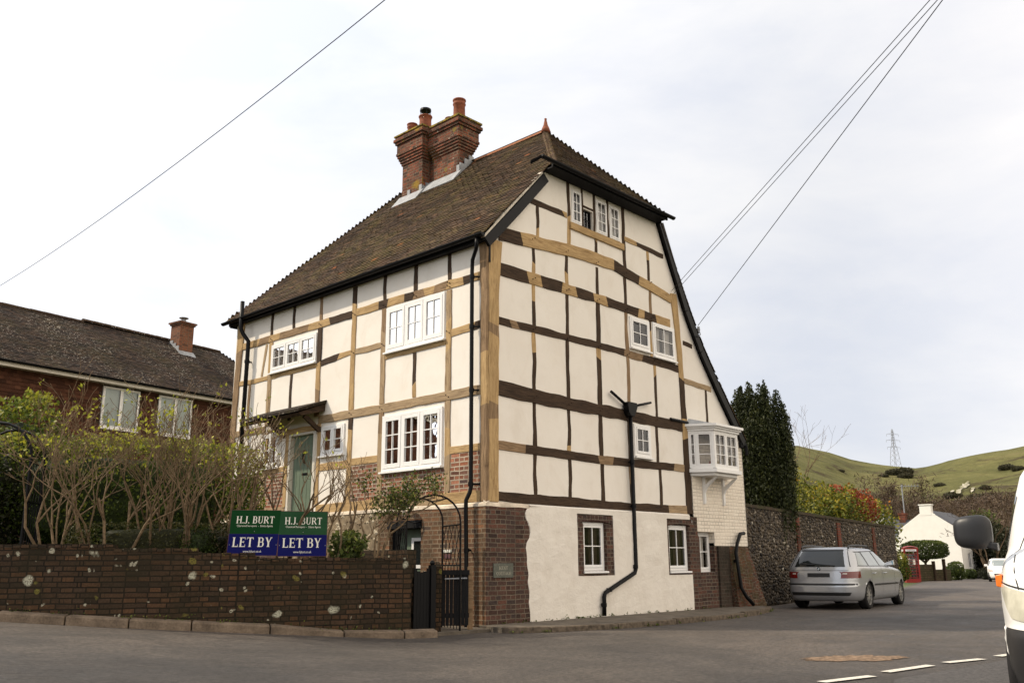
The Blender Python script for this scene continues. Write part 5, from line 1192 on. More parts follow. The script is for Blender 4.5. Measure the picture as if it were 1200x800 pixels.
t = thing('slatted_gate', 'low dark vertical-boarded gate under the metal arch, beside the house corner', 'gate', (-1.02, .02, .04), R(-38))
mb = MB()
for i in range(7): mb.box(.02+i*.062, .02+i*.062+.054, 0, .02, .08, .86)
mb.build('gate_boards', MT['black_rough'], t); mb = MB(); mb.box(.0, .46, -.025, -.001, .86, .94); mb.box(.0, .46, .021, .05, .2, .27); mb.build('gate_rail', MT['black_rough'], t)
mb = MB(); mb.tube([(.06, -.03, .80), (.42, -.03, .81)], .012, 6); mb.build('gate_bar', MT['steel'], t)
ob = MB().box(-.04, .04, -.04, .04, -.05, .98).build('gate_post', MT['oak_mid'], loc=(-.54, -.16, .05)); ob.rotation_euler.z = R(-40); tag(ob, 'plain weathered oak post between the slatted gate and the downpipe', 'post')

def hoop_arch(name, label, legs, H, parent_grp=None, Rr=.016, lattice=True):
    """legs: front-left, front-right, back-left, back-right ground points; one metal tube arch with rungs"""
    base = legs[0]; t = thing(name, label, 'garden arch', base)
    fl, fr_, bl, br = [Vector(p)-Vector(base) for p in legs]
    def hoop(a, b):
        c = (a+b)/2; w = (b-a)/2; zs = H-w.length; pts = [a, a+Vector((0, 0, zs*.5)), a+Vector((0, 0, zs))]
        for i in range(1, 12): th_ = pi-pi*i/12; pts.append(c+w*cos(th_)+Vector((0, 0, zs+w.length*sin(th_)-0)))
        return pts+[b+Vector((0, 0, zs)), b+Vector((0, 0, zs*.5)), b], zs
    (h1, zs), (h2, _) = hoop(fl, fr_), hoop(bl, br)
    for h in (h1, h2): mb = MB(); mb.tube(h, Rr, 8); mb.build('hoop', MT['black'], t)
    mb = MB()
    for i in (4, 6, 8, 10): mb.tube([h1[i], h2[i]], .010, 6)
    mb.build('cross_bar', MT['black'], t)
    for a, b in ((fl, bl), (fr_, br)):
        mb = MB()
        for z in (zs*.60, zs*.98): mb.tube([a+Vector((0, 0, z)), b+Vector((0, 0, z))], .014, 6)
        for i in range(1, 6): p = a.lerp(b, i/6); mb.tube([p+Vector((0, 0, zs*.02)), p+Vector((0, 0, zs*.60))], .007, 5)
        for i in range(5):
            p, q = a.lerp(b, i/5), a.lerp(b, (i+1)/5); z0, z1 = zs*.60, zs*.98
            mb.tube([p+Vector((0, 0, z0)), q+Vector((0, 0, (z0+z1)/2)), p+Vector((0, 0, z1))], .005, 4); mb.tube([q+Vector((0, 0, z0)), p+Vector((0, 0, (z0+z1)/2)), q+Vector((0, 0, z1))], .005, 4)
        mb.build('side_trellis', MT['black'], t)
    return t
hoop_arch('rose_arch', 'black metal rose arch over the gap between the garden wall and the house corner', [(-1.46, .38, .03), (-.87, -.27, .03), (-1.05, 1.12, .03), (-.50, .56, .03)], 2.14)
q0 = polar(-31.6, 15.6); q1 = polar(-28.1, 15.0); q2 = polar(-30.6, 16.3); q3 = polar(-27.4, 15.8)
hoop_arch('rose_arch', 'black metal garden arch at the far left edge behind the brick wall', [(q.x, q.y, 1.1) for q in (q0, q1, q2, q3)], 2.05, Rr=.022)

# ------------------------------------------------------------------ letting boards
def letting_board(label, pos, rz, w, h, green, tilt, group='letting boards resting on the garden wall'):
    t = thing('letting_board', label, 'sign', pos, rz, None)
    sh = tilt
    mp = lambda u, v, d: (u+sh*(v/h), -d, v)
    mb = MB(); mb.box(0, w, .005, .012, 0, h, 0, lambda a, b, c: (a+sh*(c/h), b-.017, c)); mb.build('board', MT['sign_frame'], t)
    mb = MB(); mb.add([mp(.006, h*.478, .014), mp(w-.006, h*.478, .014), mp(w-.006, h-.006, .014), mp(.006, h-.006, .014)], [(0, 1, 2, 3)]); mb.build('green_panel', green, t, recalc=False)
    mb = MB(); mb.add([mp(.006, .006, .014), mp(w-.006, .006, .014), mp(w-.006, h*.475, .014), mp(.006, h*.475, .014)], [(0, 1, 2, 3)]); mb.build('blue_panel', MT['sign_blue'], t, recalc=False)
    mf = lambda u, v, d: mp(u, v, d+.014)
    word('H.J. BURT', mf, w*.12, h*.705, h*.155, w*.77, .002).build('lettering', MT['letter'], t, recalc=False)
    word('LET BY', mf, w*.09, h*.195, h*.205, w*.80, .002).build('lettering', MT['letter'], t, recalc=False)
    small_text('Chartered Surveyors  -  Estate Agents', w*.058, mf, w*.50, h*.63, t, MT['letter'], xs=.80); small_text('www.hjburt.co.uk', w*.068, mf, w*.5, h*.075, t, MT['letter'], xs=.75)
    for u, v_ in ((.035, .24), (.965, .24), (.5, .53)): mb = MB(); mb.lathe([(0, -.003), (.006, -.003), (.006, .0), (0, 0)], (u*w+sh*v_, -.016, v_*h), 8, axis='y'); mb.build('fixing_screw', MT['steel'], t)
    mb = MB(); mb.box(w*.5-.02, w*.5+.02, .012, .045, -.35, h*.9); mb.build('stake', MT['oak_mid'], t)
    return t
ang = lambda a, b: math.atan2(b[1]-a[1], b[0]-a[0])
LB = [(-4.27, 1.04), (-3.65, .69), (-3.005, .37)]
letting_board('glossy dark green and blue letting board, left of the pair on the garden wall', (*LB[0], 1.205), ang(LB[0], LB[1]), math.dist(LB[0], LB[1])*.99, .655, MT['sign_green'], .035)
letting_board('paler faded green and blue letting board, right of the pair on the garden wall', (*LB[1], 1.195), ang(LB[1], LB[2]), math.dist(LB[1], LB[2])*.99, .655, MT['sign_green_faded'], .0)
# ------------------------------------------------------------------ PLANTS
def grow(mb, tips, p, d, l, r, depth, rnd, spread=.5, up=.25, nseg=3, kids=(2, 3), shrink=.68, thick=.62, side=4, wob=.18, minr=.0035):
    pts = [p]; rad = [r]; q = p.copy(); dd = d.copy()
    for i in range(nseg):
        dd = (dd + Vector((rnd.gauss(0, wob), rnd.gauss(0, wob), rnd.gauss(0, wob)*.6 + up*.12))).normalized(); q = q+dd*(l/nseg); pts.append(q.copy()); rad.append(max(minr, r*(1-(1-thick)*(i+1)/nseg)))
    mb.tube(pts, rad, side if r > .012 else 3, 0, cap=False, r=rnd.random())
    if depth == 0: tips.append((q, dd)); tips.append((pts[-2], dd)); return
    for i in range(rnd.randint(*kids)):
        a = rnd.uniform(0, 2*pi); o = dd.orthogonal().normalized(); o2 = dd.cross(o); s_ = rnd.uniform(.5, 1.2)*spread
        nd_ = (dd + (o*cos(a)+o2*sin(a))*s_ + Vector((0, 0, up))).normalized()
        k_ = rnd.choice((nseg, nseg, max(1, nseg-1))); grow(mb, tips, pts[k_], nd_, l*shrink*rnd.uniform(.75, 1.2), rad[k_]*.8, depth-1, rnd, spread, up, nseg, kids, shrink, thick, side, wob, minr)
def shrub(name, label, cat, pos, h, seed, stems=2, depth=4, leafn=2, leafmat_='leaf_lime', lsz=.022, bark='twig', r0=.022, spread=.45, lean=(0, 0), group=None, first=.42, leafp=.5, cl=.035, kids=(2, 3), up=.25, hmin=0, shrink=.68):
    rnd = random.Random(seed); t = thing(name, label, cat, pos, 0, group); mb = MB(); tips = []
    for i in range(stems):
        a = rnd.uniform(0, 2*pi); o = Vector((cos(a)*.05*stems*(stems > 1), sin(a)*.025*stems*(stems > 1), -.03)); d = Vector((rnd.gauss(lean[0], .14), rnd.gauss(lean[1], .14), 1)).normalized()
        grow(mb, tips, o, d, h*first*rnd.uniform(.85, 1.1), r0*rnd.uniform(.7, 1.1), depth, rnd, spread, kids=kids, up=up, shrink=shrink)
    mb.build('branches', MT[bark], t, recalc=False, smooth=True)
    cs = []
    for (p, d) in tips:
        if p.z < hmin*rnd.uniform(.6, 1.2) and rnd.random() > .12: continue
        if rnd.random() < leafp:
            for k_ in range(rnd.randint(1, leafn)): cs.append((p.x+rnd.gauss(0, cl), p.y+rnd.gauss(0, cl), p.z+abs(rnd.gauss(0, cl*1.3))))
    if cs: leaves(cs, lsz, MT[leafmat_], 'leaves', t, up=.6, asp=2.0)
    return t

# row of cut-back bare shrubs on top of the bank behind the wall
rr = random.Random(11)
descr = ['with a straight grey main stem', 'with crossing forked stems', 'leaning to the left', 'with a cluster of lime leaf tips', 'with thin whippy shoots', 'with a low fork']
xs = [-6.42, -6.15, -5.92, -5.66, -5.42, -5.16, -4.92, -4.66, -4.38, -4.16, -3.92, -3.62, -3.40, -3.14, -2.9]
for i, x in enumerate(xs):
    s0 = S_AT(x); p, d, n_ = at_line(WL, s0); off = rr.uniform(.30, .62); hh = rr.uniform(2.5, 2.9) if x < -4.3 else rr.uniform(2.2, 2.6)
    pos_txt = ('left end' if i < 3 else 'left part' if i < 6 else 'middle' if i < 9 else 'right part' if i < 12 else 'right end')
    nums = ['first', 'second', 'third', 'fourth', 'fifth', 'sixth', 'seventh', 'eighth', 'ninth', 'tenth', 'eleventh', 'twelfth', 'thirteenth', 'fourteenth', 'fifteenth'][i]
    shrub('bare_shrub', '%s bare branching shrub from the left in the row behind the brick garden wall' % nums, 'shrub', (p.x+n_.x*off, p.y+n_.y*off, 1.08), hh, 100+i, stems=rr.choice((3, 3, 4)) if x < -4.3 else rr.choice((1, 2)), depth=4, leafn=3,
          leafp=.17 if x < -4.2 else .05, lsz=.032, r0=.027 if x < -4.3 else .034, spread=.62 if x < -4.3 else .62, group='bare shrubs in a row behind the garden wall', first=.36, hmin=hh*.58, lean=(rr.uniform(-.2, .15), 0), up=.22, kids=(2, 3), shrink=.72)

def blob_pts(n, c, r, p=2.6, shell=.75, lump=.12, sc=1.5, seed=0):
    """points in the outer layer of a lumpy superellipsoid"""
    d = rng.normal(size=(n, 3)); d /= np.linalg.norm(d, axis=1, keepdims=True)
    k_ = (np.abs(d)**p).sum(1)**(-1/p); q = d*k_[:, None]
    rad = shell + (1-shell)*rng.uniform(0, 1, n)**.5
    lum = np.array([mn.fractal(Vector((a*sc*r[0]+seed, b*sc*r[1], c_*sc*r[2])), 1, 2, 3) for a, b, c_ in q])
    q = q*(rad+lum*lump)[:, None]; return q*np.array(r)+np.array(c), lum
def bush(name, label, cat, pos, r, n, size, mat, p=2.6, lump=.14, sc=1.5, trunk=True, rz=0, core=True, rv=None, shell=.7, group=None, seed=0, top_light=.3):
    t = thing(name, label, cat, pos, rz, group); pts, lum = blob_pts(n, (0, 0, r[2]), r, p, shell, lump, sc, seed)
    val = np.clip(rng.beta(2, 2.4, n)*.75 + lum*.35 + top_light*(pts[:, 2]/(2*r[2])-.4), 0, 1)  # upper leaves coloured lighter, so light from above is in the leaf tone
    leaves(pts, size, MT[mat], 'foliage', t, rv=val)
    mb = MB(); mb.tube([(0, 0, -.05), (0.02, 0, r[2]*.7), (0, .02, r[2]*1.3)], [max(.02, r[0]*.12), max(.02, r[0]*.09), .01], 7)
    for i in range(5): a = i*1.26; mb.tube([(0, 0, r[2]*.4), (r[0]*.5*cos(a), r[1]*.5*sin(a), r[2]*1.2)], [r[0]*.05, .008], 5)
    mb.build('stem', MT['bark'], t)
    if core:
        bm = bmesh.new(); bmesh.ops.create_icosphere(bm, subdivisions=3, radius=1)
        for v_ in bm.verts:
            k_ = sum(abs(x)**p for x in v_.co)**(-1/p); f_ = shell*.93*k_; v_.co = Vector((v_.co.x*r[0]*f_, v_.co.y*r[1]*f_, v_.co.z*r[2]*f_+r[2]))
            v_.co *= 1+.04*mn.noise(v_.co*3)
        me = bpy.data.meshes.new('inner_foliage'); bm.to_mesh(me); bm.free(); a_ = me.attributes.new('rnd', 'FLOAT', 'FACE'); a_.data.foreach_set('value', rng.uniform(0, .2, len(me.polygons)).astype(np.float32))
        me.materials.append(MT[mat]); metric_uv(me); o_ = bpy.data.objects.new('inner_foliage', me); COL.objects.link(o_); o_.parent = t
    return t
wallang = math.atan2(-.55, .85)
def pz(az, D, z): q = polar(az, D, z); return (q.x, q.y, z)
# dense green hedge behind the bare row, low clipped hedges in front of it
q = polar(-23.4, 16.6); bush('hedge', 'long dense dark green hedge with lime tips and painted sunlit top behind the bare shrubs', 'hedge', (q.x, q.y, 1.0), (2.25, .75, 1.09), 21000, .036, 'leaf_privet', p=6, lump=.10, rz=wallang+.1, sc=1.2, seed=3, top_light=.75)
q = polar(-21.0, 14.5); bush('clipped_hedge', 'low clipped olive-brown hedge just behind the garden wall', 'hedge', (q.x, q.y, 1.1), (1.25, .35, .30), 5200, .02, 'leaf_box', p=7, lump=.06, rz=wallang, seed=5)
q = polar(-18.9, 14.25); bush('clipped_ball', 'small rounded box bush in front of the low clipped hedge', 'bush', (q.x, q.y, 1.1), (.28, .28, .27), 1600, .02, 'leaf_hedge', p=2.4, lump=.05, seed=6, top_light=0)
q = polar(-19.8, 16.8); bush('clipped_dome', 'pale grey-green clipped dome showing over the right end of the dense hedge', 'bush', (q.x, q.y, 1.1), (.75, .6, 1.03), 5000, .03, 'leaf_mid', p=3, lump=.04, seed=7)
q = polar(-28.6, 17.4); bush('laurel', 'bright yellow-green bush rising above the arch at the far left', 'bush', (q.x, q.y, 1.1), (.75, .6, 1.42), 4800, .05, 'leaf_hedge', p=2.6, lump=.2, seed=8, top_light=.9)
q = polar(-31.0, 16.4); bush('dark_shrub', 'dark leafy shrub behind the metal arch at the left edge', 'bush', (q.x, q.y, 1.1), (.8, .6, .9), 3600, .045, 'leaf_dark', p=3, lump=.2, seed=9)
q = polar(-10.2, 14.4); bush('spiky_plant', 'green strappy-leaved clump to the right of the letting boards', 'plant', (q.x, q.y, 1.05), (.30, .3, .26), 800, .05, 'leaf_mid', p=2.0, lump=.5, seed=10, shell=.2, core=False)
q = polar(-17.4, 14.6); bush('ivy_mound', 'dark low mound of leaves beside the left letting board', 'bush', (q.x, q.y, 1.1), (.5, .3, .24), 1800, .03, 'leaf_dark', p=3, lump=.2, seed=12)
# climbing rose trained from the wall end over the arch
t = thing('climbing_rose', 'climbing rose with arching canes and fresh leaves trained up beside the metal arch', 'climber', (-2.05, .30, 1.1)); mb = MB(); tips = []; rnd = random.Random(5)
for i, (dx, dy, tx, ty, tz) in enumerate(((0, 0, .95, -.15, .98), (-.05, .05, .80, .1, 1.02), (-.15, 0, .55, -.05, .85), (.05, .05, 1.1, -.3, .95), (-.3, .1, .35, .0, .75), (-.35, .05, -.2, .1, .95), (-.75, .05, -.65, .1, 1.15))):
    pts = []
    for k_ in range(9): u = k_/8; pts.append(Vector((dx+(tx-dx)*u**1.5+.03*sin(k_*1.7+i), dy+(ty-dy)*u+.03*cos(k_*2+i), tz*(1-(1-u)**1.9)+(.05*sin(k_)))))
    mb.tube(pts, [.018*(1-.6*q_/8) for q_ in range(9)], 5, cap=False)
    for k_ in range(3, 9):
        for z in range(2): grow(mb, tips, pts[k_], Vector((rnd.gauss(0, .5), rnd.gauss(0, .4), .7)).normalized(), rnd.uniform(.14, .30), .006, 1, rnd, .6, side=3)
mb.build('canes', MT['twig'], t, recalc=False, smooth=True)
cs = [(p.x+rnd.gauss(0, .05), p.y+rnd.gauss(0, .05), p.z+rnd.gauss(0, .04)) for p, d in tips for _ in range(5) if p.z > .72 and p.x > -.3]
cs += [(.35+rnd.gauss(0, .34), -.02+rnd.gauss(0, .12), 1.13+rnd.gauss(0, .10)) for _ in range(260)]
leaves(cs, .03, MT['leaf_mid'], 'leaves', t, up=.3)

# ------------------------------------------------------------------ FLINT WALL along the lane
FL = 18.6
t = thing('flint_wall', 'tall dark flint wall with red brick piers beside the parked silver car', 'wall', (8.95, .02, 0), math.atan2(LN.y, LN.x))
mb = MB(); mb.box(0, FL, 0, .42, -.8, 2.38)
fm = mb.build('wall_core', MT['flint_mortar'], t)
rnd = np.random.default_rng(4); ic = bmesh.new(); bmesh.ops.create_icosphere(ic, subdivisions=1, radius=1); iv = np.array([v_.co[:] for v_ in ic.verts]); ifc = [[v_.index for v_ in f_.verts] for f_ in ic.faces]; ic.free()
FN = 0; fv_ = []; ff_ = []; fr2 = []; z = .02; piers = [(4.25, .30), (8.9, .42), (14.2, .4)]
while z < 2.36:
    x = .04
    while x < FL-.05:
        big = 1 if x < 9 else 1.5; w_ = rnd.choice([.05, .07, .09, .13])*rnd.uniform(.75, 1.25)*big; h_ = .045*rnd.uniform(.55, 1.35)
        if not any(a_-w_*.4 < x+w_/2 < a_+b_+w_*.4 for a_, b_ in piers) and rnd.random() > .05:
            q_ = iv*(1+rnd.uniform(-.18, .18, (len(iv), 1)))*np.array([w_*.52, rnd.uniform(.02, .05), h_]); a_ = rnd.uniform(-.9, .9); q2_ = q_.copy(); q2_[:, 0] = q_[:, 0]*cos(a_)-q_[:, 2]*sin(a_); q2_[:, 2] = q_[:, 0]*sin(a_)+q_[:, 2]*cos(a_)
            q2_ += np.array([x+w_/2, .0, z+.04+rnd.uniform(-.03, .03)]); base = FN
            fv_.append(q2_); ff_.append(np.array(ifc)+base); fr2 += [float(rnd.beta(1.3, 1.9))]*len(ifc); FN = base+len(iv)
        x += w_+rnd.uniform(.006, .022)
    z += .074
V_ = np.concatenate(fv_); Fc = np.concatenate(ff_); me = bpy.data.meshes.new('flint_facing'); me.vertices.add(len(V_)); me.vertices.foreach_set('co', V_.astype(np.float32).ravel()); me.loops.add(len(Fc)*3); me.loops.foreach_set('vertex_index', Fc.astype(np.int32).ravel()); me.polygons.add(len(Fc))
me.polygons.foreach_set('loop_start', np.arange(0, len(Fc)*3, 3, dtype=np.int32)); me.polygons.foreach_set('loop_total', np.full(len(Fc), 3, np.int32)); me.update(calc_edges=True); a_ = me.attributes.new('rnd', 'FLOAT', 'FACE'); a_.data.foreach_set('value', np.array(fr2, np.float32)); me.materials.append(MT['flint']); o_ = bpy.data.objects.new('flint_facing', me); COL.objects.link(o_); o_.parent = t
MT['pier_red'] = brick('red_pier_brick', [(.12, .03, .018), (.20, .05, .028), (.08, .028, .02)], (.12, .09, .06), dirt=(.04, .025, .015), mott=.4)
for a_, b_ in piers: MB().box(a_, a_+b_, -.045, .05, -.2, 2.3).build('brick_pier', MT['pier_red'], t)
mb = MB(); x = 0
while x < FL: w_ = .11; mb.box(x, x+w_-.008, -.05, .46, 2.38, 2.46+random.uniform(-.008, .012)); x += w_
mb.build('coping', brick('mossy_coping_brick', [(.04, .028, .02), (.07, .045, .03)], (.06, .05, .03), dirt=(.05, .05, .02)), t)

# ------------------------------------------------------------------ TREES AND BUSHES beyond the flint wall
# Irish yew: a column of many upright plumes
q = polar(15.3, 26.6); t = thing('yew_tree', 'tall dark columnar yew tree behind the flint wall', 'tree', (q.x, q.y, .2)); rnd = random.Random(2); P_ = []; rv = []
mb = MB(); mb.tube([(0, 0, 0), (.02, 0, 2.4), (0, 0, 5)], [.22, .15, .03], 8); mb.build('trunk', MT['bark'], t)
for i in range(230):
    a = rnd.uniform(0, 2*pi); rr_ = .86*math.sqrt(rnd.random()); zt = 5.95-1.3*(rr_/.86)**3.6+rnd.uniform(-.6, .08); z0 = rnd.uniform(1.3, max(1.5, zt-1.3)) ; ln_ = zt-z0
    if rnd.random() < .45: zt = z0+rnd.uniform(.7, 1.6); ln_ = zt-z0
    n = int(150*ln_); u = rng.uniform(0, 1, n); wd = .17*np.sin(np.pi*np.clip(u*.93+.07, 0, 1))**.6+.015
    th_ = rng.uniform(0, 2*pi, n); rad = wd*np.sqrt(rng.uniform(.25, 1, n)); x = rr_*cos(a)+rad*np.cos(th_)+.05*u*cos(a); y = rr_*sin(a)+rad*np.sin(th_)+.05*u*sin(a); z = z0+ln_*u
    P_.append(np.stack([x, y, z], 1)); rv.append(np.clip(rng.beta(2, 3, n)*.8+.25*(rad/wd-.6)+rnd.uniform(-.12, .14), 0, 1))
leaves(np.concatenate(P_), .036, MT['leaf_yew'], 'foliage', t, asp=2.4, up=1.3, rv=np.concatenate(rv))

def rbush(name, label, az, D, z, r, n, size, mat, **k): q = polar(az, D, z); return bush(name, label, 'bush', (q.x, q.y, z), r, n, size, mat, **k)
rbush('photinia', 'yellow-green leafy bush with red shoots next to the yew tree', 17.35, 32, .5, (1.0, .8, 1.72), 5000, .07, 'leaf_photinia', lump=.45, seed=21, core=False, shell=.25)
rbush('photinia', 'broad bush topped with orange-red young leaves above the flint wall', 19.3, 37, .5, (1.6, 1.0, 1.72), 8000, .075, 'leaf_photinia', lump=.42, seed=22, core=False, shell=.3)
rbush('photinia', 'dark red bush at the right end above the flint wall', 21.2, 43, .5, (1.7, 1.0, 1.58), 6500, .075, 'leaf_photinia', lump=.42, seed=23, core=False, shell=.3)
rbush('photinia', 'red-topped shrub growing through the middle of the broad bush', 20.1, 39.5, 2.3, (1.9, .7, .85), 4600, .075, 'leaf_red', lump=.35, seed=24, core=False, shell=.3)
q = polar(17.1, 34); shrub('bare_tree', 'thin leafless tree against the hillside to the right of the yew', 'tree', (q.x, q.y, .8), 6.2, 71, stems=1, depth=5, leafn=0, leafp=0, r0=.055, spread=.55, first=.30, up=.12, shrink=.74)

def bare_crown(name, label, az, D, z, R_, H, n, mat='twig_far', sz=.12, seed=0, depth=5, group=None, r0=.2, twigs=True):
    """winter tree: limbs plus a haze of fine upright twigs"""
    q = polar(az, D, z); t = thing(name, label, 'tree', (q.x, q.y, z), 0, group); mb = MB(); tips = []; rnd = random.Random(seed)
    for i in range(3): grow(mb, tips, Vector((0, 0, 0)), Vector((rnd.gauss(0, .35), rnd.gauss(0, .35), 1)).normalized(), H*.36, r0, depth, rnd, .5, up=.15, kids=(2, 3), shrink=.70, minr=.012)
    mb.build('limbs', MT['bark'], t, recalc=False)
    if twigs:
        tp = np.array([p[:] for p, d in tips]); c = tp[rng.integers(0, len(tp), n)]+rng.normal(size=(n, 3))*R_*.09
        leaves(c, sz, MT[mat], 'twigs', t, asp=9, up=.9)
    return t
bare_crown('bare_tree', 'wide brown leafless tree in front of the downs, left of the white cottage', 23.9, 115, -1.6, 5, 14.5, 5200, seed=31, sz=.07)
bare_crown('bare_tree', 'smaller reddish leafless tree beside the wide brown one', 22.6, 125, -1.6, 4, 11.5, 3000, seed=32, sz=.07)
bare_crown('bare_tree', 'brown leafless tree rising behind the slate roof of the white cottage', 25.3, 125, -1.6, 4, 9, 3500, seed=33, sz=.07)
bare_crown('bare_tree', 'pale slender leafless tree just left of the van', 27.3, 85, -1.4, 2.5, 8.5, 500, seed=34, sz=.04, r0=.13)
def ftree(label, az, D, r, mat, n, seed, z=-1.6, size=.28): q = polar(az, D, z); return bush('leafy_tree', label, 'tree', (q.x, q.y, z), r, n, size, mat, p=2.3, lump=.3, sc=.5, seed=seed)
ftree('dark evergreen tree behind the porch of the white cottage', 27.2, 97, (2.0, 2, 2.9), 'leaf_dark', 5000, 41, -1.2, .16)
ftree('green tree between the white cottage and the van mirror', 26.9, 112, (2.6, 2.4, 3.9), 'leaf_mid', 5000, 42, -1.6, .18)
ftree('tall hedge-like tree at the end of the lane beside the van', 28.6, 95, (2.6, 2.5, 2.6), 'leaf_dark', 5000, 43, -1.2, .16)
ftree('dark tree on the right side of the lane hidden by the van', 33, 80, (3.6, 3.5, 4), 'leaf_dark', 4000, 44, -1.2, .2)
rs = random.Random(77)
spots = [(22.0, .083, 4), (23.0, .083, 7), (23.2, .082, 8), (23.4, .081, 6), (26.9, .056, 5), (27.3, .053, 6), (26.3, .050, 4), (25.9, .045, 5), (28.7, .083, 6), (28.9, .082, 5), (24.9, .072, 4), (26.0, .058, 5), (27.7, .062, 4), (21.0, .06, 4), (20.2, .09, 3)]
src = None
for i, (a_, d_, r_) in enumerate(spots):
    d_ = hill_r(a_, d_); p = hill_at(a_, d_); lb = 'one of the dark scrub bushes dotted over the green hillside'
    if src is None:
        src = bush('scrub_bush', lb, 'bush', (p.x, p.y, p.z-1), (1, 1, .5), 900, .13, 'leaf_scrub', p=2.2, lump=.3, seed=61, group='dark scrub bushes on the hillside'); o_ = src
    else:
        o_ = src.copy(); COL.objects.link(o_)
        for ch_ in list(src.children): c_ = ch_.copy(); COL.objects.link(c_); c_.parent = o_
        o_.location = (p.x, p.y, p.z-1)
    o_.scale = (r_*.8, r_*rs.uniform(.6, 1.), r_*.75); o_.rotation_euler.z = rs.uniform(0, 6)
# woodland belt at the foot of the downs: reads as one mass
cs = []; 
for i in range(900):
    a_ = rs.uniform(21.5, 31) if i % 3 else rs.uniform(-45, 60); d_ = rs.uniform(230, 400); p = hill_at(a_, d_); h_ = rs.uniform(3, 7)
    cs.append(np.array([p.x, p.y, p.z])+rng.normal(size=(90, 3))*np.array([3, 3, 1.5])+np.array([0, 0, h_*.6]))
wo = leaves(np.concatenate(cs), .26, MT['twig_far'], 'woodland', None, asp=4, up=.7); tag(wo, 'brown winter scrub and woodland covering the lower slopes', 'woodland', kind='stuff')
#@@P5

# weeds and blown leaves where the walls meet the ground
cs = []
for i in range(70):
    s0 = rs.uniform(.3, WTOT-.1); p, d, n_ = at_line(WL, s0); k_ = rs.uniform(.015, .05); c = np.array([p.x-n_.x*.03, p.y-n_.y*.03, wz(s0)+.02]); cs.append(c+rng.normal(size=(14, 3))*np.array([k_*2, k_, k_*.7]))
for i in range(34):
    u = rs.uniform(.2, 8.2); k_ = rs.uniform(.012, .035); cs.append(np.array([u, -.11, .10])+rng.normal(size=(12, 3))*np.array([k_*2, k_*.6, k_*.6]))
for i in range(26):
    (xa, ya), (xb, yb) = rs.choice(list(zip(edge, edge[1:]))); u = rs.random(); cs.append(np.array([xa+(xb-xa)*u, ya+(yb-ya)*u-.03, .03])+rng.normal(size=(8, 3))*np.array([.03, .02, .012]))
wd_ = leaves(np.concatenate(cs), .018, MT['leaf_mid'], 'weeds', None, up=.4); tag(wd_, 'small weeds and moss growing along the foot of the walls and kerbs', 'weeds', kind='stuff')
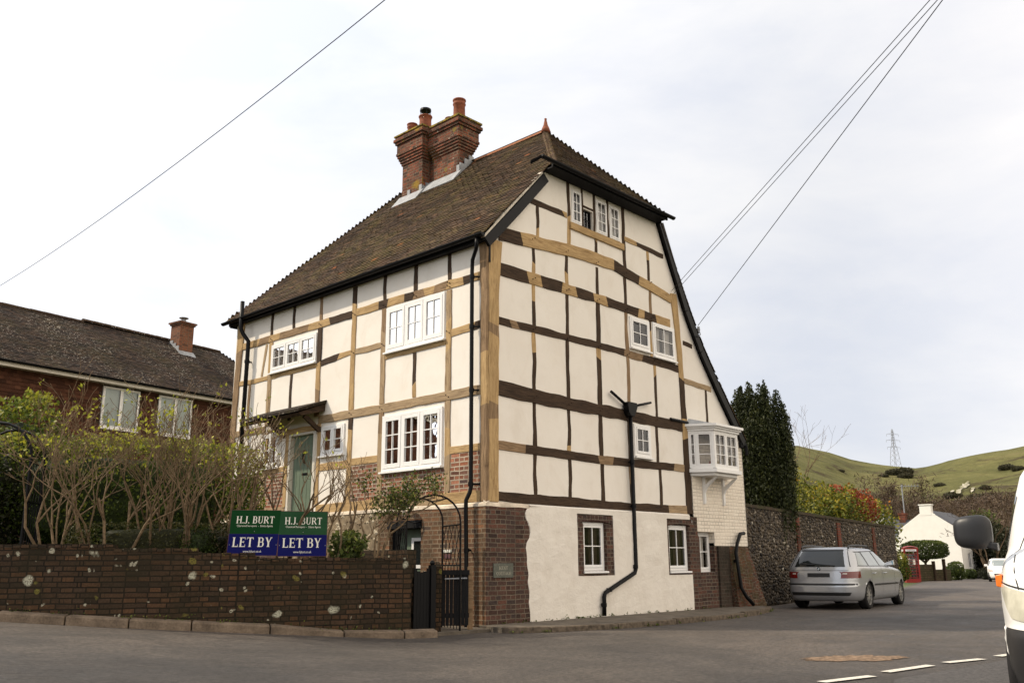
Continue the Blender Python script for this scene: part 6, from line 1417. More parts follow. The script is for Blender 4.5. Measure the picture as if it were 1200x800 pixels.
# ------------------------------------------------------------------ VEHICLES
class Body:
    """car body as stacked rounded-rectangle slices: levels (z, x_rear, x_front, half width)"""
    def __init__(s, levels, p=4.6, n=200, ph=None, zb=1.0, zt=1.4):
        L_ = sorted(levels); s.L = L_; s.p0 = p; s.ph = ph or p; s.zb = zb; s.zt = zt; s.n = n
    def P(s, z): return s.p0 + (s.ph-s.p0)*min(1, max(0, (z-s.zb)/(s.zt-s.zb)))
    def at(s, z):
        L_ = s.L; z = min(max(z, L_[0][0]), L_[-1][0])
        for a, b in zip(L_, L_[1:]):
            if z <= b[0]: t = (z-a[0])/(b[0]-a[0]) if b[0] > a[0] else 0; return tuple(a[i]+(b[i]-a[i])*t for i in range(1, 4))
        return L_[-1][1:]
    def side(s, x, z, sgn=-1, off=.004):
        xr, xf, hw = s.at(z); xc, a = (xr+xf)/2, (xf-xr)/2; p = s.P(z); k_ = max(0, 1-abs((x-xc)/a)**p)**(1/p); return (x, sgn*(hw*k_+off), z)
    def end(s, y, z, rear=True, off=.004):
        xr, xf, hw = s.at(z); xc, a = (xr+xf)/2, (xf-xr)/2; p = s.P(z); k_ = max(0, 1-abs(y/hw)**p)**(1/p); return ((xc-a*k_-off) if rear else (xc+a*k_+off), y, z)
    def ring(s, t, z, off=.004):
        xr, xf, hw = s.at(z); xc, a = (xr+xf)/2, (xf-xr)/2; c, q = cos(t), sin(t); e = 2/s.P(z)
        return (xc+(a+off)*math.copysign(abs(c)**e, c), (hw+off)*math.copysign(abs(q)**e, q), z)
    def build(s, name, parent, mats, zs, arches=(), rA=.34, zA=.32, matfn=None):
        dense = [(cos(t), sin(t)) for t in np.linspace(0, 2*pi, 4000)]; N_ = s.n; rows = []
        for z in zs:
            e = 2/s.P(z)
            xr, xf, hw = s.at(z); xc, a = (xr+xf)/2, (xf-xr)/2
            P = np.array([(xc+a*math.copysign(abs(c)**e, c), hw*math.copysign(abs(q)**e, q)) for c, q in dense]); d = np.concatenate([[0], np.cumsum(np.linalg.norm(np.diff(P, axis=0), axis=1))]); u = np.linspace(0, d[-1], N_, endpoint=False)
            rows.append([(float(np.interp(w_, d, P[:, 0])), float(np.interp(w_, d, P[:, 1])), z) for w_ in u])
        vs = [list(v_) for r_ in rows for v_ in r_]
        for v_ in vs:
            for ax in arches:
                dx, dz = v_[0]-ax, v_[2]-zA; dd = math.hypot(dx, dz)
                if abs(dd-rA) < .03 and abs(v_[1]) > .45 and dd > 0: v_[0] = ax+dx/dd*rA; v_[2] = zA+dz/dd*rA
        mb = MB(); mb.v = [tuple(v_) for v_ in vs]; R_ = len(zs)
        def addf(f_, mi):
            c = [sum(vs[i][k_] for i in f_)/len(f_) for k_ in range(3)]
            if abs(c[1]) > .45 and any(math.hypot(c[0]-ax, c[2]-zA) < rA-.002 for ax in arches): return
            mb.f.append(f_); mb.mi.append(matfn(c) if matfn else mi); mb.r.append(.5)
        for j in range(R_-1):
            for i in range(N_): addf((j*N_+i, j*N_+(i+1) % N_, (j+1)*N_+(i+1) % N_, (j+1)*N_+i), 0)
        mb.f.append(tuple(range((R_-1)*N_, R_*N_))); mb.mi.append(0); mb.r.append(.5)
        mb.f.append(tuple(range(N_-1, -1, -1))); mb.mi.append(0); mb.r.append(.5)
        o_ = mb.build(name, mats, parent, smooth=True); o_.data.update(); return o_
def patch(fn, q, name, mat, parent, nx=10, ny=8):
    """curved panel lying on a body: q = four (a,b) corners, fn(a,b) -> point"""
    mb = MB(); q = [Vector(p) for p in q]
    for j in range(ny+1):
        for i in range(nx+1):
            u, w_ = i/nx, j/ny; p = q[0].lerp(q[1], u).lerp(q[3].lerp(q[2], u), w_); mb.v.append(fn(p.x, p.y))
    for j in range(ny):
        for i in range(nx): mb.f.append((j*(nx+1)+i, j*(nx+1)+i+1, (j+1)*(nx+1)+i+1, (j+1)*(nx+1)+i)); mb.mi.append(0); mb.r.append(.5)
    return mb.build(name, mat, parent, smooth=True, recalc=False)
def wheel(parent, x, y, r=.315, w=.20, sgn=-1, spokes=10):
    mb = MB(); mb.lathe([(r-.09, -w/2), (r-.02, -w/2), (r, -w/2+.03), (r, w/2-.03), (r-.02, w/2), (r-.09, w/2)], (0, 0, 0), 36, axis='y', cap=False)
    o_ = mb.build('wheel', MT['tyre'], parent, smooth=True, loc=(x, y, r)); o_.data.update()
    mb = MB(); f_ = sgn*(w/2-.02); mb.lathe([(r-.085, f_-.02*sgn), (r-.085, f_+.012*sgn), (r-.105, f_+.012*sgn), (r-.11, f_-.05*sgn)], (0, 0, 0), 32, axis='y', cap=False)
    mb.lathe([(0, f_-.01), (.055, f_-.01), (.045, f_+.012*sgn), (0, f_+.014*sgn)], (0, 0, 0), 16, axis='y')
    for i in range(spokes):
        a = 2*pi*i/spokes; c, s_ = cos(a), sin(a); n_ = .018; P = lambda rr, o2, dy: (rr*c-o2*s_, f_+dy*sgn, rr*s_+o2*c)
        mb.hexa([P(.04, -n_, -.02), P(r-.1, -n_*.7, -.02), P(r-.1, n_*.7, -.02), P(.04, n_, -.02), P(.04, -n_, .006), P(r-.1, -n_*.7, .0), P(r-.1, n_*.7, .0), P(.04, n_, .006)])
    mb.build('rim', MT['alloy'], o_); mb = MB(); mb.lathe([(0, f_-.09*sgn), (r-.1, f_-.09*sgn), (r-.1, f_-.08*sgn), (0, f_-.08*sgn)], (0, 0, 0), 20, axis='y'); mb.build('brake_disc', MT['plastic_black'], o_)
    return o_

def estate_car(name, label, pos, rz):
    t = thing(name, label, 'car', pos, rz)
    B = Body([(.19, .10, 4.34, .78), (.27, .03, 4.42, .835), (.36, .0, 4.46, .852), (.535, .0, 4.47, .862), (.55, .02, 4.47, .866), (.575, .035, 4.46, .868), (.70, .045, 4.42, .872), (.80, .06, 4.30, .870), (.87, .08, 4.02, .862), (.92, .10, 3.55, .850), (.955, .125, 3.15, .838),
              (1.00, .15, 3.04, .812), (1.10, .23, 2.86, .762), (1.20, .32, 2.67, .708), (1.30, .42, 2.48, .650), (1.345, .47, 2.36, .620), (1.375, .52, 2.22, .575), (1.395, .60, 2.0, .47), (1.405, .75, 1.8, .32)], p=5.2, ph=5.6); B.L = [(a_, b_, c_, d_*1.045) for a_, b_, c_, d_ in B.L]
    zs = [.19, .23, .27, .31, .36, .41, .46, .50, .535, .55, .575, .62, .66, .70, .75, .80, .84, .87, .92, .955, 1.0, 1.05, 1.10, 1.15, 1.20, 1.25, 1.30, 1.345, 1.375, 1.395, 1.405]
    B.build('body', t, [MT['silver'], MT['plastic_black']], zs, (.93, 3.66), .335, .30)
    mb = MB(); mb.box(.3, 4.2, -.66, .66, .22, .62); mb.build('underbody', MT['plastic_black'], t)
    for x in (.93, 3.66):
        for s_ in (-1, 1): wheel(t, x, s_*.755, .312, .205, s_)
    e = lambda y, z: B.end(y, z, True, .006)
    patch(e, [(-.70, .955), (.70, .955), (.57, 1.325), (-.57, 1.325)], 'rear_window', MT['car_glass'], t)
    patch(lambda y, z: B.end(y, z, True, .010), [(-.60, 1.315), (.60, 1.315), (.55, 1.35), (-.55, 1.35)], 'spoiler_lip', MT['plastic_black'], t, 10, 2)
    pts = [e(.1, 1.0), e(.25, 1.01), e(.42, 1.02)]; mb = MB(); mb.tube([(p[0]-.015, p[1], p[2]) for p in pts], .012, 6); mb.build('wiper', MT['plastic_black'], t)
    for s_ in (-1, 1):
        q = [(s_*.845, .70), (s_*.50, .70), (s_*.52, .835), (s_*.838, .855)]; l_ = patch(e, q, 'tail_light', MT['red_lens'], t)
        patch(lambda x, z, s_=s_: B.side(x, z, s_, .006), [(.07, .705), (.24, .72), (.30, .83), (.085, .85)], 'tail_light_side', MT['red_lens'], l_)
        patch(lambda y, z: B.end(y, z, True, .009), [(s_*.64, .785), (s_*.54, .785), (s_*.55, .82), (s_*.63, .82)], 'reversing_lens', MT['clear_lens'], l_, 4, 3)
        sf = lambda x, z, s_=s_: B.side(x, z, s_, .006)
        patch(sf, [(.43, .985), (.98, .975), (.99, 1.27), (.70, 1.27)], 'side_window', MT['car_glass_side'], t); patch(sf, [(1.06, .975), (1.86, .97), (1.80, 1.305), (1.07, 1.285)], 'side_window', MT['car_glass_side'], t); patch(sf, [(1.93, .97), (2.92, .965), (2.36, 1.295), (1.87, 1.305)], 'side_window', MT['car_glass_side'], t)
        for q in ([(.40, .968), (2.98, .955), (2.98, .968), (.40, .982)],): patch(lambda x, z, s_=s_: B.side(x, z, s_, .009), q, 'window_trim', MT['plastic_black'], t, 20, 1)
        patch(lambda x, z, s_=s_: B.side(x, z, s_, .010), [(.70, 1.285), (2.36, 1.315), (2.34, 1.332), (.60, 1.30)], 'window_trim', MT['plastic_black'], t, 20, 1)
        for x in (1.02, 1.90): patch(lambda a, b, s_=s_: B.side(a, b, s_, .008), [(x-.03, .97), (x+.03, .97), (x-.0, 1.30), (x-.05, 1.30)], 'door_pillar', MT['plastic_black'], t, 2, 6)
        patch(lambda x, z, s_=s_: B.side(x, z, s_, .014), [(1.28, .525), (3.30, .525), (3.30, .56), (1.28, .56)], 'side_moulding', MT['plastic_black'], t, 20, 2)
        for x in (1.08, 1.96, 3.0): patch(lambda a, b, s_=s_: B.side(a, b, s_, .003), [(x, .34), (x+.008, .34), (x+.008, .955), (x, .955)], 'door_gap', MT['plastic_black'], t, 1, 12)
        for x in (1.18, 2.06): p = B.side(x, .80, s_, 0); mb = MB(); mb.tube([(x, p[1], .80), (x+.02, p[1]+s_*.03, .80), (x+.16, p[1]+s_*.03, .81), (x+.18, p[1], .81)], .012, 6); mb.build('door_handle', MT['silver'], t)
        p = B.side(2.78, 1.0, s_, 0); mb = MB(); mb.hexa([(2.70, p[1]-s_*.03, .96), (2.86, p[1]-s_*.03, .96), (2.90, p[1]+s_*.20, .98), (2.76, p[1]+s_*.20, .98), (2.72, p[1], 1.03), (2.84, p[1], 1.03), (2.88, p[1]+s_*.19, 1.10), (2.78, p[1]+s_*.19, 1.10)])
        mr = mb.build('door_mirror', MT['silver'], t, bevel=.015); mb = MB(); mb.add([(2.755, p[1]+s_*.02, .985), (2.755, p[1]+s_*.185, .99), (2.765, p[1]+s_*.18, 1.09), (2.72, p[1]+s_*.03, 1.02)], [(0, 1, 2, 3)]); mb.build('mirror_glass', MT['blue'], mr, recalc=False)
        mb = MB(); y = s_*.555; mb.tube([(.62, y, 1.385), (.72, y, 1.432), (1.4, y, 1.448), (2.1, y, 1.432), (2.22, y*.98, 1.385)], .022, 6); mb.build('roof_rail', MT['plastic_black'], t)
    patch(lambda y, z: B.end(y, z, True, .008), [(-.36, .715), (.36, .715), (.33, .83), (-.33, .83)], 'plate_recess', MT['silver'], t)
    patch(lambda y, z: B.end(y, z, True, .014), [(-.26, .725), (.26, .725), (.26, .815), (-.26, .815)], 'number_plate', MT['plastic_black'], t)
    patch(lambda y, z: B.end(y, z, True, .012), [(-.80, .545), (.80, .545), (.80, .585), (-.80, .585)], 'bumper_strip', MT['plastic_black'], t, 20, 2)
    patch(lambda y, z: B.end(y, z, True, .008), [(-.66, .315), (.66, .315), (.70, .385), (-.70, .385)], 'bumper_recess', MT['plastic_black'], t, 20, 2)
    patch(lambda y, z: B.end(y, z, True, .005), [(-.66, .868), (.66, .868), (.66, .876), (-.66, .876)], 'tailgate_crease', MT['plastic_black'], t, 20, 1)
    mb = MB(); c_ = e(0, .90); mb.lathe([(0, -.006), (.036, -.006), (.04, -.003), (.04, 0), (0, 0)], (c_[0]-.0, 0, .905), 20, axis='x'); bd = mb.build('round_badge', MT['plastic_black'], t)
    mb = MB(); x_ = c_[0]-.0075
    for i, (a0, a1) in enumerate(((0, 90), (180, 270), (90, 180), (270, 360))):
        if i < 2: pts = [(x_, 0, .905)]+[(x_, .026*cos(R(a_)), .905+.026*sin(R(a_))) for a_ in range(a0, a1+1, 15)]; mb.add(pts, [tuple(range(len(pts)))])
    mb.build('badge_quarter', MT['blue'], bd, recalc=False)
    mb = MB()
    for i in (2, 3):
        a0 = (0, 0, 90, 270)[i]; pts = [(x_, 0, .905)]+[(x_, .026*cos(R(a_)), .905+.026*sin(R(a_))) for a_ in range(a0, a0+91, 15)]; mb.add(pts, [tuple(range(len(pts)))])
    mb.build('badge_quarter', MT['white'], bd, recalc=False)
    patch(lambda y, z: B.end(y, z, False, .006), [(-.62, .99), (.62, .99), (.52, 1.32), (-.52, 1.32)], 'windscreen', MT['car_glass_side'], t)
    return t, B
hd = R(6.0); P_r = Vector((9.52, -2.42)); lf = Vector((-sin(hd), cos(hd))); rc = P_r+lf*.94
estate_car('estate_car', 'silver estate car with roof rails parked along the flint wall, seen from behind', (rc.x, rc.y, gz(rc.x, rc.y)), hd)

def hatch_front(name, label, pos, rz):
    t = thing(name, label, 'car', pos, rz)
    B = Body([(.2, .1, 3.9, .80), (.35, 0, 3.98, .85), (.6, .02, 3.98, .86), (.75, .05, 3.9, .86), (.90, .08, 3.55, .85), (1.0, .12, 3.05, .83), (1.1, .2, 2.85, .80), (1.45, .5, 2.2, .66), (1.52, .8, 1.9, .5)], p=3.6, n=120)
    B.build('body', t, [MT['van_white']], [.2, .28, .35, .45, .6, .68, .75, .82, .9, .95, 1.0, 1.05, 1.1, 1.2, 1.3, 1.4, 1.45, 1.5, 1.52], (.75, 3.2), .33, .30)
    mb = MB(); mb.box(.3, 3.7, -.64, .64, .22, .6); mb.build('underbody', MT['plastic_black'], t)
    for x in (.75, 3.2):
        for s_ in (-1, 1): wheel(t, x, s_*.75, .30, .19, s_, 7)
    f_ = lambda y, z: B.end(y, z, False, .006)
    patch(f_, [(-.72, 1.03), (.72, 1.03), (.58, 1.42), (-.58, 1.42)], 'windscreen', MT['car_glass_side'], t); patch(f_, [(-.42, .34), (.42, .34), (.5, .52), (-.5, .52)], 'lower_grille', MT['plastic_black'], t); patch(f_, [(-.4, .22), (.4, .22), (.6, .28), (-.6, .28)], 'lower_grille', MT['plastic_black'], t)
    for s_ in (-1, 1):
        patch(f_, [(s_*.5, .64), (s_*.82, .68), (s_*.80, .86), (s_*.55, .78)], 'headlight', MT['clear_lens'], t); patch(lambda x, z, s_=s_: B.side(x, z, s_, .006), [(.7, 1.05), (2.6, 1.05), (2.2, 1.38), (.8, 1.38)], 'side_window', MT['car_glass'], t)
        mb = MB(); mb.box(2.68, 2.8, s_*.83 if s_ > 0 else -1.02, 1.02 if s_ > 0 else -.83, 1.0, 1.14); mb.build('door_mirror', MT['van_white'], t, bevel=.03)
    return t
q = polar(27.72, 70); a_ = YAW+R(27); hatch_front('small_white_car', 'small white car facing us far down the lane, partly hidden by the van', (q.x+sin(a_)*4, q.y+cos(a_)*4, gz(q.x, q.y)), math.atan2(-cos(a_), -sin(a_)))

# white van, nose towards the camera, cut by the right edge of the frame
av = YAW+R(34.0); fh = Vector((-sin(av), -cos(av))); rzv = math.atan2(fh.y, fh.x); lfv = Vector((-fh.y, fh.x))
cor = polar(26.75, 7.42); org = Vector((cor.x, cor.y))-fh*4.52+lfv*.95
t = thing('white_van', 'white van with a black door mirror and grey bumper, cut by the right edge', 'van', (org.x, org.y, gz(org.x, org.y)-.05), rzv)
B = Body([(.20, .05, 4.62, .86), (.27, .0, 4.72, .93), (.40, 0, 4.78, .955), (.56, 0, 4.80, .96), (.64, 0, 4.78, .955), (.66, 0, 4.74, .95), (.80, 0, 4.72, .955), (.92, 0, 4.67, .955), (1.02, 0, 4.56, .95), (1.10, 0, 4.36, .945), (1.16, 0, 4.10, .94), (1.21, 0, 3.90, .935), (1.30, 0, 3.78, .925), (1.50, 0, 3.55, .895), (1.70, 0, 3.32, .86), (1.86, .02, 3.10, .825), (1.93, .03, 2.95, .79), (1.97, .08, 2.7, .70), (1.99, .2, 2.4, .5)], p=4.4)
B.build('body', t, [MT['van_white'], MT['plastic'], MT['plastic_black']], [.20, .235, .27, .33, .40, .48, .56, .60, .64, .66, .70, .75, .80, .86, .92, .97, 1.02, 1.06, 1.10, 1.13, 1.16, 1.21, 1.25, 1.30, 1.4, 1.5, 1.6, 1.7, 1.78, 1.86, 1.93, 1.97, 1.99], (.85, 3.85), .36, .33,
        matfn=lambda c: 1 if c[2] < .652 and (c[0] > 4.18 or c[0] < .35) else (1 if c[2] < .36 else 0))
mb = MB(); mb.box(.3, 4.4, -.72, .72, .22, .68); mb.build('underbody', MT['plastic_black'], t)
for x in (.85, 3.85):
    for s_ in (-1, 1): wheel(t, x, s_*.80, .335, .215, s_, 8)
f_ = lambda y, z: B.end(y, z, False, .006)
patch(f_, [(-.70, 1.27), (.70, 1.27), (.56, 1.80), (-.56, 1.80)], 'windscreen', MT['car_glass'], t, 24, 12)
patch(f_, [(-.40, .70), (.40, .70), (.42, .84), (-.42, .84)], 'grille', MT['plastic_black'], t)
patch(f_, [(-.55, .30), (.55, .30), (.60, .46), (-.60, .46)], 'bumper_grille', MT['plastic_black'], t)
for s_ in (-1, 1):
    # headlamp wraps the corner: parameter angle along the slice ring
    T0, T1 = (R(-33), R(-62)) if s_ < 0 else (R(33), R(62))
    hl = patch(lambda a, z: B.ring(a, z, .006), [(T0*.60, .70), (T1*.72, .73), (T1, .965), (T0*.62, .90)], 'headlight', MT['head_lens'], t, 16, 10)
    patch(lambda a, z: B.ring(a, z, .008), [(T0*.62, .915), (T1, .975), (T1, .985), (T0*.62, .925)], 'bonnet_gap', MT['plastic_black'], t, 16, 1)
    sf = lambda x, z, s_=s_: B.side(x, z, s_, .006)
    patch(sf, [(2.25, 1.20), (3.20, 1.24), (2.95, 1.66), (2.30, 1.74)], 'side_window', MT['car_glass'], t); patch(lambda x, z, s_=s_: B.side(x, z, s_, .003), [(3.70, .50), (3.71, .50), (3.71, 1.16), (3.70, 1.16)], 'door_gap', MT['plastic_black'], t, 1, 12)
    patch(lambda x, z, s_=s_: B.side(x, z, s_, .003), [(3.70, 1.16), (3.712, 1.16), (3.20, 1.80), (3.19, 1.80)], 'door_gap', MT['plastic_black'], t, 1, 12)
    # seam between bonnet and wing
    mb = MB(); sp_ = [(1.17, 4.02, .80), (1.12, 4.26, .79), (1.05, 4.46, .775), (.98, 4.585, .755), (.93, 4.645, .74)]
    mb.tube([(B.end(y_, z_, False, .002)[0], s_*y_, z_) for z_, x_, y_ in sp_], .005, 5); mb.build('bonnet_seam', MT['plastic_black'], t)
    y0_ = .93
    mb = MB(); bm = bmesh.new(); bmesh.ops.create_uvsphere(bm, u_segments=28, v_segments=18, radius=1)
    for v_ in bm.verts:
        c = v_.co.copy(); k_ = (abs(c.x)**3.6+abs(c.y)**3.6+abs(c.z)**3.6)**(-1/3.6); c = c*k_; v_.co = Vector((3.86+c.x*.075*(1 if c.x > 0 else .55)-abs(c.y)*.02, s_*(1.065+c.y*.138), 1.345+c.z*.128*(1-.08*(c.y))))
    me = bpy.data.meshes.new('door_mirror'); bm.to_mesh(me); bm.free(); me.materials.append(MT['plastic']); metric_uv(me); me.polygons.foreach_set('use_smooth', np.ones(len(me.polygons), bool)); mo = bpy.data.objects.new('door_mirror', me); COL.objects.link(mo); mo.parent = t
    mb = MB(); mb.hexa([(3.78, s_*.90, 1.20), (3.90, s_*.90, 1.20), (3.89, s_*1.02, 1.235), (3.80, s_*1.02, 1.235), (3.78, s_*.90, 1.26), (3.90, s_*.90, 1.26), (3.89, s_*1.02, 1.275), (3.80, s_*1.02, 1.275)]); mb.build('mirror_arm', MT['plastic_black'], mo, bevel=.01)
    p = B.side(3.98, .98, s_, 0); mb = MB(); mb.hexa([(3.95, p[1]-s_*.01, .93), (4.05, p[1]-s_*.01, .93), (4.04, p[1]+s_*.035, .94), (3.96, p[1]+s_*.035, .94), (3.95, p[1]-s_*.01, 1.03), (4.05, p[1]-s_*.01, 1.03), (4.04, p[1]+s_*.035, 1.02), (3.96, p[1]+s_*.035, 1.02)]); mb.build('side_indicator', MT['amber'], t, bevel=.006)

# ------------------------------------------------------------------ FAR END OF THE LANE
q = polar(23.2, 68); zz = gz(q.x, q.y); tp = thing('telephone_box', 'red telephone box with a domed top beside the lane, just beyond the silver car', 'telephone box', (q.x, q.y, zz-.05), -(YAW+R(14)))
mb = MB(); w_ = .45
mb.box(-w_, w_, -w_, w_, 0, .14)
for x in (-w_+.045, w_-.045):
    for y in (-w_+.045, w_-.045): mb.box(x-.045, x+.045, y-.045, y+.045, .14, 2.02)
for a_, b_ in ((-1, 0), (1, 0), (0, -1), (0, 1)):
    m_ = lambda u, v_, d, a_=a_, b_=b_: (a_*(w_-.02+d)-b_*u, b_*(w_-.02+d)+a_*u, v_)
    for z_ in [.14+.19*i for i in range(10)]: mb.box(-w_+.09, w_-.09, z_, z_+(.028 if z_ > .2 else .12), -.01, .012, 0, m_)
    for u in (-.22, .22): mb.box(u-.012, u+.012, .26, 1.85, -.009, .011, 0, m_)
mb.build('kiosk_frame', MT['phone_red'], tp)
mb = MB(); mb.box(-w_-.01, w_+.01, -w_-.01, w_+.01, 2.02, 2.24); r_ = mb.build('kiosk_head', MT['phone_red'], tp)
mb = MB(); mb.v = []; n = 8
for i in range(n+1):
    for j in range(n+1): x, y = -w_+2*w_*i/n, -w_+2*w_*j/n; mb.v.append((x, y, 2.24+.16*(1-(x/w_)**2*.55-(y/w_)**2*.4)))
for i in range(n):
    for j in range(n): mb.f.append((i*(n+1)+j, (i+1)*(n+1)+j, (i+1)*(n+1)+j+1, i*(n+1)+j+1)); mb.mi.append(0); mb.r.append(.5)
for e in range(4): pass
mb.box(-w_, w_, -w_, w_, 2.238, 2.25); mb.build('kiosk_dome', MT['phone_red'], tp, recalc=False)
for a_, b_ in ((-1, 0), (1, 0), (0, -1), (0, 1)):
    m_ = lambda u, v_, d, a_=a_, b_=b_: (a_*(w_+d)-b_*u, b_*(w_+d)+a_*u, v_)
    mb = MB(); mb.box(-.34, .34, 2.04, 2.16, .0, .02, 0, m_); sg_ = mb.build('header_sign', MT['white'], tp)
    small_text('TELEPHONE', .10, lambda u, v_, d, m_=m_: m_(u, v_, d), 0, 2.065, sg_, MT['black'], d=.024)
    mb = MB(); mb.add([m_(-.37, .28, -.03), m_(.37, .28, -.03), m_(.37, 1.85, -.03), m_(-.37, 1.85, -.03)], [(0, 1, 2, 3)]); mb.build('kiosk_glass', MT['glass'], tp, recalc=False)

def local_house(name, label, cat, corner, dirx):
    return thing(name, label, cat, corner, math.atan2(dirx.y, dirx.x))
# white cottage, gable towards us; local frame: x along the gable (left to right as seen), y away from us
cr = polar(25.88, 92); gd = Vector((sin(YAW+R(130)), cos(YAW+R(130))))
wc = thing('white_cottage', 'white cottage with a plain gable, slate roof and squat white chimney', 'house', (cr.x-gd.x*5.35, cr.y-gd.y*5.35, -.62), math.atan2(gd.y, gd.x))
mb = MB(); GWd, LEN, EV, AP = 5.35, 8.4, 4.45, 6.15
mb.prism([(0, -.3), (GWd+.0, -.3), (GWd-.05, EV), (GWd/2+.45, AP-.15), (GWd/2-.5, AP-.15), (.0, EV)], 0, .3, 0, lambda a, b, c: (a, c, b))
wall_sheet(mb, lambda u, v, d: (GWd-.02+d, u, v), [(0.3, EV), (LEN, EV)], -.3, [(2.0, 3.0, 1.0, 2.35), (2.1, 2.9, 3.5, 4.4), (5.2, 6.1, -.3, 2.1), (5.6, 6.4, 3.5, 4.4)], .15)
mb.add([(0.02, .3, -.3), (.02, LEN, -.3), (.02, LEN, EV), (.02, .3, EV)], [(0, 1, 2, 3)]); mb.add([(0, LEN, -.3), (GWd, LEN, -.3), (GWd, LEN, EV), (GWd/2, LEN, AP), (0, LEN, EV)], [(0, 1, 2, 3, 4)])
mb.build('wall', MT['cottage_white'], wc, recalc=False)
mb = MB(); th_ = .10
for s_ in (0, 1):
    x0, x1 = (-.12, GWd/2) if s_ == 0 else (GWd+.12, GWd/2)
    za = EV-.02
    mb.hexa([(x0, .06, za), (x1, .06, AP-.0), (x1, LEN+.1, AP), (x0, LEN+.1, za), (x0, .06, za+th_), (x1, .06, AP+th_), (x1, LEN+.1, AP+th_), (x0, LEN+.1, za+th_)])
rf = mb.build('roof', MT['slate'], wc)
mb = MB(); mb.box(GWd/2-.55, GWd/2+.45, -.02, .62, AP-.4, AP+.52); mb.box(GWd/2-.62, GWd/2+.52, -.08, .68, AP+.521, AP+.62); mb.build('chimney', MT['cottage_white'], rf)
for (a0, a1, z0, z1) in ((2.0, 3.0, 1.0, 2.35), (2.1, 2.9, 3.5, 4.4), (5.6, 6.4, 3.5, 4.4)):
    window(lambda u, v, d: (GWd-.02+d, u, v), (a0, a1, z0, z1), (.5, .5), 1, 2, proud=-.05, fr=.06, sill=.1, parent=wc)
mb = MB(); mb.box(5.2, 6.1, -.2, 2.1, -.14, -.1, 0, lambda u, v, d: (GWd-.02+d, u, v)); mb.build('door', MT['oak_dark'], wc)
mb = MB(); X = GWd
mb.hexa([(X, 4.8, 2.35), (X+1.35, 4.8, 2.35), (X+1.35, 5.65, 3.15), (X, 5.65, 3.15), (X, 4.75, 2.45), (X+1.38, 4.75, 2.45), (X+1.38, 5.65, 3.27), (X, 5.65, 3.27)]); mb.hexa([(X, 5.65, 3.15), (X+1.35, 5.65, 3.15), (X+1.35, 6.5, 2.35), (X, 6.5, 2.35), (X, 5.65, 3.27), (X+1.38, 5.65, 3.27), (X+1.38, 6.55, 2.45), (X, 6.55, 2.45)])
pr_ = mb.build('porch', MT['slate'], wc)
mb = MB()
for y in (4.95, 6.35): mb.box(X+1.15, X+1.28, y-.065, y+.065, -.2, 2.42); mb.box(X, X+1.2, y-.05, y+.05, 2.3, 2.42)
mb.prism([(4.9, 2.42), (6.4, 2.42), (5.65, 3.12)], X+1.2, X+1.26, 0, lambda a, b, c: (c, a, b)); mb.build('porch_timber', MT['oak_grey'], pr_)

# slate-roofed house behind, with a brick chimney and an aerial pole
q = polar(22.0, 110); sh = thing('slate_roofed_house', 'grey slate roof with a small brick chimney showing behind the end of the flint wall', 'house', (q.x, q.y, -1.0), -(YAW+R(-60))+0)
mb = MB(); mb.prism([(-3, 0), (3, 0), (3, 5.0), (0, 7.0), (-3, 5.0)], -5, 5, 0, lambda a, b, c: (c, a, b)); mb.build('wall', MT['cottage_white'], sh)
mb = MB()
for s_ in (-1, 1): mb.hexa([(-5.2, s_*3.3, 4.85), (5.2, s_*3.3, 4.85), (5.2, 0, 7.02), (-5.2, 0, 7.02), (-5.2, s_*3.3, 5.0), (5.2, s_*3.3, 5.0), (5.2, 0, 7.2), (-5.2, 0, 7.2)])
rf = mb.build('roof', MT['slate'], sh)
q = polar(23.05, 104); mb = MB(); mb.box(-.35, .35, -.3, .3, 4.5, 6.75); mb.box(-.42, .42, -.37, .37, 6.751, 6.9); mb.lathe([(.12, 6.9), (.1, 7.2)], (0, 0, 0), 10)
o_ = mb.build('chimney_stack', MT['pier_red'], loc=(q.x, q.y, -1)); mb = MB(); mb.box(-1.8, 1.8, -1.5, 1.5, -.5, 4.6); mb.build('outhouse', MT['cottage_white'], o_); mb = MB(); mb.prism([(-2, 4.55), (2, 4.55), (0, 6.2)], -1.7, 1.7, 0, lambda a, b, c: (a, c, b)); mb.build('outhouse_roof', MT['slate'], o_)
tag(o_, 'small brick chimney with a pot on an outbuilding just left of the white cottage', 'outbuilding')
t = thing('aerial_pole', 'thin pole with a television aerial above the brick chimney left of the white cottage', 'aerial', (q.x+.5, q.y, 5.6)); mb = MB(); mb.tube([(0, 0, 0), (0, 0, 3.3)], .06, 6); mb.build('pole', MT['steel'], t)
mb = MB(); d = Vector((cos(YAW), -sin(YAW), 0)); mb.tube([Vector((0, 0, 3.1))-d*.2, Vector((0, 0, 3.15))+d*1.8], .035, 5)
for i in range(6): p = Vector((0, 0, 3.12))+d*(.1+i*.32); mb.tube([p-Vector((0, 0, .2)), p+Vector((0, 0, .2))], .02, 4)
mb.build('aerial', MT['steel'], t)

